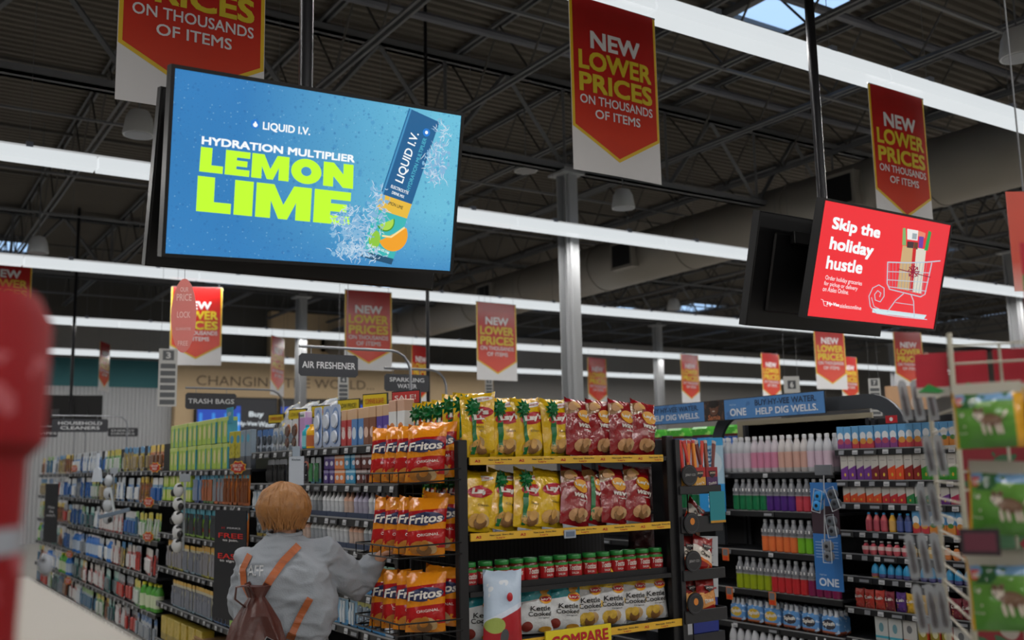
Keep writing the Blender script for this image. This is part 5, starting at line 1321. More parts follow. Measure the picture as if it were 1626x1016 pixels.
# black hanging posters
def poster(px0, px1, py0, py1, x, label, texts):
    a, b = at(px0, (py0 + py1) / 2, 0, x), at(px1, (py0 + py1) / 2, 0, x)
    z1 = at((px0 + px1) / 2, py0, 0, x).z; z0 = at((px0 + px1) / 2, py1, 0, x).z
    yc = (a.y + b.y) / 2; W = abs(a.y - b.y); W = min(W, .42)
    root = bpy.data.objects.new('hanging_poster', None); COL.objects.link(root); root.location = (x, yc, z0); root.rotation_euler = (0, 0, RZ + R(12))
    H = z1 - z0; g = G(); g.box(-W/2, W/2, 0, .006, 0, H, M('poster_navy', '12161f', .45)); link('sheet', g.mesh('sheet'), root)
    g = G(); g.tube([(0, .003, H - .02), (0, .03, H + .02), (0, .2, H + .02)], .004, edge_m, 6); link('hook', g.mesh('hook'), root)
    g = G()
    for s_, u, v, w_, h_, c in texts: g.text(s_, u * W, v * H, w_ * W, h_ * H, cm(c), y=-.002, bold=.02)
    link('lettering', g.mesh('lettering'), root)
    return tag(root, label, 'poster')
poster(344, 386, 810, 985, 2.16, 'tall black poster with red FREE and EASY beside the woman', [('PERKS', .12, .835, .42, .014, 'c4c6ca'), ('H', -.22, .835, .09, .018, 'c01f24'), ('FREE', .02, .765, .78, .045, 'c8231f'), ('to join.', .02, .72, .5, .026, 'd4d6d8'), ('EASY', .02, .575, .78, .05, 'c8231f'), ('to sign up.', .05, .53, .72, .028, 'd4d6d8')])
poster(68, 94, 768, 862, 2.05, 'narrow dark poster on the far shelves next to the red canister', [('Make', .05, .60, .5, .05, 'aeb0b4'), ('the', .05, .53, .35, .05, 'aeb0b4'), ('switch.', .05, .465, .7, .05, 'aeb0b4')])
# clip strip with dangling spotted packs
spot = M('spotted_white', 'c8cacc', .4, layers=[('e', -.03, .03, .014, .012, '1c1d20'), ('e', .03, .035, .014, .012, '1c1d20'), ('e', -.025, -.035, .012, .012, '1c1d20')])
def clip_strip(px, py0, py1, x, n, m, label, itlab, rad=.055):
    a, b = at(px, py0, 0, x), at(px, py1, 0, x); H = a.z - b.z
    root = bpy.data.objects.new('clip_strip', None); COL.objects.link(root); root.location = (x, a.y, b.z); root.rotation_euler = (0, 0, RZ + R(20))
    g = G(); g.box(-.012, .012, .02, .023, 0, H, M('strip_clear', 'b8c0c8', .2)); g.box(-.07, .07, .018, .022, H - .0, H + .06, M('strip_head', '9aa2ac', .4), .002); link('strip', g.mesh('strip'), root)
    tag(root, label, 'display strip')
    for k in range(n):
        z = b.z + H * (n - k - .6) / n; g = G(); sc = .8 + .3 * ((k * 7) % 3) / 2
        ball(g, (0, 0, 0), (rad * sc, .035, H / n * .52), m, n=10); ball(g, (rad * .9 * (1 if k % 2 else -1), -.01, -.02), (.028, .02, .03), cm('1c1d20'), n=6)
        o = link('spotted_pack', g.mesh('spotted_pack', True), None, (x - .03, a.y, z), (0, 0, RZ + R(20))); tag(o, '%s, %s from the top' % (itlab, nth(k)), 'toy', itlab)
clip_strip(290, 765, 875, 2.12, 5, spot, 'clear clip strip of spotted packs before the oral care shelves', 'white black-spotted pack dangling on strip by the green cartons')
clip_strip(178, 752, 830, 2.15, 4, M('packet_silver', 'b4bac2', .25, var=.2, bump=.6, bs=20), 'clear clip strip of silver packs on the far shelves', 'silver packet dangling on the far shelf strip', .07)
g = G(); g.box(-.06, .06, 0, .004, 0, .17, cm('b8c0cc')); g.box(-.03, .03, -.002, 0, .17, .23, cm('9aa8b8')); g.text('Kitchen', 0, .15, .07, .012, cm('3a4a5a'), y=-.001)
p = at(470, 770, 0, 2.2); tag(link('hang_card', g.mesh('hang_card'), None, p, (0, 0, RZ + R(25))), 'pale hanging card just above the copper hair', 'card')
p = at(492, 728, 0, 2.2)
# white dustpan and blue squeegee hanging
p = at(154, 765, 0, 2.1); g = G(); g.poly([(-.07, 0), (.07, 0), (.045, .13), (.015, .15), (.012, .3), (-.012, .3), (-.015, .15), (-.045, .13)], -.012, .012, cm('c0c8d4')); tag(link('dustpan', g.mesh('dustpan'), None, p, (0, 0, RZ + R(30))), 'pale dustpan hanging off the far shelves', 'dustpan')
p = at(182, 818, 0, 2.0); g = G(); g.box(-.16, .16, -.01, .01, .0, .035, cm('6f7f92'), .003); g.tube([(0, 0, .03), (0, 0, .26)], .012, cm('c0c8d0'), 8); tag(link('squeegee', g.mesh('squeegee'), None, p, (0, R(-12), RZ + R(45))), 'grey squeegee jutting out of the far shelves', 'squeegee')

# ================================================================ signs above the left gondola
def arch_sign(x, y, z, w_, h_, txt, label, ytop, reach, d=1):
    root = bpy.data.objects.new('aisle_sign', None); COL.objects.link(root); root.location = (x, y, 0)
    root.rotation_euler = (0, 0, 0)
    g = G(); c = .02
    g.poly([(-w_/2 + c, 0), (w_/2 - c, 0), (w_/2, c), (w_/2, h_ - c), (w_/2 - c, h_), (-w_/2 + c, h_), (-w_/2, h_ - c), (-w_/2, c)], -.004, .004, sign_dark, Matrix.Translation((0, 0, z)))
    link('board', g.mesh('board'), root)
    g = G(); n = len(txt)
    for k, t in enumerate(txt):
        hh = h_ * (.30 if n == 1 else .24)
        g.text(t, 0, z + h_ * (.5 if n == 1 else (.68 - .36 * k)), w_ * (.9 if n == 1 else .78 * len(t) / max(len(q) for q in txt)), hh, cm('d4d6da'), y=-.007, bold=.015)
    link('lettering', g.mesh('lettering'), root)
    pm = M('arch_grey', '8d9096', .35, .6); g = G(); zt = z + h_ + .05
    pts = [(-w_/2, 0, zt), (reach - .16, 0, zt)] + [(reach - .16 + .16 * math.sin(R(a)), 0, zt - .16 + .16 * math.cos(R(a))) for a in (20, 40, 60, 80, 90)] + [(reach, 0, ytop)]
    g.tube(pts, .011, pm, 8); 
    for a in (-w_ * .3, w_ * .3): g.tube([(a, 0, zt), (a, 0, z + h_ - .01)], .003, pm, 5)
    link('arched_pole', g.mesh('arched_pole', True), root)
    return tag(root, label, 'sign')
def place_sign(px, py_top, py_bot, pw, d, txt, label, preach, ybase=0.0):
    t, b = ad(px, py_top, d), ad(px, py_bot, d); w_ = pw * d / 1580 / .84
    r = arch_sign(b.x, b.y, b.z, w_, t.z - b.z, txt, label, ybase, preach * d / 1580 / .84)
    return r
place_sign(522, 562, 598, 84, 7.2, ['AIR FRESHENER'], 'dark hanging sign reading air freshener on a curved pole', 122)
place_sign(646, 594, 622, 66, 9.0, ['SPARKLING', 'WATER'], 'dark hanging sign reading sparkling water', 60)
place_sign(335, 624, 650, 68, 10.2, ['TRASH BAGS'], 'dark hanging sign reading trash bags below the bronze lettering', 100)
place_sign(127, 665, 686, 70, 15.5, ['HOUSEHOLD', 'CLEANERS'], 'dark hanging sign reading household cleaners before the black wall screen', 60)
place_sign(195, 679, 693, 38, 20, ['ENERGY', 'DRINKS'], 'small dark sign reading energy drinks against the white wall', -60)
place_sign(72, 682, 694, 30, 16, ['WIPES'], 'small dark sign cut off by the red canister, reading wipes', 50)
# aisle number ladders
def ladder(px, py0, py1, d, num, label, nb=6):
    t, b = ad(px, py0, d), ad(px, py1, d); H = t.z - b.z; w_ = .17 * H / .55 if nb > 1 else H * .95
    root = bpy.data.objects.new('aisle_number', None); COL.objects.link(root); root.location = b; root.rotation_euler = (0, 0, face(b) * .6)
    g = G(); g.box(-w_/2, w_/2, 0, .01, 0, H, cm('c4c4c2')); link('board', g.mesh('board'), root)
    g = G()
    if nb > 1:
        for k in range(nb): z = H * .03 + k * H * .125; g.box(-w_ * .4, w_ * .4, -.003, 0, z, z + H * .085, cm('55585c'))
        g.box(-w_ * .3, w_ * .3, -.003, 0, H * .8, H * .97, cm('55585c')); g.text(num, 0, H * .885, w_ * .25, H * .11, cm('d8d8d8'), y=-.005, bold=.03)
    else: g.box(-w_ * .26, w_ * .26, -.003, 0, H * .25, H * .75, cm('45484c')); g.text(num, 0, H * .5, w_ * .22, H * .34, cm('d8d8d8'), y=-.005, bold=.04)
    link('bars', g.mesh('bars'), root)
    g = G()
    for x in (-w_ * .4, w_ * .4): g.tube([(x, .005, H), (x, .005, DECK - b.z)], .002, steel, 4)
    link('wire', g.mesh('wire'), root)
    return tag(root, label, 'sign')
ladder(545, 596, 650, 11, '4', 'white aisle ladder sign below the air freshener sign'); ladder(777, 600, 640, 16, '5', 'white aisle ladder sign below a price banner, beside the yellow bags')
ladder(265, 552, 645, 13, '3', 'white aisle ladder sign beside the bronze wall lettering'); ladder(1258, 597, 624, 14, '6', 'white board with the number six above the blue water banner', 1)
ladder(1392, 600, 660, 13, '7', 'white aisle ladder sign behind the dark grey arch')
# yellow promotion cards on top
def promo(px, py, w_, h_, col, txt, label, tc, below=None, x=GX + .1):
    p = at(px, py, 0, x); root = bpy.data.objects.new('promo_card', None); COL.objects.link(root); root.location = p; root.rotation_euler = (0, 0, RZ + R(22))
    g = G(); g.box(-w_/2, w_/2, 0, .006, 0, h_, cm(col)); g.box(-w_/2 - .006, w_/2 + .006, .002, .01, -.006, h_ + .006, cm('2c2d30')); link('card', g.mesh('card'), root)
    g = G(); g.text(txt, 0, h_ / 2, w_ * .8, h_ * .42, cm(tc), y=-.003, bold=.02); link('lettering', g.mesh('lettering'), root)
    if below:
        g = G(); g.box(-w_/2, w_/2, 0, .006, -.12, -.01, cm('b8bcc0')); g.text(below, .0, -.055, w_ * .5, .05, cm('2c2d30'), y=-.003); link('price_card', g.mesh('price_card'), root)
    g = G(); g.tube([(0, .012, h_ * .5), (0, .012, -.35)], .005, edge_m, 6); link('stem', g.mesh('stem'), root)
    return tag(root, label, 'sign', 'promotion cards over the baby goods')
for px, py, w_, h_, c, t, l, tc, be in ((438, 671, .15, .055, 'c9b02c', 'COMPARE & SAVE!', 'small yellow card, first over the clear bags', 'b8502c', None), (472, 665, .16, .06, 'cdb42a', 'LOW PRICE!', 'yellow low price card left of grey pole', '8a7a1c', '5.00'), (510, 661, .17, .065, 'cdb42a', 'COMPARE & SAVE!', 'yellow compare card right of the pole', 'b8502c', '4.00'),
        (553, 653, .17, .068, 'd0b92a', 'LOW PRICE!', 'yellow low price card below the air freshener sign', '6a6220', None), (595, 647, .18, .075, 'd0b92a', 'COMPARE & SAVE!', 'yellow compare card behind tan-topped boxes', 'b8502c', '15.00'), (644, 640, .19, .062, 'b53a38', 'SALE!', 'red sale card beside the yellow bags', 'e0d8d4', '3.00')):
    l = l.replace('left of grey pole', 'before the grey pole').replace('right of the pole', 'past the pole')
    promo(px, py, w_, h_, c, t, l, tc, be)
# low price round badge
for px, py in ((455, 672), (556, 655)): pass
# ================================================================ jerky wing on the far side of the snack rack
root = bpy.data.objects.new('jerky_rack', None); COL.objects.link(root); tag(root, 'narrow black side rack with jerky trays and round emblems', 'rack')
JX0, JX1, JY = 3.63, 3.93, 3.98
jt_m = M('tray_black', '1b1c20', .45)
g = G()
for x in (JX0 + .02, JX0 + .15): g.tube([(x, JY + .1, .3), (x, JY + .1, 1.7)], .004, wire, 6)
g.box(JX0 - .01, JX0 + .02, JY, JY + .2, 0, 1.78, jt_m)
link('frame', g.mesh('frame'), root)
for k, (z, h_) in enumerate(((1.49, .045), (1.29, .085), (1.045, .055), (.83, .065))):
    g = G(); g.box(JX0, JX1, JY - .01, JY, z, z + h_, jt_m, .003); g.box(JX0, JX1, JY, JY + .2, z, z + .006, jt_m); g.box(JX1 - .006, JX1, JY, JY + .2, z, z + h_, jt_m); t_ = link('tray', g.mesh('tray'), root)
    g = G(); T_ = Matrix.Translation((JX0 + .065, JY - .012, z + .07 + (.03 if k != 1 else -.02))) @ Matrix.Rotation(R(90), 4, 'X')
    g.lathe([(.055, 0), (.055, .008)], jt_m, 24, T_); g.lathe([(.048, .009), (.048, .0095)], M('emblem_ring', '3a3a40', .4), 24, T_); g.lathe([(.044, .0098), (.044, .0102)], jt_m, 24, T_)
    if k in (1, 3): ell(g, JX0 + .065, z + .07 + (.03 if k != 1 else -.02), .028, .026, cm('8a2a22'), lambda x, z_: JY - .018); ell(g, JX0 + .065, z + .08 + (.03 if k != 1 else -.02), .016, .018, cm('c97a2a'), lambda x, z_: JY - .020)
    else: g.text('JERKY CO', JX0 + .065, z + .10, .072, .016, cm('9a9a9c'), y=JY - .024, bold=.02)
    link('emblem', g.mesh('emblem'), t_)
for k, (c1, c2, t, l) in enumerate((('c9963a', '8c2a24', 'ORIGINAL', 'orange and maroon stick box beside the emblem'), ('cf9a3c', 'a5201e', "Lay's", 'orange and red stick box in the middle'), ('4a2458', '8c1c28', 'Doritos', 'purple stick box at the outer end'))):
    x = JX0 + .075 + k * .09; m = M('stickbox%d' % k, c1, .4, layers=[('r', -.1, .1, .078, .2, c2), ('r', -.1, .1, 0, .012, c2)])
    g = G(); g.box(-.043, .043, 0, .07, 0, .13, m, .002); b_ = link('stick_box', g.mesh('stick_box'), None, (x, JY + .01, 1.50)); tag(b_, l, 'box')
    g = G(); g.poly([(-.026, .11), (.026, .11), (.02, .085), (0, .072), (-.02, .085)], -.002, -.0005, cm('201c22')); g.text('JACKS', 0, .098, .04, .012, cm('d8c9b0'), y=-.004, bold=.02); g.text(t, 0, .045, .055, .016, whp, y=-.002, rot=.15)
    link('lettering', g.mesh('lettering'), b_)
    cols = (('d8701c', 'c8281c'), ('c8301c', 'e08a2a'), ('6a2a24', '8a4a34'))[k]
    for j in range(8):
        a = (j - 3.5) * .08 + random.uniform(-.04, .04); c = cols[j % 2]
        g = G(); xx = (j - 3.5) * .009; yy_ = .02 + .02 * (j % 3)
        g.tube([(0, 0, 0), (0, 0, .205)], [(.0105, .006)] * 2, cm(c), 8)
        o = link('snack_stick', g.mesh('snack_stick', True), None, (x + xx, JY + yy_ + .01, 1.555), (R(-4), a * .8, 0))
        g = G(); g.tube([(0, 0, .203), (0, 0, .222)], [(.010, .005), (.012, .003)], cm('b8241c' if k < 2 else 'a89a94'), 8); link('wrapper_end', g.mesh('wrapper_end'), o)
        tag(o, '%s meat stick in %s, %s in its box' % (('orange wrapped', 'red wrapped', 'brown')[k], ('the maroon box', 'the middle box', 'the purple box')[k], nth(j)), 'snack', 'meat sticks in the jerky rack')
jm = M('jerky_bag', '8e1f1c', layers=[('r', -.1, .1, .03, .10, 'c98a4a', .3), ('n', 40, .55, 'd8a060', .03, .1)], rough=.18, bump=.7, bs=20, vs=8)
jm2 = M('jerky_bag_white', '8e1f1c', layers=[('r', -.1, .1, .06, .115, 'd8cfc4', -.25), ('r', -.1, .1, .045, .06, 'd06a24', -.25), ('n', 30, .55, '9a6a4a', 0, .05)], rough=.18, bump=.7, bs=20, vs=8)
def jl(g, w, h, f): g.poly([(-.034, .135), (.034, .135), (.026, .118), (.01, .112), (0, .100), (-.01, .112), (-.026, .118)], -.034, -.033, cm('1c181c'))
def jtx(g, w, h, f): g.text('JACKS', .0, .124, .05, .011, whp, y=-.036, bold=.02)
def jx1(g, w, h, f): g.text('Chew', 0, .085, .07, .022, cm('2a1c18'), y=-.004, bold=.03, surf=f, rot=-.2)
def jx2(g, w, h, f): g.text('Bites', 0, .06, .06, .02, whp, y=-.004, bold=.03, surf=f, rot=.2)
snack('jb1', 61, .145, .18, .045, jm2, [('emblem', jl), ('lettering', jtx), ('name_print', jx1)])
snack('jb2', 62, .135, .18, .045, jm, [('emblem', jl), ('lettering', jtx), ('name_print', jx2)])
place('jb1', (3.80, JY + .03, 1.085), (R(-10), R(14), 0), 'maroon jerky bag with white slanted panel, front of third tray', 'snack'); place('jb1', (3.735, JY + .08, 1.09), (R(-6), R(6), 0), 'maroon jerky bag behind the one with white panel', 'snack')
place('jb2', (3.82, JY + .03, .87), (R(-8), R(4), 0), 'maroon and tan jerky bag, front of lowest tray', 'snack'); place('jb2', (3.755, JY + .08, .875), (R(-4), R(-3), 0), 'maroon and tan jerky bag tucked behind, lowest tray', 'snack'); place('jb1', (3.79, JY + .09, 1.30), (R(-20), R(40), 0), 'dark jerky bag lying in the second tray', 'snack')
g = G(); g.box(-.055, .055, 0, .004, 0, .165, cm('1f7f8a')); g.box(-.055, .055, -.001, .0, 0, .012, cm('b8862a')); tag(link('shelf_card', g.mesh('shelf_card'), None, (3.885, JY - .02, 1.335)), 'teal card hanging below the purple stick box', 'card')
p = at(1124, 948, 1, 4.3); g = G(); g.box(-.075, .075, 0, .003, 0, .34, cm('b0b4ba')); g.box(.0, .035, -.001, 0, .085, .12, cm('4a4d52'))
for k in range(7): g.box(-.05, .03 + .01 * (k % 2), -.001, 0, .17 + k * .02, .175 + k * .02, cm('7a7d84'))
g.text('HyVee', .02, .05, .08, .02, cm('a81e22'), y=-.002, bold=.03); tag(link('leaflet', g.mesh('leaflet'), None, p, (0, R(3), R(-6))), 'white leaflet with small print behind the jerky bags', 'leaflet')
p = at(1118, 1030, 1, 4.35); g = G(); g.box(-.13, .13, 0, .25, 0, .28, M('water_case', '1c2f86', .35, layers=[('r', -.2, -.08, 0, .4, 'b8bcc4'), ('e', .08, .16, .022, .085, '8a9ac0'), ('e', .08, .15, .012, .07, '1c2f86')]), .006); o = link('water_case', g.mesh('water_case'), None, (p.x, p.y, .69)); tag(o, 'blue and white water case under the lowest jerky tray', 'box')
g = G(); g.text('smartwater', .02, .10, .16, .025, cm('c4d0e4'), y=-.002); link('lettering', g.mesh('lettering'), o)
g = G(); g.box(-.17, .17, 0, .3, 0, .69, cm('24262c')); tag(link('display_plinth', g.mesh('display_plinth'), None, (p.x, p.y, 0)), 'dark plinth carrying the blue water case', 'plinth')
# maroon packs hung behind the end post
darkpk = M('pack_maroon', '3a1418', .3, layers=[('n', 18, .66, 'b0a8a0', 0, .4)], bump=.4)
body, front = bag_shape(.16, .24, .05, darkpk, 71); proto('darkpk', [('packet', body)])
for k, z in enumerate((1.66, 1.40, 1.14, .86)): place('darkpk', (3.66, 4.34, z), (R(-3), R(4), R(-20)), 'dark maroon snack packet behind the rack end post, %s down' % nth(k), 'packet', 'maroon packets behind the end post')

# ================================================================ drinks gondola
DX = 5.8; WD = 'drinks shelves'
ZD = [1.575, 1.285, .985, .69, .43, .14]
gondola(DX, 4.74, 6.0, ZD, 'dark drinks shelving between jerky rack and powder mixes', 1.96, step=.42, back=back_m)
gondola(DX, 6.02, 8.4, ZD, 'dark drinks shelving partly hidden behind the jerky rack', 1.62, step=.42)
g = G(); g.box(0, .02, 4.74, 6.1, 1.60, 2.0, peg_m); tag(link('pegboard', g.mesh('pegboard'), None, (DX + .46, 0, 0)), 'beige pegboard strip showing above the clear bottles', 'pegboard')
ww = {}
bottle_proto('bwater', .034, .27, 'b4b6bc', 'd4d6da', (.12, .55, 'bfa9b8'), .25)
bottle_proto('bwater_pink', .034, .27, 'b8b0b8', 'd4d6da', (.12, .55, 'c07a96'), .25)
bottle_proto('bwater_peach', .034, .27, 'b8b4b4', 'd4d6da', (.12, .55, 'c0988c'), .25)
def fl_proto(k, c): bottle_proto(k, .034, .235, c, '8a8c90', (.48, .52, '7f8084'), .28, split=.50, glass='6a6c72', texts=[('21', .66, .7, .09, 'd8d8da')])
for k, c in (('d_green', '1f6b44'), ('d_purple', '4a2a72'), ('d_pink', 'b0404c'), ('d_orange', 'cf6a3a'), ('d_lime', '6aa62c'), ('d_olive', '8a9a1e'), ('d_red', 'b02c30'), ('d_plum', '74224a')): fl_proto(k, c)
p_ = .070
run(DX, 4.76, ZD[0], [('bwater', 3, p_, 'bottle', 'clear bottle with mauve label'), ('bwater_peach', 4, p_, 'bottle', 'clear bottle with peach label'), ('bwater_pink', 4, p_, 'bottle', 'clear bottle with pink label'), ('bwater', 6, p_, 'bottle', 'clear bottle with pale label')], WD, 'top row')
run(DX, 4.76, ZD[0], [('bwater', 17, p_, 'bottle', 'clear bottle of the second rank')], WD, 'top row', d0=.085)
run(DX, 4.76, ZD[1], [('d_pink', 5, p_, 'bottle', 'pink drink bottle'), ('d_purple', 4, p_, 'bottle', 'purple drink bottle'), ('d_green', 5, p_, 'bottle', 'green drink bottle')], WD, 'second row')
run(DX, 4.76, ZD[2], [('d_lime', 5, p_, 'bottle', 'lime drink bottle'), ('d_orange', 5, p_, 'bottle', 'orange drink bottle')], WD, 'third row')
run(DX, 4.76, ZD[3], [('d_plum', 4, p_, 'bottle', 'plum drink bottle'), ('d_red', 5, p_, 'bottle', 'red drink bottle'), ('d_olive', 5, p_, 'bottle', 'yellow-green drink bottle')], WD, 'fourth row')
# splash multipacks
spm = M('splash_wrap', '5b8fc8', .2, var=.1, layers=[('e', 0, .075, .06, .035, '3a3a44'), ('r', -.1, .1, .0, .03, '9a5a44'), ('n', 30, .6, 'a8c4e0', 0, .3)])
spm2 = M('splash_wrap_gold', '5b8fc8', .2, var=.1, layers=[('e', 0, .075, .06, .035, 'c9a83a'), ('r', -.1, .1, .0, .03, 'a8603a'), ('n', 30, .6, 'a8c4e0', 0, .3)])
capm = cm('b8bec6', .3)
for nm, mm in (('splash_dark', spm), ('splash_gold', spm2)):
    g = G(); g.box(-.078, .078, 0, .15, 0, .135, mm, .018); t = G(); t.text('Splash', 0, .078, .105, .034, whp, y=-.0015, bold=.03, rot=.06)
    c = G()
    for i in range(3):
        for j in range(3): c.lathe([(.02, .13), (.014, .15), (.012, .155), (.014, .156), (.014, .172)], capm, 8, Matrix.Translation((-.05 + .05 * i, .028 + .047 * j, 0)))
    proto(nm, [('wrap', g.mesh('wrap'), [('lettering', t.mesh('lettering')), ('bottle_tops', c.mesh('bottle_tops', True))])])
run(DX, 4.80, ZD[4], [('splash_dark', 3, .178, 'drinks pack', 'blue flavoured water pack with dark emblem'), ('splash_gold', 3, .178, 'drinks pack', 'blue flavoured water pack with gold emblem')], WD, 'fifth row')
run(DX, 4.80, ZD[5], [('bwater', 14, .075, 'bottle', 'clear bottle')], WD, 'bottom row')
for ra in range(2):
    run(DX, 6.06, ZD[0], [('bwater', 8, .075, 'bottle', 'clear far bottle' + (' of the rear rank' if ra else ''))], WD, 'top row', d0=.09 * ra)
run(DX, 6.06, ZD[1], [('d_green', 4, .075, 'bottle', 'far green drink bottle'), ('d_red', 4, .075, 'bottle', 'far red drink bottle')], WD, 'second row')
run(DX, 6.06, ZD[3], [('d_red', 6, .075, 'bottle', 'far red drink bottle')], WD, 'fourth row')
# orange framed shelf tags
g = G(); g.box(-.035, .035, -.004, 0, -.075, .02, cm('c96a24'), .002); g.box(-.026, .026, -.006, -.004, -.035, .014, cm('6a6c72')); g.box(-.026, .026, -.006, -.004, -.07, -.042, cm('c9401e')); otag = g.mesh('deal_tag')
for px, z, t in ((1148, ZD[1], 'second shelf'), (1151, ZD[2], 'third shelf'), (1154, ZD[3], 'fourth shelf'), (1221, ZD[3], 'fourth shelf, over the gold emblem packs')):
    p = at(px, 850, 0, DX - .02); tag(link('deal_tag', otag, None, (DX - .02, p.y, z - .02), (0, 0, RZ)), 'orange framed price tag on the %s of the drinks' % t, 'sign', 'orange price tags')
# tall blue water posters beside the bottles
wp = M('alkaline_poster', 'a4c4d8', .35, layers=[('r', -.3, .3, 0, .22, '2f8fd0'), ('r', -.3, .3, .52, 1.5, '3f9fd8'), ('e', 0, .38, .1, .10, 'c4d4e0')])
for k, (px, w_) in enumerate(((1132, .22),)):
    p = at(px, 760, 0, DX - .1); o = link('water_poster', G().box(-w_/2, w_/2, 0, .02, 0, .58, wp, .004).mesh('water_poster'), None, (DX - .12 + .06 * k, p.y + .1 * k, 1.27), (0, 0, RZ + R(20)))
    tag(o, 'tall pale blue water poster, %s from the clear bottles' % nth(k), 'poster')
    g = G(); g.text('aqua', 0, .38, .24, .07, cm('2f5f8a'), y=-.002, rot=R(90), bold=.02); g.text('aqua', 0, .11, .16, .06, cm('c4d4e0'), y=-.002, rot=R(90), bold=.02); link('lettering', g.mesh('lettering'), o)
# green and blue cases on the far top
gm = M('case_green', '4fb43a', .3, layers=[('n', 20, .58, '9ad86a', 0, 1), ('r', -.2, .2, 0, .02, 'b8503a')]); bm = M('case_blue', '2f6fc4', .3, layers=[('n', 22, .57, '4aa0e0', 0, 1)])
for k in range(9):
    g = G(); g.box(-.12, .12, 0, .3, 0, .10, gm, .02); tag(link('drinks_case', g.mesh('drinks_case'), None, (6.75, 6.0 + .36 * k, 1.90), (0, 0, RZ)), 'bright green wrapped case high behind the drinks, %s from the pegboard' % nth(k), 'box', 'green cases')
    g = G(); g.box(-.12, .12, 0, .3, 0, .10, bm, .02); b_ = link('drinks_case', g.mesh('drinks_case'), None, (6.75, 6.0 + .36 * k, 1.78), (0, 0, RZ)); tag(b_, 'blue capped case below the green ones, %s from the pegboard' % nth(k), 'box', 'blue cases')
    g = G()
    for i in range(4): g.lathe([(.02, .095), (.02, .115)], cm('2a62b8'), 8, Matrix.Translation((-.09 + .06 * i, .02, 0)))
    link('bottle_caps', g.mesh('bottle_caps'), b_)
g = G(); g.box(0, .45, 5.9, 9.4, 0, 1.78, shelf_m); tag(link('back_stand', g.mesh('back_stand'), None, (6.72, 0, 0)), 'dark stand carrying the green and blue cases', 'shelving')

# ---- powder mixes, section E
WE = 'powder mix shelves'
ZE = [1.73, 1.515, 1.36, 1.17, 1.015, .865, .655, .45, .15]
gondola(DX, 3.2, 4.72, ZE, 'black powder mix shelving beside the drinks', 1.95, step=.12, back=M('back_e', '1d1d20', .6))
box_proto('mix_purple', .058, .155, .04, '5a96c4', [('r', -.1, .1, 0, .05, '7a3a7a'), ('e', 0, .085, .024, .028, 'd4d8dc'), ('e', 0, .05, .025, .02, 'a8455a')])
box_proto('mix_red', .058, .155, .04, '5a96c4', [('r', -.1, .1, 0, .05, 'b83a44'), ('e', 0, .085, .024, .028, 'd4d8dc'), ('e', 0, .05, .025, .02, 'c98a3a')])
box_proto('mix_orange', .058, .155, .04, '5a96c4', [('r', -.1, .1, 0, .06, 'd0843a'), ('e', 0, .09, .024, .028, 'd4d8dc'), ('e', 0, .055, .02, .015, '4a7a34')])
def diag(key, c): box_proto(key, .06, .17, .04, 'bdbab4', [('r', -.1, .1, -.1, .085, c, .45), ('e', .005, .035, .008, .012, 'c9a83a'), ('r', -.018, .018, .13, .133, '6a6a6c')])
for k, c in (('dg_maroon', '6e1c2c'), ('dg_orange', 'cf4a24'), ('dg_brown', '84221e'), ('dg_green', '3c962c'), ('dg_pine', '237a44'), ('dg_violet', '6a3484'), ('dg_pink', 'c0447c'), ('dg_rose', 'b02c48')): diag(k, c)
for k, c in (('sg_orange', 'd05028'), ('sg_red', 'b83034'), ('sg_pine', '2a7a44'), ('sg_violet', '6a3484'), ('sg_rose', 'b02c54'), ('sg_pink', 'c0549c')): box_proto(k, .058, .115, .04, 'bdbab4', [('r', -.1, .1, -.1, .055, c, .4), ('e', .0, .022, .006, .008, 'c9a83a')])
run(DX, 3.22, ZE[0], [('mix_orange', 3, .062, 'box', 'small orange drink mix box'), ('mix_red', 4, .062, 'box', 'small red drink mix box'), ('mix_orange', 6, .062, 'box', 'small orange and green drink mix box'), ('mix_red', 3, .062, 'box', 'small red berry drink mix box'), ('mix_purple', 3, .062, 'box', 'small purple drink mix box'), ('mix_red', 3, .062, 'box', 'small pink-red drink mix box'), ('mix_purple', 2, .062, 'box', 'small purple berry mix box')], WE, 'top row')
run(DX, 3.22, ZE[1], [('dg_pink', 7, .064, 'box', 'white and pink mix box'), ('dg_green', 6, .064, 'box', 'white and green mix box'), ('dg_brown', 2, .064, 'box', 'white and brown-red mix box'), ('dg_orange', 2, .064, 'box', 'white and orange mix box'), ('dg_maroon', 2, .064, 'box', 'white and maroon mix box'), ('dg_violet', 4, .064, 'box', 'white and violet mix box')], WE, 'second row')
run(DX, 3.22, ZE[2], [('sg_pink', 7, .064, 'box', 'short white and pink box'), ('sg_rose', 3, .064, 'box', 'short white and rose box'), ('sg_violet', 2, .064, 'box', 'short white and violet box'), ('sg_pine', 3, .064, 'box', 'short white and pine green box'), ('sg_red', 3, .064, 'box', 'short white and red box'), ('sg_orange', 5, .064, 'box', 'short white and orange box')], WE, 'third row')
bottle_proto('sq_red', .024, .125, 'b04a50', '2f86b8', (.1, .6, 'a84a58'), .3); bottle_proto('sq_yellow', .024, .125, 'c99a3a', '2f86b8', (.1, .6, 'c9a05a'), .3); bottle_proto('sq_navy', .024, .125, '34406e', '2f86b8', (.1, .6, '4a5a94'), .3)
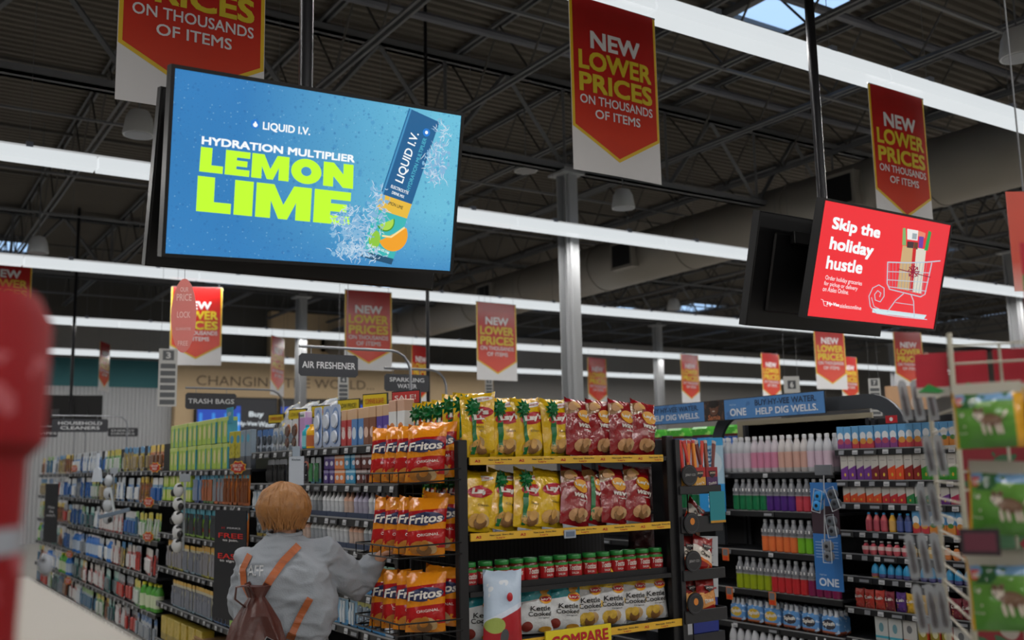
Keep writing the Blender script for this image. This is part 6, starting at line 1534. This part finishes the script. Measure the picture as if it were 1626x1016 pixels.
run(DX, 3.22, ZE[3], [('mix_orange', 5, .062, 'box', 'orange squeeze mix box'), ('mix_red', 5, .062, 'box', 'red squeeze mix box'), ('mix_orange', 3, .062, 'box', 'orange mix box by the squeeze bottles'), ('mix_red', 2, .062, 'box', 'red mix box by the squeeze bottles'), ('sq_navy', 2, .06, 'bottle', 'small navy squeeze bottle'), ('sq_yellow', 1, .06, 'bottle', 'small yellow squeeze bottle'), ('sq_red', 3, .06, 'bottle', 'small red squeeze bottle')], WE, 'fourth row')
egg = [(.018, 0), (.025, .01), (.027, .03), (.022, .055), (.013, .07), (.010, .074)]
for k, c, l in (('eg_pink', 'b8505c', 'c8b0b0'), ('eg_yellow', 'c9a040', 'd0c4a0'), ('eg_orange', 'c97a44', 'd0b4a0')): bottle_proto(k, .027, .09, c, 'b4b4b6', (.35, .62, l), .3, prof=egg)
run(DX, 3.5, ZE[4], [('eg_orange', 8, .062, 'bottle', 'round orange flavour bottle'), ('eg_yellow', 3, .062, 'bottle', 'round yellow flavour bottle'), ('eg_pink', 6, .062, 'bottle', 'round pink flavour bottle')], WE, 'fifth row')
for k, c, l in (('dr_blue', '3a3a64', '4a4a7a'), ('dr_grey', '5a5c64', '6a6c74'), ('dr_gold', '9a8a2a', '8a4a5a')): bottle_proto(k, .027, .095, c, '2888b8' if k != 'dr_grey' else '4a4c54', (.1, .3, l), .3, prof=[(.024, 0), (.027, .015), (.026, .03), (.018, .06), (.012, .08)])
for k in ('dr_blue', 'dr_gold'):
    pass
g0 = G(); g0.lathe([(.027, .028), (.027, .045), (.022, .068), (.012, .085), (.003, .094)], cm('2888b8'), 12); dome = g0.mesh('cap', True)
for k in ('dr_blue', 'dr_gold'): PROTO[k][0][2][0] = ('cap', dome)
run(DX, 3.5, ZE[5], [('dr_blue', 10, .062, 'bottle', 'blue teardrop bottle'), ('dr_grey', 1, .062, 'bottle', 'grey teardrop bottle'), ('dr_blue', 4, .062, 'bottle', 'blue teardrop bottle past the grey one'), ('dr_gold', 1, .062, 'bottle', 'gold-based teardrop bottle')], WE, 'sixth row')
for k, c, l in (('pc_red', 'a83228', 'd0c9c4'), ('pc_purple', '54307a', 'd0c9c4'), ('pc_yellow', 'c9a02c', 'd4d0c4'), ('pc_maroon', '6e1c2c', 'd0c9c4')):
    body, front = bag_shape(.075, .125, .03, M('pouch_' + k, c, .25, layers=[('n', 40, .6, 'b07040', 0, .05)], bump=.4), 80)
    g = G(); g.text('Gush', 0, .078, .055, .022, cm(l), y=-.004, bold=.03, surf=front, rot=.12); proto(k, [('pouch', body, [('lettering', g.mesh('lettering'))])])
run(DX, 3.6, ZE[6], [('pc_maroon', 5, .08, 'pouch', 'maroon drink pouch'), ('pc_yellow', 3, .08, 'pouch', 'yellow drink pouch'), ('pc_purple', 1, .08, 'pouch', 'purple drink pouch'), ('pc_maroon', 1, .08, 'pouch', 'maroon pouch beside the purple one'), ('pc_red', 3, .08, 'pouch', 'red drink pouch')], WE, 'seventh row')
box_proto('lq_white', .10, .16, .06, 'b4b8b8', [('e', 0, .09, .018, .03, '5f8a96'), ('r', -.1, .1, .02, .035, '3a9ab0')]); box_proto('lq_white2', .10, .16, .06, 'b4b4b2', [('e', 0, .10, .02, .025, '6a6c70'), ('r', -.1, .1, .02, .035, 'c9704a')])
box_proto('gt_gold', .075, .15, .05, '8a7c28', [('e', 0, .09, .02, .025, 'c4c09a'), ('r', .03, .1, 0, .2, 'b03a1c')])
run(DX, 3.7, ZE[7], [('lq_white2', 2, .11, 'box', 'white box of stick packs'), ('gt_gold', 3, .085, 'box', 'gold and red powder box'), ('lq_white2', 1, .11, 'box', 'white box with orange foot'), ('lq_white', 2, .11, 'box', 'white box with teal foot')], WE, 'eighth row')
g = G(); g.box(-.045, .045, 0, .004, 0, .05, cm('b5202a')); g.lathe([(.014, 0), (.014, .001)], cm('d8d8d8'), 14, Matrix.Translation((0, -.001, .025)) @ Matrix.Rotation(R(90), 4, 'X')); p = at(1415, 664, 0, DX + .02)
tag(link('shelf_flag', g.mesh('shelf_flag'), None, (DX + .02, p.y, 1.895), (0, 0, RZ)), 'small red flag with white dot on top of mix boxes', 'sign')
# ---- blue banner over the drinks, on a dark arched frame
root = bpy.data.objects.new('water_banner', None); COL.objects.link(root); BX = 5.75
a, b = at(1027, 648, 0, BX), at(1309, 618, 0, BX); L = a.y - b.y; zb = 1.985; H = .165
root.location = (BX, b.y, zb); root.rotation_euler = (0, 0, RZ); tag(root, 'long blue banner about water and wells with a portrait panel', 'banner')
bb = M('banner_blue', '4a80bc', .45, var=.08, layers=[('n', 10, .64, '3f6fa8', 0, 1)])
g = G(); g.box(-L, 0, 0, .012, 0, H, cm('24262c')); g.box(-L + .005, -.005, -.002, 0, .005, H - .005, bb); link('panel', g.mesh('panel'), root)
fx = lambda px: -(at(px, 640, 0, BX).y - b.y)
g = G()
def bt(s_, p0, p1, z, h_, c, bo=.03): g.text(s_, (fx(p0) + fx(p1)) / 2, z, abs(fx(p1) - fx(p0)), h_, cm(c), y=-.005, bold=bo)
bt('BUY HY-VEE WATER.', 1032, 1109, .118, .042, '2a3c58'); bt('HELP DIG WELLS.', 1033, 1110, .055, .048, 'd4dce6', .035)
bt('BUY HY-VEE WATER.', 1199, 1297, .118, .045, '2a3c58'); bt('HELP DIG WELLS.', 1200, 1299, .052, .052, 'd4dce6', .035)
bt('ONE', 1159, 1185, .058, .060, 'd4dce6', .04); bt('HyVee', 1159, 1169, .115, .02, 'a4bcd8', 0)
link('lettering', g.mesh('lettering'), root)
pa, pb = fx(1118), fx(1150); pc = (pa + pb) / 2; pw_ = abs(pb - pa) / 2
g = G(); g.box(pc - pw_, pc + pw_, -.004, -.002, .0, H, M('portrait_dark', '2c211e', .5, layers=[('e', pc, .095, pw_ * .42, .05, '6e4a38'), ('n', 26, .6, '54382c', 0, .3)]))
ell(g, pc, .10, pw_ * .38, .048, cm('6a4636'), lambda x, z: -.005); ell(g, pc, .135, pw_ * .5, .03, cm('1f1816'), lambda x, z: -.006)
for s_ in (-1, 1): ell(g, pc + s_ * pw_ * .16, .108, pw_ * .07, .006, cm('1a1210'), lambda x, z: -.0075)
ell(g, pc, .078, pw_ * .14, .005, cm('c4b4aa'), lambda x, z: -.0075); g.text('Samia', pc, .03, pw_ * 1.2, .04, cm('c0744c'), y=-.006, shear=.2)
link('portrait', g.mesh('portrait'), root)
root = bpy.data.objects.new('arched_frame', None); COL.objects.link(root); fm = M('frame_graphite', '3c4046', .45, .3)
def arch(y0, y1, zt, zend, x, nm, parent, wd=.10):
    g = G(); n = 10; pts = []
    s_ = 1 if y1 > y0 else -1
    pts = [(y0, zt)] + [(y1 - s_ * .28 + s_ * .28 * math.sin(R(a)), zt - .30 + .30 * math.cos(R(a))) for a in range(0, 91, 10)] + [(y1, zend)]
    vs = []
    for i, (y, z) in enumerate(pts):
        p0, p1 = pts[max(0, i - 1)], pts[min(len(pts) - 1, i + 1)]; dy, dz = p1[0] - p0[0], p1[1] - p0[1]; l = math.hypot(dy, dz); ny, nz = -dz / l * wd / 2, dy / l * wd / 2
        for (q, e) in ((1, 0), (-1, 0), (-1, .03), (1, .03)): vs.append((x + e, y + ny * q, z + nz * q))
    fs = [(i * 4 + k, i * 4 + (k + 1) % 4, (i + 1) * 4 + (k + 1) % 4, (i + 1) * 4 + k) for i in range(len(pts) - 1) for k in range(4)] + [(0, 1, 2, 3), tuple(len(vs) - 4 + k for k in range(4))]
    g.add(vs, fs, fm); return link(nm, g.mesh(nm), parent)
arch(5.0, 4.22, 2.06, 1.0, DX + .10, 'arch', root); arch(5.2, 6.0, 2.06, 1.0, DX + .10, 'arch', root)
tag(root, 'dark graphite arched frame carrying the blue water banner', 'frame')
# hanging ONE poster with clipped tape dispensers
xP = 5.55; a, b = at(1291, 850, 0, xP), at(1334, 850, 0, xP); W = a.y - b.y; z1, z0 = at(1305, 766, 0, xP).z, at(1320, 938, 0, xP).z
root = bpy.data.objects.new('hanging_poster', None); COL.objects.link(root); root.location = (xP, (a.y + b.y) / 2, z0); root.rotation_euler = (0, R(0), RZ); H = z1 - z0
tag(root, 'tall blue poster reading ONE before the coloured drinks', 'poster')
g = G(); g.box(-W/2, W/2, 0, .005, 0, H, M('poster_blue', '2f6cae', .45, layers=[('r', -1, 1, H * .52, H * .78, '3a2a34')])); link('sheet', g.mesh('sheet'), root)
g = G(); g.text('ONE', -.0, H * .075, W * .72, H * .075, cm('c4d0e0'), y=-.003, bold=.04); g.text('HyVee', -W * .2, H * .14, W * .25, H * .02, cm('a4b8d4'), y=-.003)
for k in range(6): g.box(-W * .42, -W * .12, -.002, 0, H * (.30 + k * .028), H * (.306 + k * .028), cm('9ab4d4')); g.box(W * .1, W * .4, -.002, 0, H * (.30 + k * .028), H * (.306 + k * .028), cm('9ab4d4'))
link('lettering', g.mesh('lettering'), root)
for k, (px, py, c, t, ry_) in enumerate(((1300, 795, '2f8fd4', 'blue', 12), (1325, 792, '4a5058', 'grey', -20), (1322, 835, '5a6068', 'grey', -8), (1316, 875, '6a6e74', 'silver-edged grey', 0))):
    p = at(px, py, 0, xP - .08); g = G(); T_ = Matrix.Rotation(R(90), 4, 'X')
    for s_ in (-1, 1): g.lathe([(.022, -.02), (.034, -.016), (.034, .016), (.022, .02)], cm(c), 16, Matrix.Translation((0, 0, s_ * .033)) @ T_)
    g.lathe([(.012, -.023), (.012, .023)], cm('1c1d22'), 12, Matrix.Translation((0, 0, .033)) @ T_); g.lathe([(.012, -.023), (.012, .023)], cm('1c1d22'), 12, Matrix.Translation((0, 0, -.033)) @ T_)
    o = link('tool_pack', g.mesh('tool_pack'), None, p, (0, R(ry_), RZ)); tag(o, '%s twin-ring gadget clipped over the blue ONE poster, %s from top' % (t, nth(k)), 'gadget')
    g = G(); g.tube([(-.035, -.018, -.075), (.035, -.018, -.075), (.035, -.018, .075), (-.035, -.018, .075), (-.035, -.018, -.075)], .003, cm('b4bcc4'), 5); link('pack_edge', g.mesh('pack_edge'), o)
g = G(); p1, p2 = at(1308, 752, 0, xP - .06), at(1310, 885, 0, xP - .06); g.tube([p1, p2], .004, cm('b4b8bc'), 6); g.box(p1.x - .01, p1.x + .01, p1.y - .07, p1.y + .07, p1.z - .01, p1.z + .06, cm('6a6e74'), .003); tag(link('clip_strip', g.mesh('clip_strip')), 'white cord clip strip holding the ring gadgets', 'display strip')
# ================================================================ rack close by, out of focus
root = bpy.data.objects.new('wire_display', None); COL.objects.link(root); root.location = (2.05, 1.33, 0); root.rotation_euler = (0, 0, R(-57))
tag(root, 'cream wire display rack with red header cards, out of focus', 'rack'); wc_ = M('wire_cream', 'b4b0a0', .4)
g = G()
for k in range(34): z = .5 + k * .042; g.tube([(-.0, 0, z), (-.06, .42, z)], .0028, wc_, 6)
for x, y in ((0, 0), (-.06, .42)): g.tube([(x, y, 0), (x, y, 1.93)], .006, wc_, 8)
link('side_ladder', g.mesh('side_ladder'), root)
g = G()
for z in (1.90, 1.86, 1.62, 1.58, 1.36, 1.32): g.tube([(0, 0, z), (1.1, 0, z)], .0025, wc_, 8)
for k in range(12): g.tube([(k * .1, .02, .5), (k * .1, .02, 1.9)], .003, wc_, 6)
link('front_grid', g.mesh('front_grid'), root)
g = G(); g.box(0, 1.1, .02, .42, .1, .14, wc_); g.box(.9, 1.1, .0, .42, 0, .5, wc_); link('base', g.mesh('base'), root)
hr = M('header_red', 'b01c30', .4, var=.2, vs=20, layers=[('r', 0, .2, 0, .022, 'b8b4ac')])
for k in range(-1, 10):
    g = G(); g.box(.004, .074, 0, .004, 0, .10, hr); o = link('header_card', g.mesh('header_card'), root, (.0 + k * .082, .03, 1.79))
    g = G(); g.poly([(.008, .012), (.05, .008), (.064, .012), (.03, .030)], -.002, 0, cm('2f8a44')); link('green_stripe', g.mesh('green_stripe'), o)
for k in range(2):
    g = G(); g.box(.0, .075, 0, .004, 0, .16, hr); o = link('header_card', g.mesh('header_card'), root, (.155 + k * .08, -.06, 1.95))
    g = G(); g.poly([(.0, .055), (.072, .02), (.072, .05), (.0, .09)], -.002, 0, cm('2f8a44')); link('green_stripe', g.mesh('green_stripe'), o)
g = G(); g.box(0, 1.1, .38, .40, .14, 1.84, M('back_red', '8a2430', .6, var=.3, vs=6, layers=[('n', 9, .6, '3f6a4a', 0, 2), ('n', 7, .62, 'b0a8a0', 0, 2)])); link('back_board', g.mesh('back_board'), root)
# green toy bags
gbm = M('toybag_green', '5f8f3c', layers=[('r', -.2, .2, .13, .2, '6f94b8'), ('n', 14, .56, '2f5a34', .11, .2), ('g', .12, -.02, '3c7a2c'), ('n', 24, .60, 'c9c4b8', .04, .10), ('r', -.2, -.086, .0, .2, 'c9962c'), ('r', .062, .2, 0, .2, 'c9962c')], rough=.15, var=.15, vs=8, bump=.6, bs=14)
def puppy(g, w, h, f):
    br = cm('6a4f3c'); wt_ = cm('c8bcae')
    ell(g, .0, .075, .030, .018, br, f, -.004, 14, -.2); ell(g, -.030, .092, .014, .013, wt_, f, -.006, 12); ell(g, -.036, .102, .006, .008, br, f, -.008, 8, .5); ell(g, -.022, .103, .006, .008, br, f, -.008, 8, -.5)
    for x in (-.02, -.005, .015, .025): ell(g, x, .05, .0045, .016, wt_, f, -.006, 8, .2)
    ell(g, .036, .09, .004, .014, wt_, f, -.005, 8, -.6); ell(g, -.036, .088, .003, .003, cm('1c1816'), f, -.009, 8)
def tlogo(g, w, h, f): g.box(-.084, -.055, -.012, -.008, .118, .142, cm('b5201e')); g.text('LEGO', -.0695, .130, .024, .012, cm('d8d4cc'), y=-.0135, bold=.04)
def hdr(g, w, h, f): g.box(-w/2 + .004, w/2 - .004, -.004, .004, h - .004, h + .028, cm('a8a498'))
snack('toybag', 91, .185, .155, .05, gbm, [('puppy_picture', puppy), ('logo', tlogo), ('header', hdr)])
for k, (px, pt, pb, t) in enumerate(((1520, 625, 712, 'top'), (1540, 752, 850, 'middle'), (1545, 897, 1000, 'bottom'))):
    for j in range(3):
        d = 1.93 + .03 * k
        a, b = ad(px, (pt + pb) / 2, d), ad(px, pb, d); h_ = (pb - pt) / 1580 * d; s_ = h_ / .155
        for q in range(2):
            c = Vector((b.x, b.y, b.z)) + Vector((.56, -.83, 0)) * (.092 * s_ * (1 + 2.02 * j)) + Vector((.83, .56, 0)) * .07 * q
            place('toybag', c, (R(-3 + 4 * (k == 1)), R((-1, 3, -1)[k]), R(-56)), 'blurred green puppy bag, %s rack row, %s from the wire ladder, %s' % (t, nth(j), ('in front', 'behind')[q]), 'toy', None, (s_, s_, s_))
g = G(); g.box(-.035, .035, 0, .004, 0, .05, cm('2c2228')); g.box(-.028, .028, -.001, 0, .008, .042, cm('5a2a38')); p = ad(1558, 882, 1.9); tag(link('rack_tag', g.mesh('rack_tag'), None, p, (0, 0, R(-56))), 'blurred dark price tag between two green toy bags', 'sign')
# clear blister packs on the outer side
blm = M('blister_clear', 'b0b4ba', .1, var=.3, vs=18, alpha=.7, bump=.5, bs=14); inner = M('blister_item', '5d5a5e', .4, var=.3, vs=20)
g = G(); g.poly([(-.028, 0), (.028, 0), (.03, .02), (.027, .15), (.012, .165), (-.012, .165), (-.027, .15), (-.03, .02)], -.012, .0, blm); bl1 = g.mesh('blister')
g = G(); g.lathe([(.008, .02), (.014, .04), (.010, .075), (.016, .09), (.012, .11), (.008, .13), (.002, .14)], inner, 12, Matrix.Translation((0, -.018, 0))); bl2 = g.mesh('article', True)
proto('blister', [('blister', bl1, [('article', bl2)])])
for r_, (pxs, py0, py1, d, nm) in enumerate((((1443, 1463, 1485), 603, 668, 2.5, 'top'), ((1482, 1500), 690, 755, 2.3, 'second'), ((1472, 1490), 768, 835, 2.35, 'third'), ((1455, 1475, 1495), 848, 918, 2.35, 'fourth'), ((1468, 1488, 1505), 930, 1005, 2.3, 'lowest'))):
    for j, px in enumerate(pxs):
        b = ad(px, py1, d - .03 * j); h_ = (py1 - py0) / 1580 * d; s_ = h_ / .165
        place('blister', b, (R(-4), R(-6), R(-58)), 'blurred clear blister pack with grey article, %s row, %s towards the rack' % (nm, nth(j)), 'packet', None, (s_ * .62, s_ * .8, s_))
# orange-red banner at the frame edge
p = ad(1640, 462, 3.3); g = G(); g.box(-.06, .06, 0, .004, 0, .34, M('edge_orange', 'b8402c', .4, layers=[('g', .1, -.05, 'd8b0a8')])); g.tube([(0, 0, .34), (0, 0, DECK - p.z - .1)], .003, steel, 5); tag(link('edge_banner', g.mesh('edge_banner'), None, p, (0, 0, R(-30))), 'orange-red hanging strip cut by the picture edge', 'banner')
# pink oval hanging sign
p = ad(290, 560, 6.2); root = bpy.data.objects.new('oval_sign', None); COL.objects.link(root); root.location = p; root.rotation_euler = (0, 0, R(-22)); tag(root, 'pink oval hanging sign in front of a price banner', 'sign')
g = G(); g.poly([(.075 * math.cos(2 * math.pi * k / 32), .235 + .235 * math.sin(2 * math.pi * k / 32)) for k in range(32)], 0, .004, M('oval_pink', 'c8706a', .4)); link('disc', g.mesh('disc'), root)
g = G()
for s_, z, w_, h_ in (('OUR', .40, .05, .03), ('PRICE', .35, .09, .045), ('LOCK', .24, .08, .04), ('GUARANTEE', .15, .09, .018), ('FREE', .06, .06, .03)): g.text(s_, 0, z, w_, h_, cm('e0b4ae'), y=-.002, bold=.02)
link('lettering', g.mesh('lettering'), root); g = G(); g.tube([(0, 0, .47), (0, 0, DECK - p.z - .1)], .0015, steel, 4); link('wire', g.mesh('wire'), root)
# red canister and cream counter close to the viewpoint
g = G(); g.box(-1.0, .285, .55, 2.2, .0, 1.40, M('counter_cream', '8e877b', .5, var=.06)); g.box(-1.02, .30, .53, 2.22, 1.40, 1.455, M('counter_top', '8e877b', .35, var=.08), .006); cn = link('counter', g.mesh('counter')); tag(cn, 'cream counter end close by, out of focus', 'counter')
cr = M('canister_red', '7c0c14', .6, var=.15, vs=12, layers=[('n', 30, .60, '9a4a50', .05, .14), ('n', 26, .62, '9a4a50', .22, .30)], spec=.15)
root = bpy.data.objects.new('canister', None); COL.objects.link(root); root.location = (.024, 1.038, 1.456); tag(root, 'tall red holiday canister with white band, very close and blurred', 'canister')
g = G(); g.lathe([(.09, 0), (.105, .01), (.108, .13)], cr, 28); link('body', g.mesh('body', True), root)
g = G(); g.lathe([(.109, .128), (.109, .150)], cm('8a8f98'), 28); link('white_band', g.mesh('white_band', True), root)
g = G(); g.lathe([(.106, .15), (.108, .21), (.122, .225), (.124, .335), (.112, .36), (.06, .368)], cr, 28); link('cap', g.mesh('cap', True), root)
p = ad(72, 905, 2.0); g = G(); ball(g, (0, 0, .02), (.015, .014, .022), cm('8a8f98', .8)); ball(g, (-.006, -.011, .03), (.005, .004, .005), cm('2a2a30')); o = link('plush_toy', g.mesh('plush_toy', True), None, (p.x, p.y, 1.456)); tag(o, 'small grey-white plush behind the red canister, blurred', 'toy')
# black wall screen on a ceiling pole, far behind the brushes
p = ad(112, 655, 19); root = bpy.data.objects.new('far_screen', None); COL.objects.link(root); root.location = p; root.rotation_euler = (0, 0, R(-12)); tag(root, 'black back of a far screen on a thin pole before the white ribbed wall', 'screen')
g = G(); g.box(-.56, .56, 0, .06, -.34, .34, black, .01); link('back_shell', g.mesh('back_shell'), root)
g = G(); g.box(-.05, .05, -.12, 0, -.2, .2, black); g.box(-.34, -.2, -.1, 0, -.1, .06, cm('3a3c40')); g.box(.1, .3, -.1, 0, -.08, .08, black); link('mount', g.mesh('mount'), root)
g = G(); g.tube([(0, -.1, 0), (0, -.1, DECK - p.z - .05)], .03, M('pole_black', '202024', .35, .5), 10); link('pole', g.mesh('pole'), root)
# thin black pole by the sparkling water sign
p = ad(680, 640, 10.5); g = G(); g.tube([(0, 0, -p.z), (0, 0, DECK - p.z - .05)], .02, M('pole_black', '202024', .35, .5), 10); tag(link('thin_pole', g.mesh('thin_pole', True), None, p), 'thin black pole beside the sparkling water sign', 'pole')
# neighbour units seen past the drinks
p = ad(1370, 665, 14); g = G(); g.box(-1.1, 1.1, 0, .2, -p.z, .12, M('deli_dark', '2a2a2e', .5)); g.box(-.9, -.3, -.02, 0, -.3, .0, cm('4a4c52')); tag(link('service_counter', g.mesh('service_counter'), None, p, (0, 0, R(-30))), 'dark service counter seen under the graphite arch', 'counter')
p = ad(1445, 640, 16); g = G(); g.box(-.35, .35, 0, .1, -.28, .28, cm('c49a74')); g.lathe([(.1, 0), (.1, .02)], cm('c4b0a0'), 16, Matrix.Translation((0.1, -.01, 0)) @ Matrix.Rotation(R(90), 4, 'X')); g.tube([(0, .05, -p.z), (0, .05, -.28)], .05, cm('c49a74'), 8); tag(link('menu_board', g.mesh('menu_board'), None, p, (0, 0, R(-35))), 'tan board with pale disc beyond the arch', 'sign')
